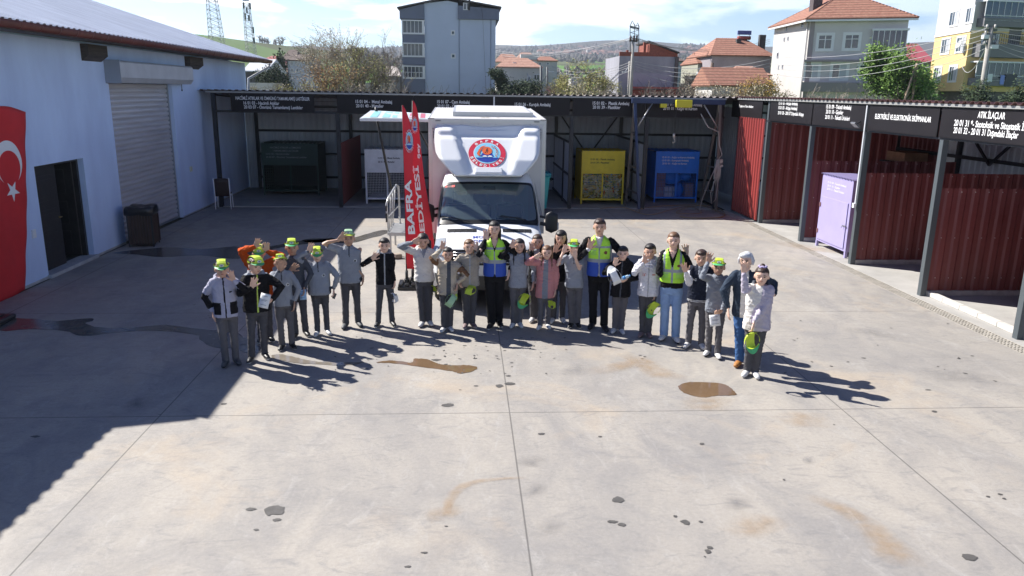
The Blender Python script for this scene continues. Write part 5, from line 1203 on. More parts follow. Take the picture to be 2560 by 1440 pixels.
def hand(m, wrist, hd, nrm, tside, s, curl=0.15, spread=1.0, seed=0):
    # wrist point, finger direction, palm normal, thumb side, scale 1 = adult
    hd = Vector(hd).normalized(); nrm = Vector(nrm); nrm = (nrm-hd*nrm.dot(hd)).normalized(); sd = hd.cross(nrm); sd = sd if sd.dot(Vector(tside)) > 0 else -sd
    limb(m, [wrist-hd*.02*s, wrist+hd*.025*s, wrist+hd*.06*s, wrist+hd*.085*s], [.026*s, .036*s, .042*s, .040*s], .38, sd)
    rnd = random.Random(seed)
    for off, ang, ln in ((.030, 15, .072), (.011, 5, .083), (-.010, -5, .077), (-.029, -16, .062)):
        a = R_(ang*spread+rnd.uniform(-3, 3)); d = hd*math.cos(a)+sd*math.sin(a); b = wrist+hd*.088*s+sd*off*s; c = curl+rnd.uniform(-.05, .08)
        d1 = (d*math.cos(c*.5)+nrm*math.sin(c*.5)); d2 = d*math.cos(c*1.6)+nrm*math.sin(c*1.6); d3 = d*math.cos(c*2.6)+nrm*math.sin(c*2.6); L = ln*s
        limb(m, [b-d*.012*s, b+d1*L*.42, b+d1*L*.42+d2*L*.32, b+d1*L*.42+d2*L*.32+d3*L*.22], [.0098*s, .0095*s, .0088*s, .0078*s], 1, None, 8)
    a = R_(48*max(.5, spread)); d = hd*math.cos(a)+sd*math.sin(a)+nrm*.25; b = wrist+hd*.025*s+sd*.028*s
    limb(m, [b, b+d*.034*s, b+d*.034*s+(d*.7+hd*.4)*.034*s, b+d*.034*s+(d*.7+hd*.4)*.058*s], [.0135*s, .012*s, .0105*s, .009*s], 1, None, 8)
def ik(S, T, hint, L1, L2):
    d = T-S; D = d.length
    if D > (L1+L2)*.995: T = S+d*((L1+L2)*.995/D); d = T-S; D = d.length
    if D < abs(L1-L2)+.04: T = S+d.normalized()*(abs(L1-L2)+.04); d = T-S; D = d.length
    a = (L1*L1-L2*L2+D*D)/(2*D); hgt = math.sqrt(max(0, L1*L1-a*a)); e = d/D; hh = hint-S; p = hh-e*hh.dot(e)
    if p.length < 1e-4: p = Vector((0, 0, -1))-e*(-e.z)
    return S+e*a+p.normalized()*hgt, T
SKIN = [mat('skin_light', (0.70, 0.46, 0.35), 0.5, var=.06, vs=20), mat('skin_medium', (0.60, 0.37, 0.27), 0.5, var=.06, vs=20), mat('skin_tan', (0.48, 0.29, 0.20), 0.5, var=.06, vs=20)]
FACE_D = mat('eye_dark', (0.012, 0.010, 0.009), 0.3); LIPS = mat('lips', (0.34, 0.12, 0.10), 0.5); EYEW = mat('eye_white', (0.6, 0.58, 0.56), 0.3)
HAIRM = {'black': mat('hair_black', (0.016, 0.012, 0.011), 0.5, bump=.5, bs=90), 'brown': mat('hair_brown', (0.045, 0.024, 0.016), 0.45, bump=.5, bs=90), 'light': mat('hair_light_brown', (0.16, 0.085, 0.045), 0.45, bump=.5, bs=90), 'white': mat('hair_white', (0.55, 0.56, 0.58), 0.5, bump=.5, bs=90)}
def cloth(name, col, rough=.85, **k): return mat('cloth_'+name, col, rough, var=.10, vs=7, bump=.25, bs=150, spec=.2, **k)
LIME = mat('paper_lime', (0.50, 0.64, 0.05), 0.5); GRN = mat('paper_green', (0.06, 0.42, 0.16), 0.5); WHP = mat('paper_white', (0.75, 0.76, 0.76), 0.55); PALEG = mat('paper_pale_green', (0.35, 0.55, 0.33), 0.5); GREYP = mat('paper_print', (0.28, 0.3, 0.32), 0.6)
def cap_mesh(m, M_, s=1.0, crown=0, brim=1, wht=2):
    # folded paper cap: crescent brim, arched strap over the head, front emblem. local axes: x side, y forward, z up
    def q(x, y, z): return M_@Vector((x*s, y*s, z*s))
    A = np.linspace(-64, 64, 15); inn, out, inn2 = [], [], []
    for a in A:
        r = math.radians(a); k = math.cos(r*1.15)
        inn.append(q(.074*math.sin(r)*1.0, .088*math.cos(r), .020)); out.append(q(.076*math.sin(r)*1.03, (.088+.050*max(0, k))*math.cos(r), .018-.016*max(0, k))); inn2.append(q(.075*math.sin(r), .089*math.cos(r), .040-.01*abs(a)/75))
    m.grid([inn, out], brim, sm=True); m.grid([inn, inn2], crown, sm=True)
    prof = [(.092, .018), (.084, .056), (.058, .074), (.0, .083), (-.050, .075), (-.090, .018)]; wd = [.052, .044, .040, .042, .045, .050]
    m.grid([[q(-w, y, z), q(-w*.4, y, z+.004), q(w*.4, y, z+.004), q(w, y, z)] for (y, z), w in zip(prof, wd)], crown, sm=False)
    B = []
    for a in np.linspace(75, 285, 15): r = math.radians(a); B.append((q(.075*math.sin(r), .088*math.cos(r), .018), q(.076*math.sin(r), .089*math.cos(r), .036)))
    m.grid([[a for a, b in B], [b for a, b in B]], crown, sm=True)
    c = [q(.022*math.cos(t), .0905-.003*math.sin(t), .037+.013*math.sin(t)) for t in np.linspace(0, 2*math.pi, 13)[:-1]]; m.poly(c, wht)
    m.poly([q(.013*math.cos(t), .0925-.002*math.sin(t), .037+.008*math.sin(t)) for t in np.linspace(0, 2*math.pi, 11)[:-1]], 3)
PSTAT = []
def person(label, feet, head_px, h, hands, top=None, bottom=None, skin=0, hair=('short', 'black'), shoes=None, hat=None, vest=None, kid=True, turn=0.0, hturn=0.0, htilt=0.0, hem=.47, bulk=1.0, belly=0.0, girl=False, body_off=0.0, extra=None, sleeves=('long', 'long'), collar=None, hood=None, seed=1, flare=1.0, glasses=False, open_front=None, topzones=None, botzones=None, wid=1.0):
    fl, fr = G(feet[0][0], feet[0][1]+8), G(feet[1][0], feet[1][1]+8); base = (fl+fr)/2; base.y += 0.04
    T = thing('person', label, 'person', (base.x, base.y, 0), 'people standing in the waving group')
    V = Vector((-base.x, -base.y, 0)).normalized(); V = Matrix.Rotation(R_(turn), 3, 'Z')@V; U = Vector((-V.y, V.x, 0))
    hz = h*(.920 if kid else .930); d = ray(*head_px); hd_ = (base.y-.02)/d[1]; hx = d[0]*hd_
    top_c = Vector((hx, base.y-.01, 0)); lean = Vector((max(-.14, min(.14, hx-base.x)), 0, 0))
    def ax(z): return Vector((base.x, base.y, 0))+lean*(z/h)**1.0+Vector((0, 0, z))
    k = h; Hh = k*(.0775 if kid else .0685); rw, rd, rh = Hh*.76, Hh*.90, Hh*1.0
    HC = ax(hz)+V*.012
    Hf = Matrix.Rotation(R_(hturn), 3, 'Z')@V; Hs = Vector((-Hf.y, Hf.x, 0)); Hu = (Vector((0, 0, 1))*math.cos(R_(htilt))+Hf*math.sin(R_(htilt))).normalized(); Hf = (Hf*math.cos(R_(htilt))-Vector((0, 0, 1))*math.sin(R_(htilt))).normalized()
    sw = k*(.098 if girl or kid else .118)*wid; sz = .800*k
    SHL = {'L': ax(sz)-U*sw, 'R': ax(sz)+U*sw}       # L = image left
    L1, L2 = .172*k, .150*k; hs = k/1.75*1.14
    arms = {}
    for sd_ in 'LR':
        sp = hands.get(sd_)
        S = SHL[sd_]; sg = -1 if sd_ == 'L' else 1
        if sp is None: sp = dict(kind='down')
        kind = sp['kind']; fwd = sp.get('fwd', .16 if kind in ('up', 'face') else .03)
        if 'px' in sp: d = ray(*sp['px']); yy = base.y-fwd; t = yy/d[1]; Hc = Vector((d[0]*t, yy, CAMH+d[2]*t))
        else: Hc = S+U*sg*.06*k+V*fwd+Vector((0, 0, -.335*k))
        if kind in ('up', 'face'):
            hd = sp.get('dir'); hd = (Vector((0, 0, 1))+U*(.0 if hd is None else hd[0])+V*(.05)+Vector((0, 0, 0 if hd is None else hd[1]))).normalized()
            nrm = V
        else:
            hd = (Vector((0, 0, -1))+V*.15-U*sg*.05).normalized(); nrm = -U*sg
            if kind == 'hold': hd = (Vector((0, 0, -1))+V*.5).normalized()
            if kind == 'holdfwd': hd = (V*1.0-U*sg*.6+Vector((0, 0, -.1))).normalized(); nrm = -U*sg+Vector((0, 0, .6))
            if kind == 'shoulder': hd = (-U*1.0*sg*-1*(-1)+V*.3).normalized(); nrm = Vector((0, 0, -1))
        wr = Hc-hd*.085*hs
        if 'el' in sp: d = ray(*sp['el']); yy = base.y-fwd*.45; t = yy/d[1]; hint = Vector((d[0]*t, yy, CAMH+d[2]*t))
        elif kind in ('up', 'face'): hint = S+U*sg*.2+Vector((0, 0, -.2))+V*.05
        else: hint = S+U*sg*.12-V*.10+Vector((0, 0, -.2))
        E, Wp = ik(S, wr, hint, L1, L2)
        if kind in ('up',):
            fd = (Wp-E).normalized(); hd = (hd*.75+fd*.45).normalized()
        arms[sd_] = (S, E, Wp, hd, nrm, sg, kind)
    # --- body: one continuous mesh
    m = MB()
    ell(m, HC+Hu*rh*.12-Hf*rd*.06, (Hs*rw, Hf*rd, Hu*rh*.88)); ell(m, HC-Hu*rh*.38+Hf*rd*.16, (Hs*rw*.76, Hf*rd*.72, Hu*rh*.60)); ell(m, HC-Hu*rh*.78+Hf*rd*.42, (Hs*rw*.34, Hf*rd*.30, Hu*rh*.20))
    limb(m, [HC+Hu*rh*.02+Hf*rd*.84, HC-Hu*rh*.24+Hf*rd*1.02], [.010*hs, .0165*hs], 1, None, 8)
    for s_ in (-1, 1): ell(m, HC-Hu*rh*.12+Hs*s_*rw*1.0-Hf*rd*.05, (Hs*.010, Hf*.018, Hu*.028*k/1.4)); ell(m, HC-Hu*rh*.28+Hs*s_*rw*.48+Hf*rd*.52, (Hs*.02, Hf*.02, Hu*.022))
    limb(m, [ax(.79*k)-V*.01, HC-Hu*rh*.45-Hf*rd*.12], [.036*k, .031*k])
    loft(m, [(ax(.47*k), .062*k, .042*k), (ax(.53*k), .068*k, .046*k), (ax(.62*k), .062*k, .044*k), (ax(.73*k), .076*k, .048*k), (ax(.79*k), .088*k, .05*k), (ax(.825*k), .045*k, .035*k)], U, V)
    ank = {}
    for sd_, f in (('L', fl), ('R', fr)):
        sg = -1 if sd_ == 'L' else 1; hip = ax(.50*k)+U*sg*.050*k; an = Vector((f.x, f.y+.05, .05*k)); kn = (hip+an)/2+V*.018*k; ank[sd_] = (hip, kn, an)
        limb(m, [hip, (hip+kn)/2, kn, (kn*.6+an*.4)-V*.012*k, an], [.038*k, .033*k, .024*k, .025*k, .018*k])
    for sd_, (S, E, Wp, hd, nrm, sg, kind) in arms.items():
        limb(m, [S, (S+E)/2, E, (E*.7+Wp*.3), Wp], [.022*k, .022*k, .019*k, .0200*k, .0135*k]); Wt = Wp
        hand(m, Wt, hd, nrm, -U*sg if kind in ('up', 'face') else V, hs, .12 if kind == 'up' else (.28 if kind == 'face' else .38 if kind in ('down', 'shoulder') else .62), 1.0 if kind in ('up', 'face') else .25, seed+sg)
    me = remesh(m, .0068, 1); me.materials.append(SKIN[skin]); me.polygons.foreach_set('use_smooth', [True]*len(me.polygons)); me.name = 'body'
    BODY = link_mesh('body', me, T)
    # face
    m = MB(); ez = HC+Hu*rh*.02
    for s_ in (-1, 1):
        c = ez+Hs*s_*rw*.40+Hf*rd*.86; ell(m, c, (Hs*.0135, Hf*.006, Hu*.0065), 8)
    e = m.build('eyes', FACE_D, T)
    m = MB()
    for s_ in (-1, 1): c = ez+Hu*rh*.17+Hs*s_*rw*.42+Hf*rd*.88; limb(m, [c-Hs*.018-Hu*.002, c+Hu*.003, c+Hs*.018-Hu*.003], [.0035, .0042, .0032], 1, None, 6)
    m.build('eyebrows', HAIRM[hair[1]] if hair[1] not in ('white',) else HAIRM['light'], T)
    m = MB(); c = HC-Hu*rh*.50+Hf*rd*.86; limb(m, [c-Hs*.02+Hu*.003-Hf*.004, c-Hu*.001, c+Hs*.02+Hu*.003-Hf*.004], [.003, .0055, .003], 1, None, 6); m.build('mouth', LIPS, T)
    # hair
    m = MB(); st, hc = hair; hm = HAIRM[hc]
    ell(m, HC+Hu*rh*(.22 if hat else .30)-Hf*rd*.20, (Hs*rw*1.075, Hf*rd*.98, Hu*rh*(.80 if hat else .82))); 
    if st == 'short': ell(m, HC+Hu*rh*(.48 if hat else .60)+Hf*rd*(.1 if hat else .22), (Hs*rw*.86, Hf*rd*.74, Hu*rh*.44)); ell(m, HC-Hu*rh*.05-Hf*rd*.35, (Hs*rw*1.02, Hf*rd*.75, Hu*rh*.62))
    else: ell(m, HC+Hu*rh*(.42 if hat else .52)-Hf*rd*.02, (Hs*rw*.95, Hf*rd*.88, Hu*rh*.54)); ell(m, HC-Hu*rh*.10-Hf*rd*.38, (Hs*rw*1.05, Hf*rd*.78, Hu*rh*.75))
    if st in ('long', 'fringe'):
        for s_ in (-1, 1): limb(m, [HC+Hu*rh*.5+Hs*s_*rw*.8+Hf*rd*.1, HC-Hu*rh*.2+Hs*s_*rw*1.02-Hf*rd*.08, HC-Hu*rh*1.0+Hs*s_*rw*.98-Hf*rd*.05, HC-Hu*rh*1.9+Hs*s_*rw*1.02+V*.05, HC-Hu*rh*2.7+Hs*s_*rw*.95+V*.075], [.022, .030, .030, .028, .012], .65, Hf)
        ell(m, HC-Hu*rh*.9-Hf*rd*.55, (Hs*rw*1.0, Hf*rd*.5, Hu*rh*1.0))
    if st == 'fringe': ell(m, HC+Hu*rh*.52+Hf*rd*.55, (Hs*rw*.72, Hf*rd*.42, Hu*rh*.36))
    if st == 'pony': limb(m, [HC+Hu*rh*.5-Hf*rd*.95, HC-Hu*rh*.2-Hf*rd*1.3+Hs*.05, HC-Hu*rh*1.2-Hf*rd*1.1+Hs*.07, HC-Hu*rh*2.0-Hf*rd*.9+Hs*.07], [.02, .032, .026, .01])
    if st == 'tail': limb(m, [HC+Hu*rh*.3-Hf*rd*.95+Hs*rw*.3, HC-Hu*rh*.3-Hf*rd*.7+Hs*rw*1.15, HC-Hu*rh*1.1-Hf*rd*.1+Hs*rw*1.2, HC-Hu*rh*1.7+Hs*rw*1.1+V*.03], [.02, .034, .028, .01])
    if st == 'bun': ell(m, HC+Hu*rh*1.12-Hf*rd*.25, (Hs*.036, Hf*.036, Hu*.032))
    if st == 'bob':
        for s_ in (-1, 1): limb(m, [HC+Hu*rh*.6+Hs*s_*rw*.8, HC+Hs*s_*rw*1.12-Hf*rd*.05, HC-Hu*rh*.45+Hs*s_*rw*1.12-Hf*rd*.02], [.03, .034, .018], .8, Hf)
        ell(m, HC+Hu*rh*.62+Hf*rd*.40-Hs*.02, (Hs*rw*.85, Hf*rd*.62, Hu*rh*.40))
    me = remesh(m, .0085, 3, .012, .03, seed); me.materials.append(hm); me.polygons.foreach_set('use_smooth', [True]*len(me.polygons)); HR = link_mesh('hair', me, T)
    if st == 'bun' and extra == 'scrunchie':
        m = MB(); c = HC+Hu*rh*1.0-Hf*rd*.2
        P = [c+Hs*.045*math.cos(a)*(1+.12*math.sin(a*7))+Hf*.04*math.sin(a)*(1+.12*math.sin(a*7))+Hu*.008*math.sin(a*5) for a in np.linspace(0, 2*math.pi, 36)]; m.tube(P, .015, 7); m.build('scrunchie', cloth('scrunchie', (.42, .36, .55)), T)
    if glasses:
        m = MB()
        for s_ in (-1, 1): c = ez+Hs*s_*rw*.42+Hf*rd*.96; m.tube([c+Hs*.021*math.cos(a)+Hu*.017*math.sin(a) for a in np.linspace(0, 6.283, 14)], .002, 4)
        m.build('glasses', BLACKP, T)
    # trousers
    bm_, bname = bottom; m = MB(); zt = (.56 if hem > .40 else .5)*k
    loft(m, [(ax(.445*k), .086*k*wid, .068*k+belly*.4), (ax(.50*k), .096*k*wid, .076*k+belly*.5), (ax(.56*k), .088*k*wid, .068*k+belly*.5), (ax(.60*k), .082*k*wid, .06*k)], U, V)
    for sd_, (hip, kn, an) in ank.items():
        lo = Vector((an.x, an.y, .035*k)); f = flare
        limb(m, [hip-Vector((0, 0, .01)), (hip+kn)/2, kn, (kn+lo)/2, lo], [.053*k*wid, .048*k*(1+.1*(f-1)), .038*k*f, .037*k*f, .036*k*f], 1, None, 14, False)
    me = remesh(m, .0105, 4, .022 if flare > 1 else .027, .15, seed+5)
    mats = bm_ if isinstance(bm_, list) else [bm_]
    for q in mats: me.materials.append(q)
    me.polygons.foreach_set('use_smooth', [True]*len(me.polygons)); link_mesh('trousers', me, T)
    # shoes
    su, ssl = shoes
    for sd_, (hip, kn, an) in ank.items():
        sg = -1 if sd_ == 'L' else 1; D = (V+U*sg*.30).normalized(); X = Vector((-D.y, D.x, 0)); b = Vector((an.x, an.y, 0)); q = k/1.45
        m = MB(); limb(m, [b-D*.045*q+Vector((0, 0, .045*q)), b+D*.02*q+Vector((0, 0, .052*q)), b+D*.09*q+Vector((0, 0, .040*q)), b+D*.135*q+Vector((0, 0, .032*q))], [.036*q, .040*q, .040*q, .032*q], .85, X); limb(m, [b+Vector((0, 0, .04*q)), b-D*.012+Vector((0, 0, .095*q))], [.038*q, .036*q])
        me = remesh(m, .009, 2); 
        n = len(me.polygons); ce = np.zeros(n*3); me.polygons.foreach_get('center', ce); ce = ce.reshape(-1, 3)
        me.materials.append(su); me.materials.append(ssl); me.polygons.foreach_set('material_index', (ce[:, 2] < .028*q).astype(int)); me.polygons.foreach_set('use_smooth', [True]*n)
        co = np.zeros(len(me.vertices)*3); me.vertices.foreach_get('co', co); co = co.reshape(-1, 3); co[:, 2] = np.maximum(co[:, 2], .003); me.vertices.foreach_set('co', co.ravel())
        link_mesh('shoe', me, T)
    # top garment
    tmats, tname = top; B_ = bulk; m = MB()
    hz_ = hem*k
    loft(m, [(ax(hz_), .101*k*B_*wid, .078*k*B_+belly*.8), (ax(hz_+.03*k), .103*k*B_*wid, .080*k*B_+belly), (ax(.60*k), (.092 if girl else .098)*k*B_*wid, .070*k*B_+belly), (ax(.70*k), .100*k*B_*wid, .072*k*B_+belly*.3), (ax(.765*k), .104*k*wid*(B_*.5+.5), .064*k*B_), (ax(.805*k), .090*k*wid, .052*k*B_), (ax(.832*k), .050*k, .042*k), (ax(.845*k), .040*k, .036*k)], U, V, 24)
    for sd_, (S, E, Wp, hd, nrm, sg, kind) in arms.items():
        sl = sleeves[0 if sd_ == 'L' else 1]
        if sl == 'long': limb(m, [S-U*sg*.02*k, (S+E)/2, E, E*.45+Wp*.55, E*.06+Wp*.94], [.042*k*B_, .037*k*B_, .034*k*B_, .029*k*B_, .024*k*(B_*.6+.4)], 1, None, 12, True)
        elif sl == 'short': limb(m, [S-U*sg*.02*k, (S+E)/2, S*.25+E*.75], [.043*k, .040*k, .041*k], 1, None, 12, False)
        elif sl == 'none': pass
    if hood: limb(m, [ax(.835*k)+U*.055*k+V*.025*k, ax(.845*k)+U*.062*k-V*.035*k, ax(.85*k)-V*.065*k, ax(.845*k)-U*.062*k-V*.035*k, ax(.835*k)-U*.055*k+V*.025*k], [.018*k, .025*k, .032*k, .025*k, .018*k])
    elif collar: limb(m, [ax(.832*k)+U*.006*k+V*.048*k, ax(.845*k)+U*.04*k+V*.01*k, ax(.855*k)-V*.032*k, ax(.845*k)-U*.04*k+V*.01*k, ax(.832*k)-U*.006*k+V*.048*k], [.010*k, .012*k, .013*k, .012*k, .010*k])
    me = remesh(m, .0100, 3, .032*min(1.3, B_), .12, seed+9)
    def zone(me, fn, mats):
        n = len(me.polygons); ce = np.zeros(n*3); me.polygons.foreach_get('center', ce); ce = ce.reshape(-1, 3)
        b = np.array([base.x, base.y, 0])[None]+np.array(lean)[None]*(ce[:, 2:3]/h); r_ = ce-b; u = r_@np.array(U)/k; v = r_@np.array(V)/k; w = ce[:, 2]/k
        ta = np.full(n, -1.0); sa = np.zeros(n)
        for sd_, (S, E, Wp, hd, nrm, sg, kind) in arms.items():
            for i0, (a, c) in enumerate(((S, E), (E, Wp))):
                a_, c_ = np.array(a), np.array(c); dd = c_-a_; tt = np.clip(((ce-a_)@dd)/(dd@dd), 0, 1); dist = np.linalg.norm(ce-(a_+tt[:, None]*dd), axis=1)
                hit = (dist < .052*k*B_) & ((i0+tt) > .22) & ((np.abs(u) > .088*B_) | (v > .085*B_) | (i0 == 1)); ta = np.where(hit, i0+tt, ta); sa = np.where(hit, sg, sa)
        idx = fn(u, v, w, ta, sa)
        for q in mats: me.materials.append(q)
        me.polygons.foreach_set('material_index', np.clip(idx, 0, 99).astype(int))
        if (idx < 0).any():
            bm = bmesh.new(); bm.from_mesh(me); bm.faces.ensure_lookup_table(); bmesh.ops.delete(bm, geom=[bm.faces[i] for i in np.nonzero(idx < 0)[0]], context='FACES'); bm.to_mesh(me); bm.free()
        me.polygons.foreach_set('use_smooth', [True]*len(me.polygons))
    tm_ = tmats if isinstance(tmats, list) else [tmats]
    zone(me, topzones if topzones else (lambda u, v, w, ta, sa: np.zeros(len(u))), tm_)
    TOP = link_mesh(tname, me, T)
    if vest:
        m = MB(); vm, vz, vn, vh = vest; e = 1.09
        loft(m, [(ax(vh*k), .108*k*wid*B_, .088*k*B_), (ax((vh+.03)*k), .110*k*wid*B_, .088*k*B_), (ax(.60*k), .104*k*wid*B_, .080*k*B_), (ax(.70*k), .110*k*wid*B_, .084*k*B_), (ax(.77*k), .108*k*wid*B_, .076*k*B_), (ax(.812*k), .094*k*wid, .062*k*B_), (ax(.842*k), .056*k, .048*k), (ax(.852*k), .05*k, .042*k)], U, V, 26)
        me = remesh(m, .0095, 2, .010, .12, seed+3); zone(me, vz, vm); link_mesh(vn, me, T)
    if hat:
        m = MB(); Mh = Matrix((Hs, Hf, Hu)).transposed().to_4x4(); sc = rw/.070; tl = R_(hat[1] if isinstance(hat, tuple) else 0)
        Mh = Matrix.Translation(HC+Hu*rh*.17)@Mh@Matrix.Rotation(tl, 4, 'X'); cap_mesh(m, Mh, sc*1.06)
        cols = hat[0] if isinstance(hat, tuple) else 'lime'
        o = m.build('paper_cap', [LIME, GRN, WHP, GREYP] if cols == 'lime' else ([PALEG, LIME, WHP, GREYP] if cols == 'pale' else [LIME, LIME, WHP, GREYP]), T)
    return dict(T=T, U=U, V=V, ax=ax, arms=arms, k=k, HC=HC)
def handcap(px, depth, label, rx=0, ry=0, rz=0, cols='lime', s=1.1):
    c = atY(px[0], px[1], depth); t = thing('paper_cap', label, 'paper cap', c, 'paper caps held in the hand')
    m = MB(); Mx = Matrix.Translation(c)@Matrix.Rotation(R_(rz), 4, 'Z')@Matrix.Rotation(R_(ry), 4, 'Y')@Matrix.Rotation(R_(rx), 4, 'X')@Matrix.Translation((0, 0, -.08))
    # same folded cap, split in crown and brim
    cap_mesh(m, Mx, s); mats = {'lime': [LIME, GRN, WHP, GREYP], 'white': [WHP, WHP, PALEG, GREYP], 'pale': [PALEG, LIME, WHP, GREYP], 'alllime': [LIME, LIME, WHP, GREYP]}[cols]
    crown = MB(); brimm = MB()
    for f, mi in zip(m.f, m.m):
        tgt = brimm if mi == 1 else crown; tgt.add([m.v[i] for i in f], [tuple(range(len(f)))], {0: 0, 1: 0, 2: 1, 3: 2}[mi])
    crown.build('crown', [mats[0], mats[2], mats[3]], t, solid=.0015); brimm.build('brim', mats[1], t, solid=.0015)
def leaflet(px, depth, label, w=.11, hh=.16, rz=0, ry=0, rx=-15, col=WHP, blue=False):
    c = atY(px[0], px[1], depth); t = thing('leaflet', label, 'leaflet', c, 'leaflets held in the hand'); Mx = Matrix.Translation(c)@Matrix.Rotation(R_(rz), 4, 'Z')@Matrix.Rotation(R_(ry), 4, 'Y')@Matrix.Rotation(R_(rx), 4, 'X')
    m = MB(); P = [[Mx@Vector((w*(i/6-.5), .012*math.cos(i*1.1), hh*(j/4-.5))) for i in range(7)] for j in range(5)]; m.grid(P, sm=True); m.build('sheet', col, t, solid=.001)
    m = MB()
    for j, (a, b, z) in enumerate(((-.25, .25, .30), (-.3, .3, .05), (-.3, .2, -.02), (-.3, .3, -.3))):
        m.poly([Mx@Vector((w*a, -.016, hh*z)), Mx@Vector((w*b, -.016, hh*z)), Mx@Vector((w*b, -.016, hh*(z+.035))), Mx@Vector((w*a, -.016, hh*(z+.035)))])
    m.build('print', mat('print_blue', (.12, .3, .5), .5) if blue else GREYP, t)

POLO = cloth('grey_polo', (.28, .30, .34)); POLO2 = cloth('grey_knit', (.22, .24, .275)); PANT = cloth('grey_trousers', (.082, .080, .088)); PANT2 = cloth('grey_trousers_light', (.125, .12, .128)); BLK = cloth('black', (.010, .010, .012)); NAVY = cloth('navy', (.016, .020, .036)); DKG = cloth('dark_grey_knit', (.075, .082, .10))
ORG = cloth('orange', (.55, .085, .012)); LAV = cloth('pale_grey_lavender', (.40, .40, .50)); CREAM = cloth('cream', (.66, .64, .61)); BEIGE = cloth('beige_fleece', (.44, .38, .30)); BEIGE2 = cloth('grey_beige_fleece', (.36, .32, .27)); BROWN = cloth('brown_fleece', (.17, .09, .05)); PINK = cloth('dusty_pink', (.50, .22, .22)); HOOD = cloth('pale_hoodie', (.64, .64, .68)); LILAC = cloth('lilac_fleece', (.46, .42, .50)); JEAN = cloth('light_jeans', (.24, .36, .58)); JEAN2 = cloth('blue_jeans', (.045, .11, .26)); DENIM = cloth('dark_denim_jacket', (.03, .045, .07)); SHW = mat('shoe_white', (.62, .61, .60), .5); SHK = mat('shoe_black', (.015, .015, .017), .45); SHG = mat('shoe_grey', (.07, .075, .08), .6); SHP = mat('shoe_mauve', (.20, .14, .14), .6); BOOT = mat('boot_tan', (.36, .15, .035), .6, var=.1, vs=12)
VL = mat('hi_vis_lime', (.42, .80, .05), .6, bump=.2, bs=60); VBL = mat('vest_blue', (.015, .07, .42), .6, bump=.2, bs=60); VGR = mat('reflective_grey', (.26, .30, .34), .35); VPL = mat('vest_pocket', (.34, .70, .10), .6); EMB = mat('vest_emblem', (.16, .05, .02), .6); ZIP = mat('zip_grey', (.35, .36, .38), .4); ZLIM = mat('zip_lime', (.5, .65, .1), .5); WLET = mat('cloth_white', (.65, .65, .65), .7)
z0 = lambda u: np.zeros(len(u))
def badge(u, v, w, ta, cu=.055, cw=.70, r=.017): return (v > 0) & (ta < 0) & ((u-cu)**2+(w-cw)**2 < r*r)
def z_polo(u, v, w, ta, sa):   # 0 shirt 1 badge white 2 badge dark 3 placket
    i = z0(u); b = badge(u, v, w, ta); i[b] = 1; i[badge(u, v, w, ta, r=.010)] = 2; i[(np.abs(u) < .006) & (v > 0) & (w > .74) & (ta < 0)] = 3; i[(ta > 1.9)] = 3; return i
POLOM = [POLO, WLET, SHK, DKG]; KNITM = [POLO2, WLET, SHK, DKG]
def z_zip(u, v, w, ta, sa): i = z0(u); i[(np.abs(u) < .007) & (v > 0) & (ta < 0)] = 1; return i
def z_open(hw_top, hw_bot):   # jacket open over a shirt
    def f(u, v, w, ta, sa): i = z0(u); lim = hw_top+(hw_bot-hw_top)*np.clip((.82-w)/.35, 0, 1); i[(np.abs(u+.004) < lim) & (v > 0) & (ta < 0)] = 1; return i
    return f
def z_boy1(u, v, w, ta, sa):  # 0 lavender 1 black
    i = z0(u); i[(np.abs(u) < .006) & (v > 0) & (ta < 0)] = 1; i[(np.abs(u) > .04) & (w < .62) & (w > .505) & (v > -.02) & (ta < 0)] = 1; i[(ta > .75) & (ta < 1.75)] = 1
    i[(v > 0) & (ta < 0) & (u > .045) & (u < .07) & (np.abs(w-.715) < .006)] = 1; return i
def z_vest_blue(u, v, w, ta, sa):  # 0 lime 1 blue 2 grey 3 emblem 4 pocket
    i = z0(u); i[w < .655] = 2; i[w < .625] = 1; i[(w > .752) & (w < .772)] = 2
    f = v > 0; i[f & (np.abs(u) < .006)] = 2; i[f & ((u-.055)**2+(w-.715)**2 < .015**2)] = 3; i[f & (np.abs(u+.055) < .026) & (w > .69) & (w < .735)] = 4; i[f & (np.abs(u+.055) < .028) & (w > .735) & (w < .739)] = 2
    i[(np.abs(u) > .093) & (w > .66)] = 2
    i[f & (np.abs(u) < .030*(w-.735)/.1+.002) & (w > .735)] = -1; i[f & (np.abs(u) < .022*(.53-w)/.04) & (w < .53)] = -1; i[w < .499] = 2; return i
def z_vest_lime(u, v, w, ta, sa):
    i = z0(u); i[(np.abs(w-.665) < .013)] = 2; i[(np.abs(np.abs(u)-.072) < .009) & (w > .665)] = 2; f = v > 0; i[f & (np.abs(u) < .005)] = 2; i[f & ((u-.055)**2+(w-.715)**2 < .013**2)] = 3; i[f & (np.abs(np.abs(u)-.06) < .027) & (w > .60) & (w < .64)] = 4; i[f & (np.abs(np.abs(u)-.06) < .029) & (w >= .64) & (w < .645)] = 2
    i[f & (np.abs(u) < .035*(w-.70)/.13+.004) & (w > .70)] = -1; i[f & (np.abs(u) < .010)] = np.where(i[f & (np.abs(u) < .010)] == -1, -1, 2); return i
dk = dict
P = []
def PP(*a, **k):
    r = person(*a, **k); P.append(r); return r
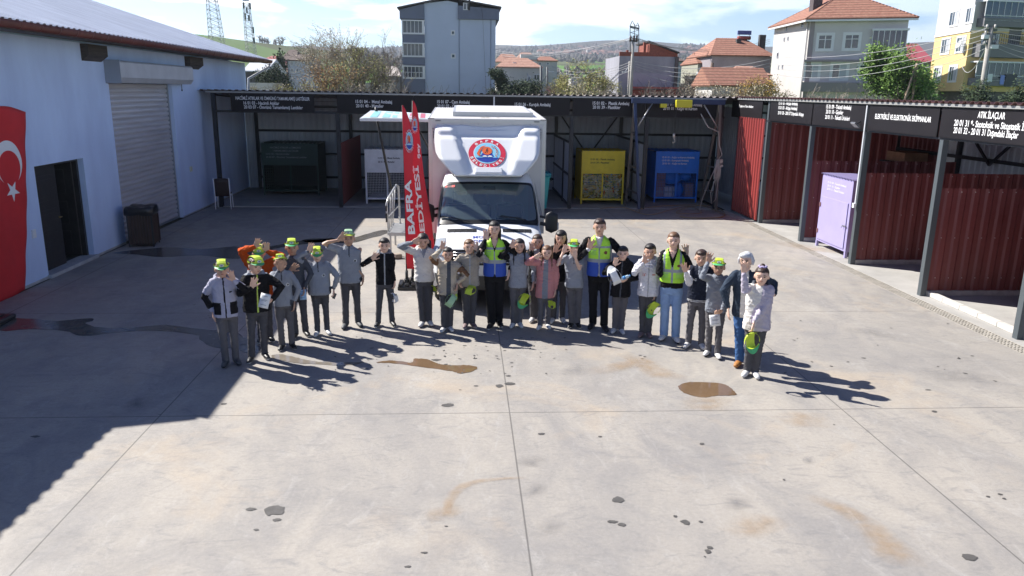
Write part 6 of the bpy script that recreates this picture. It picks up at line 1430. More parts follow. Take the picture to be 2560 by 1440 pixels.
PP('boy in a pale grey jacket with black pockets, leftmost of the group', [(563, 908), (588, 903)], (554, 686), 1.45, {'R': dk(kind='up', px=(583, 687), el=(610, 722), fwd=.20), 'L': dk(kind='down', px=(534, 794), el=(520, 750))}, ([LAV, BLK], 'jacket'), (PANT2, 0), 1, ('short', 'black'), (SHG, SHK), ('lime', 0), hem=.47, bulk=1.08, topzones=z_boy1, hood=True, seed=1)
PP('boy in a black puffer jacket with lime zip, holding a white leaflet', [(627, 898), (660, 889)], (639, 671), 1.46, {'L': dk(kind='up', px=(629, 703), el=(604, 716), fwd=.30), 'R': dk(kind='holdfwd', px=(672, 756), el=(690, 735), fwd=.22)}, ([BLK, ZLIM, POLO], 'puffer_jacket'), (PANT, 0), 0, ('short', 'brown'), (SHK, SHW), ('lime', 10), hem=.48, bulk=1.22, topzones=lambda u, v, w, ta, sa: np.where((w > .835) & (ta < 0), 2, np.where((np.abs(u-.01) < .006) & (v > 0) & (ta < 0), 1, 0)), hood=True, hturn=25, htilt=10, seed=2)
PP('boy in an orange sweater with both arms raised, behind the black puffer jacket', [(652, 848), (674, 846)], (646, 634), 1.45, {'L': dk(kind='up', px=(637, 604), el=(597, 640), fwd=.12), 'R': dk(kind='face', px=(667, 616), el=(704, 634), fwd=.10)}, ([ORG], 'sweater'), (PANT, 0), 1, ('short', 'black'), (SHK, SHW), ('lime', -5), hem=.47, bulk=1.3, seed=3)
PP('boy in a grey long sleeved polo holding his hand before his face', [(704, 867), (729, 864)], (700, 664), 1.38, {'L': dk(kind='up', px=(698, 663), el=(678, 697), fwd=.30), 'R': dk(kind='down', px=(736, 768), el=(742, 735))}, (POLOM, 'polo_shirt'), (PANT2, 0), 2, ('short', 'black'), (SHK, SHW), ('alllime', 28), hem=.47, topzones=z_polo, collar=True, seed=4)
PP('tall boy in a dark grey sweater waving low, wearing a lime paper cap', [(738, 838), (763, 832)], (728, 620), 1.50, {'L': dk(kind='up', px=(738, 666), el=(717, 674), fwd=.32, dir=(.9, -.3)), 'R': dk(kind='hold', px=(761, 733), el=(768, 700), fwd=.12)}, (DKG, 'sweater'), (PANT, 0), 2, ('short', 'black'), (SHK, SHW), ('lime', 8), hem=.49, seed=5)
PP('stout boy in a grey blue polo raising one arm straight up', [(793, 832), (817, 828)], (792, 643), 1.36, {'L': dk(kind='up', px=(771, 616), el=(764, 662), fwd=.10), 'R': dk(kind='hold', px=(835, 734), el=(836, 703), fwd=.06)}, (POLOM, 'polo_shirt'), (PANT, 0), 0, ('short', 'black'), (SHW, SHW), ('lime', 0), hem=.475, bulk=1.14, belly=.05, topzones=z_polo, collar=True, wid=1.12, htilt=8, seed=6)
PP('tall boy in a short sleeved grey polo shading his eyes', [(864, 813), (895, 808)], (871, 601), 1.55, {'L': dk(kind='up', px=(852, 588), el=(838, 619), fwd=.14, dir=(.5, 0)), 'R': dk(kind='down', px=(908, 704), el=(901, 668))}, (POLOM, 'polo_shirt'), (PANT, 0), 2, ('short', 'black'), (SHG, SHK), ('pale', 15), hem=.47, bulk=1.10, topzones=z_polo, collar=True, sleeves=('short', 'short'), wid=1.08, seed=7)
PP('bare headed boy in a black zip jacket holding a white paper cap', [(945, 809), (980, 807)], (961, 617), 1.42, {'L': dk(kind='up', px=(935, 637), el=(912, 658), fwd=.2, dir=(.4, 0)), 'R': dk(kind='hold', px=(987, 714), el=(985, 690))}, ([BLK, ZIP, POLO2], 'zip_jacket'), (PANT, 0), 0, ('short', 'black'), (SHK, SHW), None, hem=.485, topzones=lambda u, v, w, ta, sa: np.where((w > .832) & (ta < 0), 2, np.where((np.abs(u) < .006) & (v > 0) & (ta < 0), 1, 0)), hood=True, seed=8)
PP('girl in a cream hoodie shading her eyes in front of the red flags', [(1056, 808), (1073, 806)], (1057, 609), 1.49, {'L': dk(kind='face', px=(1043, 600), el=(1027, 620), fwd=.16, dir=(1.2, -.4)), 'R': dk(kind='down')}, ([CREAM, POLO2, POLO], 'hoodie'), (PANT, 0), 1, ('tail', 'black'), (SHW, SHP), None, girl=True, hem=.49, bulk=1.1, topzones=lambda u, v, w, ta, sa: np.where((np.abs(u) < (w-.75)*.4) & (v > 0) & (ta < 0), 2, np.where(ta > .8, 1, 0)), hood=True, htilt=8, seed=9)
PP('small smiling girl in an open beige and brown fleece jacket', [(1109, 822), (1125, 820)], (1120, 634), 1.33, {'L': dk(kind='up', px=(1103, 612), el=(1093, 655), fwd=.12), 'R': dk(kind='hold', px=(1143, 720), el=(1147, 690), fwd=.10)}, ([BEIGE, DKG, BROWN], 'fleece_jacket'), (PANT, 0), 1, ('pony', 'black'), (SHW, SHW), None, girl=True, hem=.45, bulk=1.2, topzones=lambda u, v, w, ta, sa: np.where((ta > .35) & (ta < 1.1), 2, np.where((np.abs(u-.012) < .020+.02*np.clip(.8-w, 0, 1)) & (v > 0) & (ta < 0), 1, 0)), collar=True, seed=10)
PP('girl in a zipped grey beige fleece raising her left hand', [(1165, 812), (1181, 811)], (1173, 616), 1.42, {'R': dk(kind='up', px=(1194, 614), el=(1207, 652), fwd=.12), 'L': dk(kind='hold', px=(1150, 712), el=(1140, 690), fwd=.10)}, ([BEIGE2, ZIP], 'fleece_jacket'), (PANT, 0), 0, ('pony', 'light'), (SHP, SHW), None, girl=True, hem=.48, bulk=1.15, topzones=z_zip, collar=True, turn=6, seed=11)
WV = ([VL, VBL, VGR, EMB, VPL], z_vest_blue, 'hi_vis_vest', .498)
PP('woman in a lime and blue reflective vest with long dark hair waving', [(1229, 813), (1247, 808)], (1236, 577), 1.70, {'L': dk(kind='up', px=(1213, 586), el=(1203, 622), fwd=.12), 'R': dk(kind='down', px=(1272, 690), el=(1274, 655))}, ([BLK, SKIN[0]], 'black_top'), (BLK, 0), 0, ('long', 'black'), (SHK, SHW), None, vest=WV, kid=False, girl=True, hem=.50, topzones=lambda u, v, w, ta, sa: np.where((np.abs(u) < (w-.76)*.5) & (v > 0) & (ta < 0), 1, 0), flare=1.15, seed=12)
PP('girl with loose black hair in a grey polo right of the waving woman', [(1284, 811), (1299, 810)], (1299, 618), 1.43, {'L': dk(kind='up', px=(1281, 608), el=(1272, 634), fwd=.14, dir=(.45, 0)), 'R': dk(kind='down')}, ([POLO, BLK], 'polo_shirt'), (PANT2, 0), 1, ('long', 'black'), (SHW, SHW), None, girl=True, hem=.46, topzones=lambda u, v, w, ta, sa: np.where(ta > .30, 1, 0)*(sa < 0), collar=True, bulk=1.05, seed=13)
PP('girl in a black cardigan over grey, standing behind the pink coat', [(1333, 797), (1345, 795)], (1344, 600), 1.44, {'L': dk(kind='up', px=(1328, 615), el=(1318, 645), fwd=.10), 'R': dk(kind='down')}, ([BLK, POLO], 'cardigan'), (PANT, 0), 1, ('pony', 'brown'), (SHW, SHW), None, girl=True, hem=.45, topzones=z_open(.03, .02), collar=True, seed=14)
PP('girl in a long dusty pink coat with her hand held sideways', [(1351, 816), (1369, 813)], (1368, 631), 1.34, {'L': dk(kind='up', px=(1347, 640), el=(1324, 655), fwd=.28, dir=(1.3, -.5)), 'R': dk(kind='hold', px=(1388, 737), el=(1396, 700), fwd=.06)}, ([PINK, POLO2], 'coat'), (PANT2, 0), 0, ('long', 'light'), (SHW, SHW), None, girl=True, hem=.385, bulk=1.18, topzones=z_open(.025, .035), collar=True, seed=15)
PP('girl with a black fringe in a dark jacket at the back of the group', [(1384, 799), (1405, 798)], (1403, 594), 1.52, {'L': dk(kind='up', px=(1391, 619), el=(1380, 650), fwd=.14, dir=(.3, 0)), 'R': dk(kind='down')}, ([BLK, NAVY], 'dark_jacket'), (PANT, 0), 1, ('fringe', 'black'), (SHW, SHW), None, girl=True, hem=.46, topzones=z_zip, hturn=-8, seed=16)
PP('girl in a short sleeved grey polo touching her lime paper cap', [(1430, 811), (1445, 811)], (1434, 622), 1.42, {'L': dk(kind='face', px=(1413, 620), el=(1403, 656), fwd=.12, dir=(.4, 0)), 'R': dk(kind='up', px=(1439, 631), el=(1452, 655), fwd=.26)}, (POLOM, 'polo_shirt'), (PANT2, 0), 0, ('pony', 'brown'), (SHK, SHW), ('lime', 5), girl=True, hem=.465, topzones=z_polo, collar=True, sleeves=('short', 'short'), bulk=1.06, seed=17)
PP('man in a lime and blue reflective vest over a white shirt and black suit', [(1483, 813), (1511, 818)], (1499, 570), 1.77, {'L': dk(kind='up', px=(1473, 607), el=(1458, 634), fwd=.16), 'R': dk(kind='down', px=(1535, 690), el=(1540, 655), fwd=-.05)}, ([BLK, WLET], 'suit_jacket'), (BLK, 0), 1, ('short', 'brown'), (SHK, SHK), None, vest=WV, kid=False, hem=.50, topzones=lambda u, v, w, ta, sa: np.where((np.abs(u) < .035) & (v > 0) & (ta < 0) | (ta > 1.92), 1, 0), collar=True, flare=1.05, wid=1.02, seed=18)
PP('girl in a black hooded jacket holding a white cap and a bottle', [(1538, 824), (1554, 826)], (1558, 637), 1.38, {'L': dk(kind='up', px=(1536, 652), el=(1516, 678), fwd=.2), 'R': dk(kind='holdfwd', px=(1560, 702), el=(1580, 690), fwd=.26)}, ([BLK, DKG], 'hooded_jacket'), (PANT2, 0), 0, ('short', 'black'), (SHW, SHW), None, girl=True, hem=.43, bulk=1.15, topzones=z_zip, hood=True, seed=19)
PP('girl in a white zip hoodie holding a green paper cap', [(1607, 834), (1622, 835)], (1626, 629), 1.46, {'L': dk(kind='up', px=(1610, 645), el=(1590, 675), fwd=.22), 'R': dk(kind='hold', px=(1637, 745), el=(1645, 710), fwd=.05)}, ([HOOD, ZIP, PINK], 'hoodie'), (PANT, 0), 1, ('short', 'black'), (SHP, SHP), None, girl=True, hem=.45, bulk=1.12, topzones=lambda u, v, w, ta, sa: np.where((np.abs(np.abs(u)-.045) < .022) & (np.abs(w-.68) < .022) & (v > 0) & (ta < 0) & (np.sin(u*900)*np.sin(w*700) > .2), 2, np.where((np.abs(u) < .005) & (v > 0) & (ta < 0), 1, 0)), hood=True, seed=20)
PP('young woman in a lime vest and pale blue jeans', [(1661, 842), (1690, 847)], (1684, 604), 1.67, {'L': dk(kind='down', px=(1662, 712), el=(1656, 675), fwd=-.08), 'R': dk(kind='up', px=(1717, 624), el=(1724, 660), fwd=-.12)}, ([BLK, SKIN[0]], 'black_top'), ([JEAN], 0), 0, ('pony', 'light'), (SHW, SHK), None, vest=([VL, VBL, VGR, EMB, VPL], z_vest_lime, 'lime_vest', .555), kid=False, girl=True, hem=.50, topzones=lambda u, v, w, ta, sa: np.where((np.abs(u) < (w-.77)*.5) & (v > 0) & (ta < 0), 1, 0), flare=1.12, seed=21)
PP('boy in a navy college jacket with pale sleeves and striped hem', [(1722, 861), (1755, 864)], (1754, 649), 1.48, {'L': dk(kind='up', px=(1711, 667), el=(1722, 692), fwd=.22, dir=(-.3, 0)), 'R': dk(kind='down', px=(1782, 750), el=(1786, 715), fwd=-.1)}, ([NAVY, HOOD, WLET, POLO], 'college_jacket'), (PANT2, 0), 1, ('short', 'brown'), (SHW, SHW), None, hem=.485, bulk=1.12, topzones=lambda u, v, w, ta, sa: np.where(ta > .25, 1, np.where((np.abs(w-.492) < .004) | (np.abs(w-.508) < .004), 2, np.where((np.abs(u) < .018) & (v > 0) & (w > .74), 3, np.where((u < -.03) & (u > -.075) & (np.abs(w-.71) < .012) & (np.sin(w*1500) > 0) & (v > 0), 2, 0)))), collar=True, seed=22)
PP('boy in a grey blue polo with a lime visor cap holding a white paper', [(1772, 881), (1795, 888)], (1797, 674), 1.43, {'L': dk(kind='up', px=(1771, 643), el=(1764, 688), fwd=.12), 'R': dk(kind='holdfwd', px=(1797, 783), el=(1826, 755), fwd=.24)}, (KNITM, 'polo_shirt'), (PANT2, 0), 2, ('short', 'black'), (SHW, SHK), ('lime', 12), hem=.465, bulk=1.06, topzones=lambda u, v, w, ta, sa: np.where((w > .845) & (ta < 0), 3, 0), collar=True, seed=23)
PP('white haired woman in a dark denim jacket, jeans and tan boots', [(1851, 908), (1872, 903)], (1865, 655), 1.60, {'L': dk(kind='down', px=(1820, 786), el=(1822, 745), fwd=.10), 'R': dk(kind='holdfwd', px=(1926, 742), el=(1936, 722), fwd=.30)}, ([DENIM, CREAM], 'denim_jacket'), ([JEAN2], 0), 0, ('bob', 'white'), (BOOT, BOOT), None, kid=False, girl=True, hem=.44, bulk=1.12, topzones=z_open(.03, .035), collar=True, flare=1.1, hturn=-15, glasses=True, seed=24)
PP('girl with a lilac scrunchie in a pale lilac fleece, rightmost of the group', [(1870, 933), (1890, 936)], (1905, 703), 1.50, {'L': dk(kind='up', px=(1861, 667), el=(1866, 716), fwd=.16), 'R': dk(kind='hold', px=(1880, 826), el=(1924, 800), fwd=.22)}, ([LILAC, CREAM, DKG], 'fleece_sweater'), (PANT, 0), 0, ('bun', 'brown'), (SHW, SHW), None, girl=True, hem=.44, bulk=1.2, extra='scrunchie', topzones=lambda u, v, w, ta, sa: np.where((w > .845) & (ta < 0), 2, np.where((ta < 0) & (u < .0+(w-.6)*.1), 1, 0)), hood=True, seed=25)
# things held in the hands
def dep(i, f=.16): return P[i]['T'].location.y-f
handcap((992, 743), dep(7, .10), 'white paper cap held by the boy in the black zip jacket', 0, 80, 20, 'white')
handcap((1129, 752), dep(9, .20), 'pale green paper cap held by the small girl in beige fleece', 70, 35, 0, 'pale')
handcap((1176, 720), dep(10, .20), 'lime paper cap held flat by the girl in zipped fleece', 20, 10, -20, 'alllime')
handcap((1312, 745), dep(12, .12), 'green and lime paper cap held beside the girl with loose black hair', -70, 25, 0, 'lime', 1.25)
handcap((1387, 760), dep(14, .12), 'lime paper cap folded flat below the pink coat sleeve', -20, 85, 0, 'alllime', .9)
handcap((1537, 692), dep(18, .34), 'white and green paper cap held before the black hooded jacket', 75, -25, 0, 'white', 1.3)
handcap((1634, 768), dep(19, .12), 'green paper cap hanging from the hand of the girl in the white hoodie', -75, 30, 0, 'lime', 1.25)
handcap((1877, 848), dep(24, .30), 'lime paper cap held low by the rightmost girl', -80, -10, 0, 'lime', 1.3)
handcap((1083, 722), dep(8, .0), 'lime paper cap showing between the cream hoodie and the beige fleece', -60, 70, 0, 'lime', 1.0)
leaflet((661, 752), dep(1, .34), 'white leaflet held by the boy in the black puffer jacket', .13, .19, 0, 14)
leaflet((757, 737), dep(4, .16), 'blue and white leaflet held low by the boy in the dark sweater', .10, .15, 0, -6, blue=True, col=mat('leaflet_blue', (.35, .55, .75), .5))
leaflet((1788, 801), dep(22, .30), 'white paper held by the boy with the lime visor cap', .15, .16, 0, -6)
b = atY(1564, 693, dep(18, .36)); BT = thing('water_bottle', 'small crumpled clear water bottle with blue label in a girl\'s hand', 'bottle', b)
m = MB(); d = Vector((.9, 0, .35)).normalized(); m.tube([b-d*.07, b-d*.065, b-d*.02, b, b+d*.035, b+d*.055, b+d*.062], [.022, .027, .027, .022, .026, .013, .012], 10); m.build('body', mat('bottle_clear', (.45, .60, .70), .1), BT)
m = MB(); m.tube([b-d*.045, b-d*.005], .0285, 10); m.build('bottle_label', mat('label_blue', (.05, .25, .6), .4), BT); m = MB(); m.tube([b+d*.06, b+d*.075], .014, 8); m.build('cap', mat('label_blue', (.05, .25, .6), .4), BT)
b = atY(836, 740, dep(5, .08)); m = MB(); m.obox(b, .045, .012, .09, Matrix.Rotation(.4, 3, 'Y')); tag(m.build('phone', mat('phone_dark', (.05, .06, .07), .2), bevel=.004), 'small dark phone in the lowered hand of the stout boy', 'phone')
bpy.data.scenes.remove(TS)
# ================================================================== buildings behind the yard
def tilem(name, col, col2): 
    if name in MATS: return MATS[name]
    m = mat(name, col, .85, col2=col2, vs=3.5, detail=7); t = m.node_tree; p = t.nodes['Principled BSDF']
    co = N(t, 'ShaderNodeTexCoord'); wv = N(t, 'ShaderNodeTexWave'); wv.wave_type = 'BANDS'; wv.bands_direction = 'Z'; wv.inputs['Scale'].default_value = 1.25; wv.inputs['Distortion'].default_value = .9; wv.inputs['Detail'].default_value = 2
    t.links.new(co.outputs['Object'], wv.inputs['Vector']); old = p.inputs['Base Color'].links[0].from_socket
    mx = N(t, 'ShaderNodeMixRGB', blend_type='MULTIPLY'); mx.inputs[0].default_value = .6; r = N(t, 'ShaderNodeMapRange'); r.inputs[1].default_value = .1; r.inputs[2].default_value = .6; r.inputs[3].default_value = .35; r.inputs[4].default_value = 1.1; t.links.new(wv.outputs['Fac'], r.inputs[0])
    t.links.new(old, mx.inputs[1]); t.links.new(r.outputs[0], mx.inputs[2]); t.links.new(mx.outputs[0], p.inputs['Base Color'])
    return m
TILE = tilem('terracotta_tiles', (.24, .095, .065), (.36, .185, .125)); TILE2 = tilem('pale_terracotta_tiles', (.31, .14, .10), (.46, .28, .21))
GLS = mat('window_glass_dark', (.03, .045, .07), .08); FRM = mat('window_frame_white', (.62, .63, .65), .5); CURT = mat('curtain', (.40, .42, .46), .7)
class Face:     # a vertical facade between two ground corners; u along it in metres, z up, off = proud of it
    def __init__(s, a, b): s.a = Vector((a[0], a[1], 0)); s.b = Vector((b[0], b[1], 0)); s.d = (s.b-s.a).normalized(); s.L = (s.b-s.a).length; s.n = Vector((s.d.y, -s.d.x, 0))
    def p(s, u, z, off=0): q = s.a+s.d*u+s.n*off; return Vector((q.x, q.y, z))
    def slab(s, m, u0, u1, z0, z1, o0, o1, mi=0):
        v = [s.p(u0, z0, o0), s.p(u1, z0, o0), s.p(u1, z0, o1), s.p(u0, z0, o1), s.p(u0, z1, o0), s.p(u1, z1, o0), s.p(u1, z1, o1), s.p(u0, z1, o1)]
        m.add(v, [(0,3,2,1),(4,5,6,7),(0,1,5,4),(1,2,6,5),(2,3,7,6),(3,0,4,7)], mi)
    def fromx(s, px):      # where a photograph column meets this facade
        k = (px-1280)/FPX; best = None
        lo, hi = -s.L*.5, s.L*1.6
        for _ in range(60):
            mid = (lo+hi)/2; q = s.p(mid, CAMH); v = np.array(q)-np.array([0, 0, CAMH]); x = 1280+FPX*(v@RT)/(v@FW)
            if (x < px): lo = mid
            else: hi = mid
        return (lo+hi)/2
    def fromy(s, u, py):
        lo, hi = -5, 60
        for _ in range(60):
            mid = (lo+hi)/2; v = np.array(s.p(u, mid))-np.array([0, 0, CAMH]); y = 720-FPX*(v@UP)/(v@FW)
            if y > py: lo = mid
            else: hi = mid
        return (lo+hi)/2
def window(F, par, x0, y0, x1, y1, frame=FRM, mull=1, trans=None, sur=None, curtain=False, depth=.08, name='window'):
    ua, ub = F.fromx(x0), F.fromx(x1); um = (ua+ub)/2; za, zb = F.fromy(um, y1), F.fromy(um, y0)
    if sur: m = MB(); F.slab(m, ua-sur, ub+sur, za-sur, za, 0, .05); F.slab(m, ua-sur, ub+sur, zb, zb+sur, 0, .05); F.slab(m, ua-sur, ua, za, zb, 0, .05); F.slab(m, ub, ub+sur, za, zb, 0, .05); m.build('window_surround', FRM if sur else frame, par)
    m = MB(); t = .07
    for (a, b, c, d) in ((ua, ub, za, za+t), (ua, ub, zb-t, zb), (ua, ua+t, za+t, zb-t), (ub-t, ub, za+t, zb-t)): F.slab(m, a, b, c, d, .0, .045)
    for i in range(mull): c = ua+(ub-ua)*(i+1)/(mull+1); F.slab(m, c-t*.6, c+t*.6, za+t, zb-t, 0, .04)
    if trans: zt_ = za+(zb-za)*trans; F.slab(m, ua+t, ub-t, zt_-t*.4, zt_+t*.4, 0, .038)
    w = m.build(name, frame, par)
    m = MB(); m.poly([F.p(ua+t, za+t, .012), F.p(ub-t, za+t, .012), F.p(ub-t, zb-t, .012), F.p(ua+t, zb-t, .012)]); m.build('pane', GLS, w)
    if curtain: m = MB(); c = (ub-ua); m.poly([F.p(ua+c*.5, za+t, .016), F.p(ub-t, za+t, .016), F.p(ub-t, zb-t, .016), F.p(ua+c*.5, zb-t, .016)]); m.build('curtain', CURT, w)
    return w
def at_(px, D): d = ray(px, 200); return (d[0]*D/d[1], D)
# ---- grey apartment block behind the van
D = 98.0; F = Face(at_(1008, D), at_(1238, D)); zc = lambda y, u=6: F.fromy(u, y)
GA = thing('apartment_block', 'tall grey rendered apartment block with glazed balconies behind the shed', 'apartment block', (F.a.x, D, 0))
GW = mat('grey_render', (.42, .48, .60), .9, var=.05, vs=.4); GD = mat('slate_cladding', (.13, .15, .21), .85, var=.08, vs=1); DKT = mat('dark_roof_sheet', (.055, .05, .05), .7, var=.3, vs=2)
dep_ = 11; L_ = F.L; back = lambda p: p-F.n*dep_
uA = F.fromx(1063); uR = F.fromx(1145); uE = F.fromx(1246); uL = F.fromx(1003); zpk = zc(-2, 5.2)
zl, zr_ = zc(21, 0), zc(23, 12); z48 = zc(48); 
m = MB()
up_ = F.fromx(1120)
m.prism([F.p(uA, 0), F.p(L_, 0), F.p(L_, z48), F.p(uR, z48), F.p(uR, zpk-.4), F.p(up_, zpk-.15), F.p(uA, F.fromy(uA, 6)-.1)], -F.n*dep_); m.build('wall', GW, GA)
m = MB(); m.prism([F.p(uR, z48, .35), F.p(uE, z48, .35), F.p(uE, F.fromy(uE, 24), .35), F.p(uR, zpk-.7, .35)], -F.n*(dep_+.35)); m.build('upper_bay', GD, GA)
m = MB(); zB = zc(47, 1); m.prism([F.p(uL-.0, zB, .25), F.p(uA-.02, zB, .25), F.p(uA-.02, F.fromy(uA, 6)-.15, .25), F.p(uL, F.fromy(uL, 21)-.15, .25)], -F.n*(dep_)); m.build('upper_bay', GD, GA)
m = MB(); e0 = F.p(uL-.25, F.fromy(uL, 22), .6); pk = F.p(up_, zpk+.1, .6); e1 = F.p(uE+.25, F.fromy(uE, 21), .6); tk = Vector((0, 0, .16))
for (a, b) in ((e0, pk), (pk, e1)): m.prism([a, b, b+tk, a+tk], -F.n*(dep_+1))
m.build('roof', DKT, GA)
m = MB(); a, b = F.p(F.fromx(1200), F.fromy(9, 6), -2), F.p(F.fromx(1241), F.fromy(9, 10), -2); m.prism([a, b, b+Vector((0, 0, -.5)), a+Vector((0, 0, -.5))], -F.n*6); m.build('roof_panel', mat('solar_brown', (.12, .10, .08), .5), GA)
win = [(1009, 53, 1059, 82), (1010, 110, 1059, 139), (1011, 167, 1061, 193)]
m = MB(); prev = 0
zts = []
for (x0, y0, x1, y1) in win: u0, u1 = F.fromx(x0), F.fromx(x1); zts.append((F.fromy(1.2, y1), F.fromy(1.2, y0)))
segs = [(zts[0][0]-.25, None)]
m = MB(); F.slab(m, 0, uA-.02, 0, zts[2][0]-.17, -dep_, .22); F.slab(m, 0, uA-.02, zts[2][1]+.25, zts[1][0]-.17, -dep_, .22); F.slab(m, 0, uA-.02, zts[1][1]+.12, zts[0][0]-.17, -dep_, .22); m.build('balcony_wall', GD, GA)
for i, ((x0, y0, x1, y1), (za, zb)) in enumerate(zip(win, zts)):
    m = MB(); u0, u1 = .12, uA-.25
    for k in range(6): c = u0+(u1-u0)*k/5; F.slab(m, c-.03, c+.03, za, zb, .0, .12)
    F.slab(m, -.05, uA+.05, zb, zb+.13, 0, .3); F.slab(m, -.05, uA+.05, za-.18, za, 0, .3); F.slab(m, -.03, .10, za, zb, 0, .28); F.slab(m, uA-.24, uA-.02, za, zb, 0, .28)
    if i == 2:
        F.slab(m, -.05, uA+.05, za+.55, za+.60, .2, .3)
        for k in range(9): c = (uA)*k/8; F.slab(m, c-.02, c+.02, za, za+.55, .24, .28)
    w = m.build('glazed_balcony', FRM, GA); m = MB(); m.poly([F.p(u0, za, .03), F.p(u1, za, .03), F.p(u1, zb, .03), F.p(u0, zb, .03)]); m.build('pane', GLS, w)
window(F, GA, 1129, 77, 1137, 87, mull=0, sur=.06); window(F, GA, 1129, 135, 1138, 145, mull=0, sur=.06)
F2 = Face(F.p(0, 0, .35), F.p(L_, 0, .35)); window(F2, GA, 1158, 7, 1175, 25, mull=1)
F3 = Face(F.p(0, 0), F.p(L_, 0)); window(F3, GA, 1227, 170, 1236, 194, mull=0)
m = MB(); 
for px in (1148, 1226): u = F.fromx(px); m.tube([F.p(u, 0, .06), F.p(u, z48, .06)], .04, 6)
m.build('downpipe', mat('pipe_grey', (.24, .28, .34), .6), GA)
m = MB(); m.tube([F.p(F.fromx(1203), F.fromy(9, 20), .45), F.p(F.fromx(1206), z48, .4), F.p(F.fromx(1217), 1.5, .05)], .018, 4); m.tube([F.p(F.fromx(1172), F.fromy(8, 26), .5), F.p(F.fromx(1175), zpk+1.2, .5)], .12, 6); m.build('cable', BLACKP, GA)
# ---- white house with tiled hip roof
A_, B_, C_ = at_(2012, 76), at_(2252, 72.5), at_(1926, 85.5); D_ = (C_[0]+B_[0]-A_[0], C_[1]+B_[1]-A_[1])
WHs = thing('tiled_house', 'three storey pale house with orange tiled hip roof and brick chimney', 'house', (A_[0], A_[1], 0))
FF, FL_ = Face(A_, B_), Face(C_, A_); ze = FF.fromy(2, 48); SUNW = mat('render_sunlit', (.52, .50, .48), .9, var=.08, vs=.5); SHDW = mat('render_shaded', (.50, .48, .49), .9, var=.08, vs=.5); MVE = mat('mauve_render', (.27, .235, .25), .9)  # pale wall in two copies: warmer for the sunlit side, greyer for the shaded front
m = MB(); m.prism([(*A_, 0), (*B_, 0), (*D_, 0), (*C_, 0)], (0, 0, ze)); m.build('wall', SHDW, WHs)
m = MB(); FL_.slab(m, 0, FL_.L, 0, ze, .001, .06); m.build('side_wall', SUNW, WHs)
z2, z1_ = FF.fromy(2, 152), FF.fromy(2, 206); uq = FF.fromx(2163)
m = MB(); FF.slab(m, -.2, FF.L, z2-.1, z2+.1, 0, .5); FF.slab(m, -.25, FF.L+.1, z1_-.9, z1_, 0, .5); FF.slab(m, 0, .4, 0, ze, 0, .07); m.build('band', MVE, WHs)
m = MB(); FF.slab(m, uq, FF.L+.15, z2+1.3+2.3, ze, 0, .35); FF.slab(m, uq, FF.L+.15, z2+.1, z2+1.2, 0, .35); m.build('balcony_box', MVE, WHs)
um_ = uq+1; zb0, zb1 = FF.fromy(um_, 118), FF.fromy(um_, 77)
m = MB()
for k in range(7): c = uq+(FF.L-uq)*k/6; FF.slab(m, c-.03, c+.03, zb0, zb1, .25, .32)
FF.slab(m, uq-.1, FF.L+.15, zb1, zb1+.18, .0, .38); FF.slab(m, uq-.1, FF.L+.15, zb0-.3, zb0-.2, .0, .38)
for k in range(10): c = uq+(FF.L-uq)*k/9; FF.slab(m, c-.025, c+.025, zb0-.8, zb0-.25, .3, .36)
w = m.build('glazed_balcony', FRM, WHs); m = MB(); m.poly([FF.p(uq, zb0, .27), FF.p(FF.L, zb0, .27), FF.p(FF.L, zb1, .27), FF.p(uq, zb1, .27)]); m.build('pane', mat('pane_blue_dark', (.012, .025, .06), .1), w)
for (x0, y0, x1, y1, c) in ((2031, 87, 2065, 123, 0), (2096, 86, 2131, 122, 0), (2008, 160, 2040, 197, 1), (2073, 160, 2110, 197, 1), (2140, 162, 2188, 195, 0)): window(FF, WHs, x0, y0, x1, y1, mull=1 if x1-x0 < 40 else 2, trans=.68, sur=.2, curtain=bool(c))
for (x0, y0, x1, y1) in ((1949, 66, 1953, 78), (1946, 93, 1949, 104), (1955, 91, 1958, 102), (1933, 131, 1937, 146), (1939, 163, 1941, 174), (1948, 161, 1951, 172), (1986, 55, 1991, 70)):
    Fq = Face(FL_.p(0, 0, .06), FL_.p(FL_.L, 0, .06)); window(Fq, WHs, x0, y0, x1, y1, mull=0, frame=CURT)
ov = .7; cx_ = [Vector((*A_, ze)), Vector((*B_, ze)), Vector((*D_, ze)), Vector((*C_, ze))]; cen = sum(cx_, Vector())/4
E_ = [c+(c-cen).normalized()*ov*1.3 for c in cx_]; hh = FF.fromy(3, 3)-ze+1.2
r0 = cen+(E_[3]-E_[0])*.10*-1+Vector((0, 0, hh)); r1 = cen+(E_[3]-E_[0])*.10+Vector((0, 0, hh))
m = MB(); m.poly([E_[0], E_[1], r0]); m.poly([E_[1], E_[2], r1, r0]); m.poly([E_[2], E_[3], r1]); m.poly([E_[3], E_[0], r0, r1]); RF = m.build('roof', TILE, WHs, solid=.12)
m = MB(); 
for a, b in ((E_[0], r0), (E_[1], r0), (r0, r1), (E_[3], r1)): 
    n = 22
    for k in range(n): m.tube([a+(b-a)*k/n, a+(b-a)*(k+.8)/n], .12, 5)
m.build('ridge_tiles', TILE, RF)
m = MB()
for a, b in ((E_[0], E_[1]), (E_[3], E_[0])): m.bar(a-Vector((0, 0, .16)), b-Vector((0, 0, .16)), .12, .16)
m.poly([q-Vector((0, 0, .12)) for q in reversed(E_)]); m.build('eaves', FRM, RF)
ch = FL_.p(FL_.fromx(1984), 0, -1.3); m = MB(); m.box(ch.x-.45, ch.x+.45, ch.y-.45, ch.y+.45, ze+.3, ze+2.6); m.box(ch.x-.52, ch.x+.52, ch.y-.52, ch.y+.52, ze+2.6, ze+2.7)
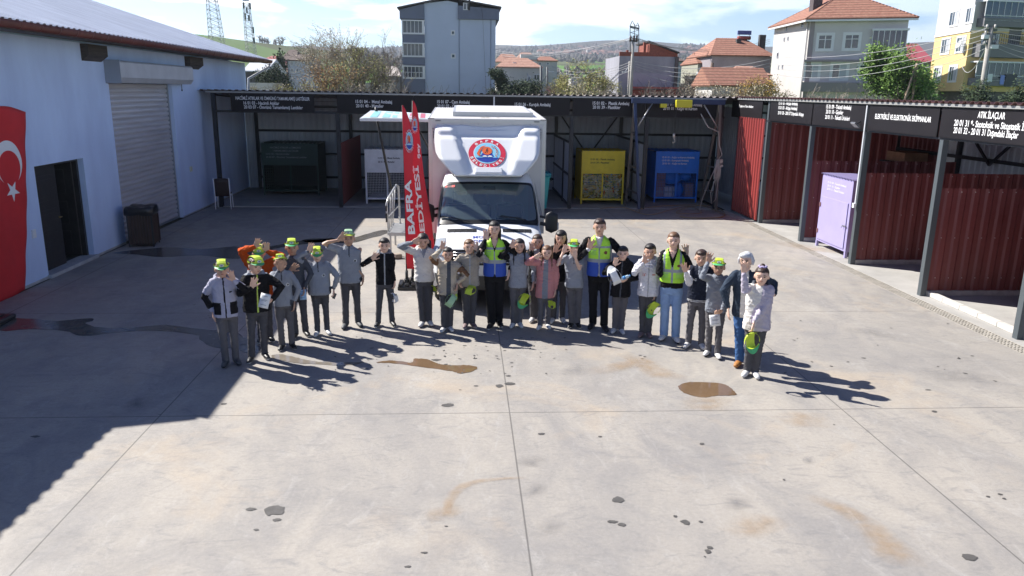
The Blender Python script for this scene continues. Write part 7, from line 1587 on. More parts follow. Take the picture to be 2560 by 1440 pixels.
for k in (-.25, .05, .3): m.tube([(ch.x+k, ch.y, ze+2.7), (ch.x+k, ch.y, ze+3.05)], .09, 6)
m.build('chimney', mat('chimney_brick', (.09, .07, .075), .9, var=.3, vs=5), RF)
m = MB(); m.tube([FL_.p(FL_.L-.35, ze, .15), FL_.p(FL_.L-.35, 0, .15)], .06, 6); m.build('downpipe', mat('pipe_pale', (.45, .44, .44), .6), WHs)
# ---- yellow apartment building
A_, B_ = at_(2408, 70), at_(2700, 72); C_ = at_(2322, 78); D_ = (C_[0]+B_[0]-A_[0], C_[1]+B_[1]-A_[1])
YB = thing('yellow_apartments', 'four storey apartment building, white above and yellow below, at the right edge', 'apartment block', (A_[0], A_[1], 0))
FF, FL_ = Face(A_, B_), Face(C_, A_); zy = FL_.fromy(2, 88); zt_ = FL_.fromy(2, -40); zb_ = FL_.fromy(2, 228); YEL = mat('yellow_render', (.66, .48, .22), .85, var=.05, vs=.5); WRN = mat('white_render', (.56, .54, .54), .85, var=.04, vs=.5); GRB = mat('balcony_grey', (.17, .165, .175), .8)
m = MB(); m.prism([(*A_, zy), (*B_, zy), (*D_, zy), (*C_, zy)], (0, 0, zt_-zy)); m.build('upper_wall', WRN, YB)
m = MB(); m.prism([(*A_, zb_), (*B_, zb_), (*D_, zb_), (*C_, zb_)], (0, 0, zy-zb_)); m.build('lower_wall', YEL, YB)
q = [Vector((*A_, 0)), Vector((*B_, 0)), Vector((*D_, 0)), Vector((*C_, 0))]; cc_ = sum(q, Vector())/4; q = [c+(cc_-c).normalized()*1.0 for c in q]
m = MB(); m.prism(q, (0, 0, zb_)); m.build('ground_floor', mat('ground_floor_grey', (.12, .11, .11), .9, var=.2, vs=1), YB)
m = MB(); FL_.slab(m, -.05, FL_.L+.05, zy-.1, zy+.1, 0, .07); m.build('band', FRM, YB)
m = MB(); q = [Vector((*A_, 0)), Vector((*B_, 0)), Vector((*D_, 0)), Vector((*C_, 0))]; q = [c+(c-cc_).normalized()*.7 for c in q]; m.prism([(a.x, a.y, zt_) for a in q], (0, 0, .3)); m.build('roof', TILE, YB)
for (x0, y0, x1, y1) in ((2346, 28, 2367, 64), (2385, 18, 2408, 56), (2336, 97, 2356, 134), (2372, 92, 2393, 130), (2327, 168, 2345, 204), (2364, 165, 2383, 203)):
    window(FL_, YB, x0, y0, min(x1, 2403), y1, mull=2, sur=.12, curtain=True)
for i, (yt, yb, yw) in enumerate(((8, 42, 70), (78, 112, 145), (158, 190, 215))):
    u0, u1 = FF.fromx(2412), FF.fromx(2548); uc = (u0+u1)/2; z_t, z_b, z_w = FF.fromy(uc, yt), FF.fromy(uc, yb), FF.fromy(uc, yw)
    m = MB(); FF.slab(m, u0, u1, z_w, z_b, 0.02, .9) if i == 1 else FF.slab(m, u0, u1, z_w, z_w+(z_b-z_w)*.75, .02, .9)
    m.build('balcony_wall', GRB, YB)
    if i != 1:
        m = MB(); n = 9
        for k in range(n+1): c = u0+(u1-u0)*k/n; FF.slab(m, c-.02, c+.02, z_b-.1, z_t, .8, .86)
        FF.slab(m, u0, u1, z_t, z_t+.12, .0, .92); FF.slab(m, u0, u1, z_b-.05, z_b, .8, .88); FF.slab(m, u0, u1, z_b-.45, z_b-.40, .86, .9)
        w = m.build('glazed_balcony', FRM, YB); m = MB(); m.poly([FF.p(u0, z_b-.4, .82), FF.p(u1, z_b-.4, .82), FF.p(u1, z_t, .82), FF.p(u0, z_t, .82)]); m.build('pane', GLS, w)
    else:
        m = MB()
        for k in range(26): c = u0+(u1-u0)*k/25; FF.slab(m, c-.012, c+.012, z_b, z_b+.85, .84, .87)
        FF.slab(m, u0, u1, z_b+.85, z_b+.9, .83, .88); m.build('balcony_railing', BLACKP, YB)
        window(FF, YB, 2432, 86, 2470, 128, mull=1, sur=.1, curtain=True); m = MB(); FF.slab(m, FF.fromx(2496), FF.fromx(2525), z_b, z_t+.3, .01, .05); m.build('balcony_door', GRB, YB)
        m = MB(); c = FF.fromx(2517); FF.slab(m, c, c+.8, z_b+.25, z_b+.75, .88, .9); m.build('towel', mat('towel_teal', (.15, .42, .42), .8), YB)
cl = Vector(FF.p(FF.fromx(2505), 0, .95)); zq = FF.fromy(FF.fromx(2505), 192)
m = MB(); FF.slab(m, FF.fromx(2472), FF.fromx(2482), zq-.7, zq+.1, .93, .96); m.build('laundry', mat('cloth_periwinkle', (.2, .26, .6), .8), YB); m = MB(); FF.slab(m, FF.fromx(2485), FF.fromx(2512), zq-.9, zq+.2, .93, .96); m.build('laundry', BLACKP, YB); m = MB(); FF.slab(m, FF.fromx(2440), FF.fromx(2452), zq-.5, zq+.2, .93, .96); m.build('laundry', FRM, YB)
for (x0, y0, x1, y1) in ((2570, 85, 2600, 120), (2542, 165, 2575, 195)): window(FF, YB, x0, y0, x1, y1, mull=1, sur=.1)
m = MB(); c = FL_.p(FL_.fromx(2392), FL_.fromy(7, 111), .5); m.disc(c, FL_.n+Vector((-.4, 0, .5)), .42, 18, thick=.03); m.bar(c, c-FL_.n*.5, .04); m.build('satellite_dish', mat('dish_grey', (.4, .4, .4), .5), YB)
# ---- unfinished brick building, tiled row house and smaller houses
def simple_house(label, x0, x1, ytop, D, depth, wallm, roofm=None, rh=1.5, name='house', skew=0.0, group=None, wins=(), hipped=True, ov=.4):
    a, b = at_(x0, D), at_(x1, D+skew); Fh = Face(a, b); z = Fh.fromy(Fh.L/2, ytop); T = thing(name, label, 'house', (a[0], a[1], 0), group)
    zb = min(-.1, terrain_z(a[0], a[1]+depth))-.5
    pb = [Fh.p(0, 0), Fh.p(Fh.L, 0), Fh.p(Fh.L, 0, -depth), Fh.p(0, 0, -depth)]
    m = MB(); m.prism([(q.x, q.y, zb) for q in pb], (0, 0, z-zb)); m.build('wall', wallm, T)
    if roofm:
        m = MB(); c = sum(pb, Vector())/4; e = [Vector((q.x, q.y, z))+(q-c).normalized()*ov for q in pb]; i = .28 if hipped else 0.0
        r0 = (e[0]+e[3])/2; r1 = (e[1]+e[2])/2; R0 = r0+(r1-r0)*i+Vector((0, 0, rh)); R1 = r1+(r0-r1)*i+Vector((0, 0, rh))
        m.poly([e[0], e[1], R1, R0]); m.poly([e[1], e[2], R1]); m.poly([e[2], e[3], R0, R1]); m.poly([e[3], e[0], R0]); m.poly([q-Vector((0, 0, .05)) for q in reversed(e)]); m.build('roof', roofm, T, solid=.08)
    for w in wins: window(Fh, T, *w, mull=1 if w[2]-w[0] > 6 else 0, sur=.05)
    return T, Fh, z
BRK = mat('raw_brick', (.24, .07, .045), .9, var=.2, vs=4); CEM = mat('cement_grey', (.30, .30, .34), .9, var=.18, vs=.6, stretch=(1, 1, .4)); MAU = mat('mauve_wall', (.29, .26, .28), .9, var=.12, vs=.6); MRD = mat('faded_red_wall', (.33, .14, .13), .9, var=.1, vs=.8); CRM = mat('cream_wall', (.55, .53, .50), .9, var=.06, vs=.8)
T, Fh, z = simple_house('unfinished grey building with a raw brick attic behind the power pole', 1546, 1686, 141, 92, 9, CEM)
m = MB(); Fh.slab(m, 0, Fh.L*.52, z, z+.45, -.2, .02); m.prism([Fh.p(Fh.fromx(1617), z, .02), Fh.p(Fh.L+.2, z, .02), Fh.p(Fh.L+.2, z+.35, .02), Fh.p(Fh.fromx(1617), Fh.fromy(4, 107), .02)], -Fh.n*6); m.build('brick_attic', BRK, T)
m = MB(); a, b = Fh.p(Fh.fromx(1613), Fh.fromy(4, 105), .3), Fh.p(Fh.fromx(1691), Fh.fromy(7, 134), .3); m.prism([a, b, b+Vector((0, 0, .15)), a+Vector((0, 0, .15))], -Fh.n*7); m.build('lean_roof', DKT, T)
m = MB(); Fh.slab(m, Fh.fromx(1606), Fh.fromx(1612), z+.4, z+1.6, -1, -.6); Fh.slab(m, Fh.fromx(1564), Fh.fromx(1569), z+.4, z+.7, -1, -.6); m.build('chimney', BRK, T)
m = MB(); Fh.slab(m, Fh.fromx(1682), Fh.L+.3, 0, z, .0, .3); m.build('corner_pillar', mat('pillar_dark', (.10, .09, .09), .9), T)
m = MB(); a = Fh.fromx(1568); Fh.slab(m, a, Fh.L+5, Fh.fromy(3, 222), Fh.fromy(3, 217), .2, 2.5); Fh.slab(m, a, Fh.L+1, 0, Fh.fromy(3, 224), .2, .4); m.build('red_lean_to', mat('lean_to_red', (.32, .07, .07), .7, var=.2, vs=2), T)
m = MB(); Fh.slab(m, 0, Fh.L-.3, 0, Fh.fromy(3, 183), .001, .03); m.build('lower_wall', mat('pale_mauve_wall', (.33, .32, .38), .9, var=.1, vs=1), T)
T, Fh, z = simple_house('long mauve house with orange tiled roof and solar water heater', 1776, 1924, 139, 88, 9, MAU, TILE, 2.1, ov=.5)
m = MB(); c = Fh.p(Fh.fromx(1858), 0, -3); z_ = Fh.fromy(4, 100); m.box(c.x-.2, c.x+.3, c.y, c.y+.5, z, z_+.3); m.box(Fh.p(Fh.fromx(1920), 0, -2.5).x-.4, Fh.p(Fh.fromx(1920), 0, -2.5).x+.3, c.y, c.y+.5, z, z_+.8); m.build('chimney', mat('chimney_dark', (.06, .06, .065), .9), T)
m = MB(); c = Fh.p(Fh.fromx(1880), z_, -4.2); m.tube([c+Vector((-.75, 0, .5)), c+Vector((.75, 0, .5))], .22, 10, 0); m.box(c.x-.8, c.x+.8, c.y-.1, c.y+.1, c.z+.85, c.z+1.3, 1); m.bar(c+Vector((-.6, 0, -.6)), c+Vector((-.6, 0, .9)), .05, mi=2); m.bar(c+Vector((.6, 0, -.6)), c+Vector((.6, 0, .9)), .05, mi=2); m.build('solar_heater', [mat('tank_red', (.3, .06, .05), .5), mat('panel_blue', (.06, .10, .3), .3), FRM], T)
m = MB(); Fh.slab(m, 0, Fh.L, 0, Fh.fromy(4, 182), 0.001, .04); m.build('lower_wall', MRD, T)
T, Fh, z = simple_house('small cream house with a blue balcony left of the mauve house', 1742, 1775, 158, 92, 7, mat('ochre_grey_wall', (.33, .33, .27), .9, var=.1, vs=1), TILE, 1.3, wins=((1745, 170, 1752, 190), (1760, 175, 1768, 195)))
m = MB(); Fh.slab(m, -.1, 1.2, Fh.fromy(1, 189), Fh.fromy(1, 180), 0, .6); m.build('balcony', mat('balcony_pale', (.5, .52, .55), .7), T)
simple_house('low tiled outhouse with sagging roof before the white house', 1782, 1925, 214, 66, 5, CRM, TILE, 1.5, hipped=False)
simple_house('tall orange tiled roof house half hidden by yellow shrubs', 1838, 1922, 188, 78, 5, BRK, TILE2, .9)
T, Fh, z = simple_house('white house with wide terracotta roof right of the grey block', 1243, 1352, 168, 112, 9, CRM, TILE2, 1.4, wins=((1318, 190, 1326, 203), (1334, 186, 1348, 200)))
m = MB(); Fh.slab(m, Fh.fromx(1283), Fh.fromx(1291), Fh.fromy(3, 160), Fh.fromy(3, 155), -2, -1.5); m.build('chimney', FRM, T)
T, Fh, z = simple_house('tall white house with a stair tower behind the terracotta roofs', 1292, 1342, 150, 140, 8, CRM, TILE2, 1.4); m = MB(); Fh.slab(m, Fh.fromx(1300), Fh.fromx(1340), z-4, Fh.fromy(2, 136), -3, .3); m.build('stair_tower', WRN, T)
simple_house('white house with small red roof beside the stair tower', 1342, 1392, 152, 150, 8, CRM, TILE, .9, wins=((1346, 156, 1351, 163), (1365, 156, 1371, 162)))
simple_house('terracotta roofed house tucked behind the grey block', 1238, 1300, 155, 150, 8, CRM, TILE2, 1.6)
T, Fh, z = simple_house('pink house with red roof and small windows left behind the warehouse', 657, 690, 152, 118, 8, mat('pink_wall', (.50, .32, .28), .9), mat('red_roof', (.30, .09, .08), .7), .8, wins=((658, 157, 661, 164), (666, 157, 669, 164), (674, 157, 677, 164), (658, 171, 661, 178), (666, 171, 669, 178)))
simple_house('white walled house with dark roof behind the bare trees', 722, 780, 151, 120, 8, mat('pale_blue_wall', (.50, .53, .60), .9), mat('brown_roof', (.10, .07, .06), .8), 1.0, wins=((729, 154, 736, 163), (741, 154, 748, 163), (729, 172, 736, 180), (742, 172, 748, 180)))
simple_house('dark gabled house beyond the cypress', 705, 745, 150, 135, 8, mat('brown_wall', (.12, .10, .09), .9), mat('brown_roof', (.10, .07, .06), .8), 1.8)
simple_house('low shed with pale metal roof just past the warehouse corner', 612, 668, 178, 90, 9, mat('dark_wall', (.08, .08, .09), .9), mat('pale_metal_roof', (.55, .57, .6), .5), 1.4, hipped=False)
simple_house('long flat pale wall building low behind the shed', 622, 688, 207, 75, 3, CRM); simple_house('low white flat building between bare trees', 880, 975, 207, 80, 3, CRM)
simple_house('small barn with pale roof right of the slender trees', 950, 1000, 190, 105, 6, mat('barn_grey', (.25, .25, .25), .9), mat('barn_roof', (.50, .45, .42), .8), 1.3)
simple_house('white block wall standing alone among willows', 1428, 1461, 197, 95, 3, CRM)
simple_house('red roofed house between the white and yellow buildings', 2262, 2325, 155, 105, 9, mat('grey_wall_b', (.2, .19, .2), .9), mat('pink_roof', (.42, .10, .12), .7), 2.6, hipped=False)
simple_house('small blue grey house right of the brick attic', 1690, 1712, 153, 110, 7, mat('bluegrey_wall', (.30, .34, .42), .9), mat('brown_roof', (.10, .07, .06), .8), .6)
m = MB(); rr = random.Random(2)
c0 = Vector((*at_(2278, 70), 0))
for k in range(14): m.obox(c0+Vector((rr.uniform(-2, 2), rr.uniform(-1, 1), 3.2+rr.uniform(-.4, .5))), rr.uniform(.5, 1.6), rr.uniform(.3, 1), .12, Matrix.Rotation(rr.uniform(-.5, .5), 3, 'Y'))
m.box(c0.x-2, c0.x+2, c0.y-.6, c0.y+1, 0, 2.9); tag(m.build('rubble_pile', CRM), 'heap of pale sheets piled behind the green tree', 'pile')
# three houses on the left hill, village on the far slope
def far_house(label, x0, x1, ytop, D, h, wm, rm, grp): 
    a, b = at_(x0, D), at_(x1, D); z = atY((x0+x1)/2, ytop, D).z; T = thing('hill_house', label, 'house', (a[0], a[1], z-h), grp); w = b[0]-a[0]
    m = MB(); m.box(a[0], b[0], D, D+w*.8, z-h-6, z); m.build('wall', wm, T)
    m = MB(); m.poly([(a[0]-.5, D-.5, z), (b[0]+.5, D-.5, z), (b[0]-w*.3, D+w*.4, z+h*.35), (a[0]+w*.3, D+w*.4, z+h*.35)]); m.poly([(a[0]-.5, D-.5, z), (a[0]+w*.3, D+w*.4, z+h*.35), (a[0]-.5, D+w*.8, z)]); m.poly([(b[0]+.5, D-.5, z), (b[0]+.5, D+w*.8, z), (b[0]-w*.3, D+w*.4, z+h*.35)]); m.build('roof', rm, T)
BL1 = mat('hill_blue_wall', (.22, .27, .36), .9); BL2 = mat('hill_bright_blue', (.10, .28, .45), .9); RFD = mat('hill_roof', (.18, .15, .16), .9)
far_house('leftmost grey blue house on the green hill skyline', 575, 590, 112, 640, 5, BL1, RFD, None); far_house('taller grey blue house on the green hill skyline', 593, 611, 110, 650, 6, BL1, RFD, None); far_house('bright blue house on the green hill skyline', 609, 624, 115, 630, 4, BL2, RFD, None)
vm = [mat('village_wall', (.42, .40, .38), .9), mat('village_wall_b', (.34, .28, .25), .9)]; vr = [mat('village_roof', (.26, .13, .10), .9), mat('village_roof_b', (.20, .12, .11), .9)]
rr = random.Random(21); protos = []
for w_, r_ in ((vm[0], vr[0]), (vm[1], vr[1]), (vm[0], vr[1])):
    T = thing('village_house', 'small pale village house with reddish roof on the far hillside', 'house', (0, 0, 0), 'village houses on the far hillside'); m = MB(); m.box(-5, 5, 0, 8, -8, 6); q = m.build('wall', w_, None); q.parent = T
    m = MB(); m.poly([(-5.5, -.5, 6), (5.5, -.5, 6), (3, 4, 9), (-3, 4, 9)]); m.poly([(-5.5, -.5, 6), (-3, 4, 9), (-5.5, 8.5, 6)]); m.poly([(5.5, -.5, 6), (5.5, 8.5, 6), (3, 4, 9)]); q = m.build('roof', r_, None); q.parent = T; protos.append(T)
k = 0
for i in range(70):
    x = rr.choice([rr.gauss(1450, 60), rr.gauss(1500, 40), rr.uniform(1330, 1545), rr.uniform(1700, 1745)])
    if not (1300 < x < 1745): continue
    D = rr.uniform(1500, 2150); a = at_(x, D); z = terrain_z(a[0], D)
    o = protos[k] if k < 3 else copy_tree(protos[k % 3]); k += 1
    o.location = (a[0], D, z+1); s = rr.uniform(.9, 1.9); o.scale = (s*.8, s*.8, s*.8); o.rotation_euler = (0, 0, rr.uniform(-.4, .4))
# ================================================================== poles, masts and wires
POLEG = mat('concrete_pole', (.36, .34, .31), .9, var=.1, vs=3); STL = mat('pole_steel', (.10, .11, .12), .6); LATR = mat('mast_steel', (.5, .47, .47), .5, metal=.2); LATB = mat('mast_blue', (.10, .22, .42), .5)
def px_at(x, y, D): return atY(x, y, D)
def lattice(label, xb, yb, xt, yt, D, wb, wt, nseg, r=.06, mt=LATR, top=None, cat='lattice mast'):
    b, t = px_at(xb, yb, D), px_at(xt, yt, D); T = thing('lattice_mast', label, cat, (b.x, b.y, b.z)); m = MB()
    cs = []
    for i in range(nseg+1):
        f = i/nseg; c = b+(t-b)*f; w = wb+(wt-wb)*f; cs.append([c+Vector((sx*w/2, sy*w/2, 0)) for sx, sy in ((-1, -1), (1, -1), (1, 1), (-1, 1))])
    for k in range(4): m.tube([c[k] for c in cs], r, 4)
    m.build('uprights', mt, T); m = MB()
    for i in range(nseg):
        for k in range(4):
            m.tube([cs[i][k], cs[i+1][(k+1) % 4]], r*.55, 4); m.tube([cs[i][(k+1) % 4], cs[i+1][k]], r*.55, 4)
            if i % 2 == 0: m.tube([cs[i][k], cs[i][(k+1) % 4]], r*.6, 4)
    m.build('bracing', mt, T)
    return T, b, t
T, b, t = lattice('left red and white lattice mast rising behind the warehouse roof', 543, 112, 526, -30, 150, 2.2, 1.4, 13, .055)
T, b, t = lattice('lattice telephone mast with antenna panels behind the warehouse roof', 629, 140, 615, 6, 170, 1.8, 1.1, 15, .055)
m = MB()
for (x, y) in ((609, 12), (625, 14), (617, 24), (613, 40), (622, 44), (633, 74), (635, 100)): p = px_at(x, y, 169.5); m.box(p.x-.16, p.x+.16, p.y-.1, p.y+.1, p.z-.7, p.z+.5)
m.build('antenna_panels', STL, T); m = MB(); m.box(t.x-.6, t.x+.6, t.y-.5, t.y+.5, t.z+.3, t.z+.42); m.box(t.x-.6, t.x+.6, t.y-.5, t.y-.45, t.z+1.1, t.z+1.2); m.box(t.x-.04, t.x+.04, t.y-.5, t.y-.45, t.z+.4, t.z+1.1); m.box(t.x-.6, t.x-.54, t.y-.5, t.y-.45, t.z+.4, t.z+1.1); m.box(t.x+.54, t.x+.6, t.y-.5, t.y-.45, t.z+.4, t.z+1.1); m.build('top_cage', LATB, T)
T, b, t = lattice('distant pylon standing on the green hill', 669, 123, 669, 102, 660, 4, .8, 5, .22); T, b, t = lattice('second distant pylon on the green hill', 687, 124, 687, 98, 680, 4, .8, 5, .22)
# pole with frame head in the middle
D = 80; b = px_at(1577, 235, D); t = px_at(1583, 103, D)
T = thing('power_pole', 'concrete power pole carrying a steel lattice frame with insulators', 'power pole', (b.x, b.y, 0)); m = MB(); m.tube([(b.x, b.y, -.1), t], [.22, .13], 8); m.build('pole', POLEG, T)
m = MB(); a, c = px_at(1574, 101, D), px_at(1594, 103, D); m.bar(a, c, .18, .2); m.build('cross_arm', STL, T)
m = MB(); fr_ = {}
for x in (1575.5, 1597): m.tube([px_at(x, 131, D), px_at(x, 95, D), px_at(x-.3, 65, D)], .05, 4)
m.tube([px_at(1575, 65, D), px_at(1581, 52, D), px_at(1585, 60, D), px_at(1590, 66, D), px_at(1594, 57, D), px_at(1598, 68, D)], .045, 4)
m.bar(px_at(1575, 66, D), px_at(1598, 72, D), .12, .16); 
for k in range(6): y0 = 100-k*6; m.tube([px_at(1575.5 if k % 2 else 1597, y0, D), px_at(1597 if k % 2 else 1575.5, y0-7, D)], .03, 4)
m.tube([px_at(1586, 98, D), px_at(1586, 62, D)], .04, 4); m.build('head_frame', STL, T)
m = MB()
for (x, y) in ((1576, 97), (1592, 97), (1585, 97)): p = px_at(x, y, D-.1); m.tube([p-Vector((0, 0, .25)), p+Vector((0, 0, .3))], .10, 6)
m.build('insulator', mat('insulator_dark', (.08, .05, .05), .3), T)
def pole(label, xb, xt, yt, D, r=.16, mt=POLEG, arm=False, lamp=None, name='utility_pole', yb=236):
    b, t = px_at(xb, yb, D), px_at(xt, yt, D); T = thing(name, label, 'utility pole', (b.x, b.y, 0)); m = MB(); m.tube([(b.x, b.y, -.1 if D < 150 else b.z), t], [r*1.3, r], 8); m.build('pole', mt, T)
    if lamp: m = MB(); p = px_at(lamp[0], lamp[1], D-.3); m.tube([t-Vector((0, 0, .4)), p+Vector((0, 0, -.02))], .035, 5); m.obox(p, .55, .2, .1); m.build('lamp_head', FRM, T)
    return T, b, t
WD = mat('wood_pole', (.14, .10, .08), .9)
T, b, t = pole('concrete utility pole with many cable clamps before the yellow building', 2455, 2478, 68, 52, .15)
m = MB(); 
for k, (x, y) in enumerate(((2478, 66), (2476, 75), (2474, 85), (2473, 97), (2472, 108))): p = px_at(x, y, 52); m.box(p.x-.42, p.x+.42, p.y-.1, p.y+.1, p.z-.06, p.z+.06)
m.build('cross_arm', STL, T); m = MB()
for (x, y) in ((2468, 68), (2488, 68), (2464, 84), (2484, 96), (2492, 107), (2462, 108)): p = px_at(x, y, 51.8); m.tube([p-Vector((0, 0, .12)), p+Vector((0, 0, .18))], .07, 6)
m.build('insulator', mat('insulator_pale', (.4, .38, .36), .4), T); m = MB(); p = px_at(2484, 117, 51.8); m.obox(p, .5, .3, .25); p = px_at(2463, 92, 51.8); m.obox(p, .35, .3, .25); m.build('lamp_head', FRM, T)
pole('leaning dark wooden pole in front of the mauve house', 1769, 1781, 157, 70, .14, WD); pole('short pole with street lamp left of the lattice frame pole', 1571, 1574, 153, 82, .10, POLEG, lamp=(1562, 180))
pole('pale wooden pole before the green tree', 2283, 2293, 158, 60, .10, mat('wood_pale', (.30, .22, .16), .9)); 
b, t = px_at(2250, 246, 59), px_at(2288, 168, 60); m = MB(); m.tube([(b.x, b.y, b.z-2), t], .09, 6); tag(m.build('stay_pole', mat('wood_pale', (.30, .22, .16), .9)), 'slanted pale wooden stay leaning against the pole at the green tree', 'stay')
pole('dark utility pole right of the white houses', 1357, 1352, 165, 90, .12, STL); pole('thin utility pole with lamp beside the terracotta roofs', 1371, 1368, 167, 92, .10, STL, lamp=(1379, 179)); pole('utility pole with street lamp left of the willow', 1402, 1401, 172, 96, .10, STL, lamp=(1407, 187)); pole('thin dark utility pole between the willows', 1418, 1418, 170, 100, .08, STL)
WIRE = mat('wire_pale', (.36, .36, .37), .5); nW = 0
def wire(a, b, sag, r=.022, label='thin overhead wire between the poles behind the sheds'):
    P = []; 
    for i in range(17): f = i/16; p = a+(b-a)*f; p.z -= sag*4*f*(1-f); P.append(p)
    m = MB(); m.tube(P, r, 4); o = m.build('overhead_wire', WIRE); tag(o, label, 'wire', 'overhead wires behind the sheds')
H1 = [px_at(1576, 95, 80), px_at(1592, 95, 80)]; H2 = px_at(1580, 152, 80)
for k, (p, yl, yr) in enumerate(((H1[0], 104, 103), (H1[1], 110, 108), (px_at(1585, 95, 80), 99, 98))):
    wire(p, px_at(1240, yl+27, 160), 1.0, .03, 'high wire from the lattice frame pole to the grey block'); wire(p, px_at(1925, yr, 100), 1.2, .025, 'high wire from the lattice frame pole to the white house')
for k, y in enumerate((152, 158, 163, 173)):
    a = px_at(1583, y, 80); wire(a, px_at(1925, y-4+k*3, 72), .8+.2*k, .028, 'low pale wire from the lattice frame pole to the white house'); wire(a, px_at(1380, y+14+k*2, 95), .9, .022, 'low wire from the lattice frame pole to the terracotta houses')
PP2 = px_at(2476, 72, 52)
for k, (x, y) in enumerate(((1925, 141), (1925, 160), (1925, 170), (1925, 184), (2170, 137))):
    wire(px_at(x, y, 72), px_at(2474, 72+k*11, 52), .7+.15*k, .022, 'wire crossing the white house to the pole at the yellow building')
for k in range(6): wire(px_at(2478, 68+k*9, 52), px_at(2700, 60+k*22, 50), .3, .022, 'wire leaving the pole at the yellow building to the right')
wire(px_at(2474, 100, 52), px_at(2405, 165, 68), 1.2, .03, 'slack cable from the pole to the yellow building'); wire(px_at(1318, 184, 100), px_at(1365, 188, 92), 1.4, .06, 'thick slack white cable before the terracotta roofed house')
wire(px_at(2470, 68, 52), px_at(2405, 60, 90), .5, .02, 'thin wire from the pole top to the upper white wall')

# ================================================================== trees and shrubs
BARK = mat('bark_grey', (.13, .105, .085), .95, var=.3, vs=3); BARKP = mat('bark_pale', (.26, .22, .18), .95, var=.3, vs=3)
LEAF = {'buff': [mat('leaf_buff', (.38, .32, .21), .9), mat('leaf_buff2', (.46, .41, .29), .9)], 'orange': [mat('leaf_orange', (.40, .25, .10), .9), mat('leaf_orange2', (.33, .19, .08), .9)], 'yellowgreen': [mat('leaf_yg', (.29, .29, .09), .9), mat('leaf_yg2', (.38, .34, .13), .9)],
        'green': [mat('leaf_green', (.085, .16, .02), .8), mat('leaf_green2', (.13, .23, .035), .8), mat('leaf_green3', (.045, .09, .015), .8)], 'dark': [mat('leaf_dark', (.025, .045, .02), .9), mat('leaf_dark2', (.04, .065, .025), .9)], 'twig': [mat('twig_grey', (.20, .17, .14), .95), mat('twig_brown', (.15, .11, .08), .95)], 'pinkb': [mat('blossom', (.42, .16, .22), .9), mat('twig_brown', (.15, .11, .08), .95)], 'gold': [mat('leaf_gold', (.40, .26, .05), .9), mat('leaf_gold2', (.30, .20, .05), .9)]}
def grow(rnd, base, H, spread, levels, nb, lean=0, upright=.5, twist=.25, trunk_r=.14, first=.25, ratio=.62):
    # returns branch polylines with radii and twig tips
    br = []; tips = []
    def rec(p, d, L, r, lv):
        pts = [p]; rs = [r]; n = 4; q = p.copy(); dd = d.copy()
        for i in range(n):
            dd = (dd+Vector((rnd.gauss(0, twist), rnd.gauss(0, twist), rnd.gauss(0, twist*.6)+upright*.12))*(.2 if lv == 0 else 1)).normalized(); q = q+dd*L/n; pts.append(q.copy()); rs.append(r*(1-.6*(i+1)/n))
        br.append((pts, rs, lv))
        if lv >= levels-1: tips.extend([(pts[2], lv), (pts[3], lv), (pts[4], lv)])
        if lv < levels:
            k = nb[lv] if isinstance(nb, (list, tuple)) else nb
            for j in range(k):
                f = first+(1-first)*(j+rnd.random()*.6)/k if lv == 0 else .25+.75*(j+rnd.random())/k
                ii = min(n-1, int(f*n)); pp = pts[ii]+(pts[ii+1]-pts[ii])*(f*n-ii); az = rnd.uniform(0, 2*math.pi); tl = spread*rnd.uniform(.6, 1.25)
                o = dd.orthogonal().normalized(); o.rotate(Matrix.Rotation(az, 3, dd)); nd = (dd*math.cos(tl)+o*math.sin(tl)+Vector((0, 0, upright*.35))).normalized()
                rec(pp, nd, L*ratio*rnd.uniform(.75, 1.2)*(1-.25*f if lv == 0 else 1), max(.006, rs[ii]*.55), lv+1)
    rec(Vector(base), Vector((lean, 0, 1)).normalized(), H*.55, trunk_r, 0)
    return br, tips
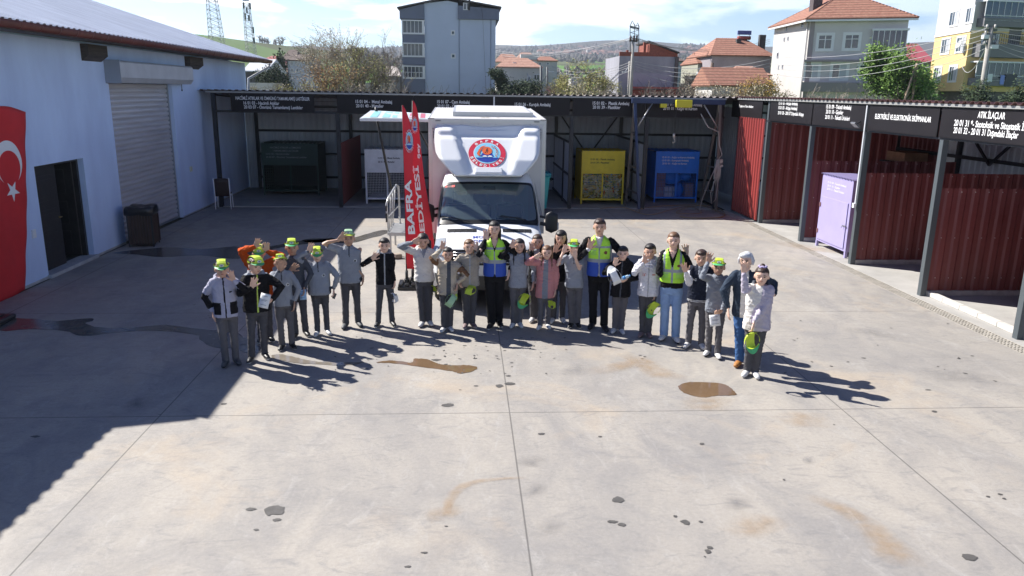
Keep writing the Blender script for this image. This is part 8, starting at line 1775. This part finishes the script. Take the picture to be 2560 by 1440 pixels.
def tree(name, label, px, ytop, D, spread=.7, levels=4, nb=(7, 5, 4, 3), leaf='buff', nleaf=3, ls=.10, seed=1, bark=BARK, group=None, cat='tree', upright=.5, trunk_r=.14, first=.25, z0=None, twist=.22, twigw=.014, ratio=.62, lean=0, wpx=None):
    rnd = random.Random(seed); b = px_at(px, 236, D); top = px_at(px, ytop, D).z; H = top+.1; T = thing(name, label, cat, (b.x, b.y, 0), group)
    br, tips = grow(rnd, (0, 0, 0), H, spread, levels, nb, lean, upright, twist, trunk_r, first, ratio)
    zm = max(t[0].z for t in tips); s = H/zm
    if wpx:
        xs = np.array([[t[0].x, t[0].y, t[0].z] for t in tips]); cx_, cy_ = np.median(xs[:, 0]), np.median(xs[:, 1]); zq = np.median(xs[:, 2]); wd_ = (np.percentile(xs[:, 0], 96)-np.percentile(xs[:, 0], 4))*s; fx = wpx*D/FPX/wd_
        def wq(p): p.x = (p.x-cx_*.5*p.z/zq)*fx; p.y = (p.y-cy_*.5*p.z/zq)*fx; return p
        for pts, rs, lv in br:
            for p in pts: wq(p)
        tips = [(wq(p.copy()) if not any(p is q for q in ()) else p, lv) for p, lv in [(Vector((x_[0], x_[1], x_[2])), t[1]) for x_, t in zip(xs, tips)]]
    m = MB()
    for pts, rs, lv in br:
        if lv <= 1: m.tube([p*s for p in pts], [max(r*s, .012) for r in rs], 5 if lv == 0 else 4, caps=False)
    q = m.build('trunk', bark, T, world=False)
    vs = []; fs = []; mi = []
    for pts, rs, lv in br:
        if lv > 1:       # slim branches: flat-sided prisms
            w = max(rs[0]*s*.8, twigw)
            for a, c in zip(pts[:-1], pts[1:]):
                a, c = a*s, c*s; d = (c-a).normalized(); u = d.orthogonal().normalized()*w; v = d.cross(u); o = len(vs); vs += [a+u, a-u*.5+v*.87, a-u*.5-v*.87, c+u*.7, c-u*.35+v*.6, c-u*.35-v*.6]; fs += [(o, o+1, o+4, o+3), (o+1, o+2, o+5, o+4), (o+2, o, o+3, o+5)]; mi += [2]*3
    for (p, lv) in tips:
        for k in range(nleaf):
            c = p*s+Vector((rnd.gauss(0, ls*1.9), rnd.gauss(0, ls*1.9), rnd.gauss(0, ls*1.9))); a = Vector((rnd.gauss(0, 1), rnd.gauss(0, 1), rnd.gauss(0, 1))).normalized(); bb = a.orthogonal().normalized(); sz = ls*rnd.uniform(.5, 1.2); o = len(vs); vs += [c-a*sz, c+bb*sz*.5, c+a*sz, c-bb*sz*.5]; fs.append((o, o+1, o+2, o+3)); mi.append(rnd.randrange(2))
    me = bpy.data.meshes.new('crown'); me.from_pydata([tuple(v) for v in vs], [], fs); L = LEAF[leaf]; me.materials.append(L[0]); me.materials.append(L[1]); me.materials.append(bark); me.polygons.foreach_set('material_index', mi); link_mesh('crown', me, T, world=False)
    return T
tree('bare_tree', 'large half bare tree with buff catkins left of the grey block', 812, 52, 74, .78, 4, (11, 6, 5, 3), 'buff', 1, .075, 3, bark=BARKP, upright=.35, trunk_r=.2, first=.18, ratio=.66, wpx=150)
tree('orange_leaved_tree', 'low orange leaved tree in front of the large bare tree', 822, 132, 66, .85, 3, (11, 7, 5), 'orange', 2, .085, 4, upright=.3, first=.05, wpx=115)
tree('slender_tree', 'slender bare tree cluster with yellow green lower leaves', 921, 74, 72, .42, 4, (11, 6, 4, 3), 'yellowgreen', 1, .07, 5, upright=.9, first=.05, wpx=88)
tree('slender_tree', 'second slender bare tree close left of the grey block', 968, 78, 80, .5, 4, (8, 5, 3, 3), 'twig', 1, .06, 6, upright=.8, first=.35, wpx=66)
tree('slender_tree', 'thin bare tree leaning beside the orange leaved tree', 885, 112, 70, .5, 4, (8, 5, 4, 2), 'yellowgreen', 1, .07, 16, upright=.8, first=.15, lean=-.15, wpx=60)
tree('leafy_tree', 'bright green leafy tree between the white and yellow buildings', 2255, 114, 62, .85, 4, (12, 7, 5, 3), 'green', 7, .14, 7, upright=.2, trunk_r=.16, first=.12, ratio=.56, wpx=122)
tree('leafy_tree', 'darker thin leafy tree left of the yellow building', 2300, 160, 66, .7, 4, (8, 6, 4, 3), 'green', 3, .11, 8, upright=.4, first=.3, wpx=70)
tree('round_pine', 'dark rounded pine behind the shed before the yellow building', 2440, 206, 48, .95, 3, (16, 9, 7), 'dark', 9, .10, 9, upright=.1, first=.02, ratio=.62, wpx=84); tree('round_pine', 'second dark rounded pine at the right edge', 2552, 208, 46, .95, 3, (16, 9, 7), 'dark', 9, .10, 10, upright=.1, first=.02, ratio=.62, wpx=80)
tree('cypress', 'small dark cypress beyond the white walled house', 706, 128, 120, .25, 3, (14, 7, 4), 'dark', 5, .2, 11, upright=1, first=.05, wpx=14); tree('dark_conifer', 'dark conifer beside the grey block', 1254, 176, 84, .5, 3, (16, 7, 4), 'dark', 6, .11, 12, upright=.5, first=.05, ratio=.36, wpx=34)
tree('dark_bush', 'wide dark green bush in front of the white houses', 1300, 198, 82, 1.0, 3, (16, 9, 6), 'dark', 7, .12, 13, upright=.2, first=.02, cat='bush', wpx=88); tree('willow', 'pale green willow bush at the foot of the far fields', 1480, 150, 84, .9, 4, (11, 7, 4, 3), 'yellowgreen', 3, .09, 14, upright=.1, first=.05, wpx=105); tree('willow', 'smaller pale willow left of the willow bush', 1413, 186, 86, .8, 3, (11, 8, 5), 'yellowgreen', 4, .09, 15, upright=.1, first=.02, wpx=46)
tree('dark_bush', 'olive green bush beyond the warehouse corner', 690, 163, 84, .9, 3, (14, 9, 7), 'dark', 6, .12, 19, upright=.3, first=.02, cat='bush', wpx=64); tree('blossom_tree', 'small pink blossoming shrub between the poles', 1392, 205, 88, .7, 3, (9, 6, 4), 'pinkb', 3, .08, 20, cat='bush', first=.1, wpx=34)
tree('golden_bush', 'golden leaved shrub before the white house', 1890, 190, 62, .9, 3, (14, 8, 6), 'gold', 4, .08, 21, upright=.3, first=.02, cat='bush', wpx=86); tree('bare_tree', 'bare dark branched tree left of the mauve house', 1728, 178, 76, .75, 4, (8, 6, 4, 3), 'twig', 1, .06, 22, first=.2, wpx=60)
# bare fruit trees and scrub just behind the sheds: a few shapes, copied
rr = random.Random(33); protos = []
for i, (lf, lb) in enumerate((('twig', 'grey bare scrub tree'), ('twig', 'brown bare scrub tree'), ('buff', 'buff budding scrub bush'), ('yellowgreen', 'yellow green budding scrub bush'))):
    T = tree('scrub_tree', lb, 1300, 205, 40, .85, 3, (12, 8, 6), lf, 2 if i > 1 else 0, .05, 40+i, BARKP if i == 0 else BARK, 'bare scrub trees behind the sheds', 'scrub tree', upright=.35, trunk_r=.06, first=.03, twigw=.009); protos.append(T)
spots = [(634, 205, 3), (655, 210, 2), (672, 206, 0), (700, 203, 0), (722, 206, 3), (735, 196, 3), (760, 200, 1), (775, 205, 0), (800, 208, 1), (842, 205, 0), (858, 195, 0), (880, 203, 1), (902, 198, 0), (925, 204, 2), (950, 205, 0), (972, 204, 0), (990, 196, 1), (1002, 206, 0), (1030, 212, 0), (1100, 210, 0), (1130, 216, 1), (1168, 214, 0), (1195, 211, 0),
         (1400, 208, 3), (1440, 206, 3), (1455, 214, 0), (1470, 200, 2), (1497, 196, 1), (1520, 205, 0), (1545, 210, 0), (1600, 205, 0), (1622, 202, 1), (1650, 206, 0), (1672, 198, 1), (1700, 200, 0), (1722, 205, 1), (1742, 206, 0), (1760, 210, 2), (1830, 204, 1), (1850, 208, 2), (1870, 200, 2), (1935, 205, 3), (2060, 212, 0), (2090, 208, 0), (2150, 210, 0), (2190, 222, 0), (2350, 225, 1), (2215, 218, 1), (1790, 215, 1), (1320, 220, 1), (1345, 212, 1), (1370, 216, 0)]
sideof = {0: 'pale grey', 1: 'dark brown', 2: 'buff tinged', 3: 'yellow green'}
for n_, (x, y, k) in enumerate(spots):
    D = rr.uniform(36, 58); b = px_at(x, 236, D); z = px_at(x, y, D).z; o = protos[k] if not protos[k].get('used') else copy_tree(protos[k]); protos[k]['used'] = 1
    z0 = px_at(1300, 205, 40).z; o.location = (b.x, b.y, 0); s = z/z0; o.scale = (s, s, s); o.rotation_euler = (0, 0, rr.uniform(0, 6.28))
    lab = sideof[k]+' bare scrub tree behind the shed roof, '
    near = [('the warehouse corner', 645), ('the white walled house', 750), ('the orange leaved tree', 822), ('the slender trees', 921), ('the grey apartment block', 1120), ('the wide dark bush', 1300), ('the willow bush', 1480), ('the lattice frame pole', 1580), ('the unfinished brick building', 1650), ('the mauve house', 1850), ('the tiled white house', 2080), ('the yellow apartments', 2400)]
    nm, nx = min(near, key=lambda q: abs(q[1]-x)); o['label'] = '%s scrub behind the shed near %s' % (sideof[k], nm); o['group'] = 'bare scrub trees behind the sheds'
    if 'used' in o: del o['used']; protos[k]['used'] = 1
for p_ in protos:
    if 'used' in p_: del p_['used']
def ordinals(grp):
    by = {}
    for o in bpy.data.objects:
        if o.parent is None and o.get('group') == grp: by.setdefault(o['label'], []).append(o)
    names = ['leftmost', 'second', 'third', 'fourth', 'fifth', 'sixth', 'seventh']
    for lab, L in by.items():
        if len(L) > 1:
            key = lambda o: (o.location.x/o.location.y if o.location.y > 1 else o.data.vertices[len(o.data.vertices)//2].co.x/max(1, o.data.vertices[0].co.y)) if not (o.type == 'MESH' and o.location.length < .01) else -o.data.vertices[0].co.z
            for i, o in enumerate(sorted(L, key=key)): o['label'] = ('%s, %s' % (lab, names[i] if i < 7 else 'next')) if o.type != 'MESH' else '%s, %s from the top' % (lab, (['uppermost']+names[1:])[i] if i < 7 else 'next')
ordinals('bare scrub trees behind the sheds'); ordinals('overhead wires behind the sheds')
# far woodland reads as one mass
rnd = random.Random(77); m = MB()
for i in range(2200):
    x = rnd.choice([rnd.uniform(1240, 1560), rnd.uniform(880, 1010), rnd.uniform(1690, 1760), rnd.uniform(1240, 1560)]); D = rnd.choice([rnd.uniform(330, 640), rnd.uniform(950, 2300), rnd.uniform(1300, 2300)]); a = at_(x, D); z = terrain_z(a[0], D)
    s = D*rnd.uniform(.0022, .0042); q = Vector((a[0], D, z)); vs = []
    top = q+Vector((rnd.uniform(-.3, .3)*s, 0, s*rnd.uniform(1.2, 2))); ring = [q+Vector((s*math.cos(t)*rnd.uniform(.7, 1.2), s*math.sin(t), s*rnd.uniform(.3, .8))) for t in np.linspace(0, 5.24, 6)]; low = [q+Vector((s*.7*math.cos(t), s*.7*math.sin(t), -s*.5)) for t in np.linspace(0, 5.24, 6)]
    m.add([top]+ring+low, [(0, k+1, (k+1) % 6+1) for k in range(6)]+[(k+1, k+7, (k+1) % 6+7, (k+1) % 6+1) for k in range(6)], rnd.choice([0, 1, 1, 2, 2]))
tag(m.build('far_woods', [mat('wood_dark', (.03, .045, .03), .95), mat('wood_brown', (.075, .065, .06), .95), mat('wood_grey', (.10, .092, .08), .95)]), 'scattered woods and thickets on the far fields', 'woods', kind='stuff')
rnd = random.Random(78)
for i, x in enumerate((655, 662, 668, 676, 694, 703, 708, 712)):
    a = at_(x, 640); T = thing('hill_tree', 'tiny bare tree on the skyline of the green hill', 'tree', (a[0], 640, terrain_z(a[0], 640)), 'bare trees on the hill skyline'); m = MB(); h = rnd.uniform(4, 8)
    m.tube([(a[0], 640, T.location.z-1), (a[0], 640, T.location.z+h)], .3, 4)
    for k in range(26):
        d = Vector((rnd.gauss(0, 1), rnd.gauss(0, 1), abs(rnd.gauss(.6, .6)))).normalized(); p = Vector((a[0], 640, T.location.z+h*rnd.uniform(.25, .8))); m.tube([p, p+d*h*.5], [.2, .08], 3)
    m.build('crown', LEAF['twig'][0], T)
ordinals('bare trees on the hill skyline')
# haze: even, pale air from the yard to beyond the ridge
HAZE_DENSITY = 0.00021
m = MB(); m.box(-5200, 5200, -300, 5400, -120, 420); hz = m.build('haze', bpy.data.materials.new('haze'))
hm = hz.data.materials[0]; hm.use_nodes = True; t = hm.node_tree; t.nodes.clear(); o = N(t, 'ShaderNodeOutputMaterial'); v = N(t, 'ShaderNodeVolumePrincipled'); v.inputs['Color'].default_value = (.72, .80, .92, 1); v.inputs['Density'].default_value = HAZE_DENSITY; v.inputs['Anisotropy'].default_value = .3
t.links.new(v.outputs[0], o.inputs['Volume']); hz['kind'] = 'stuff'
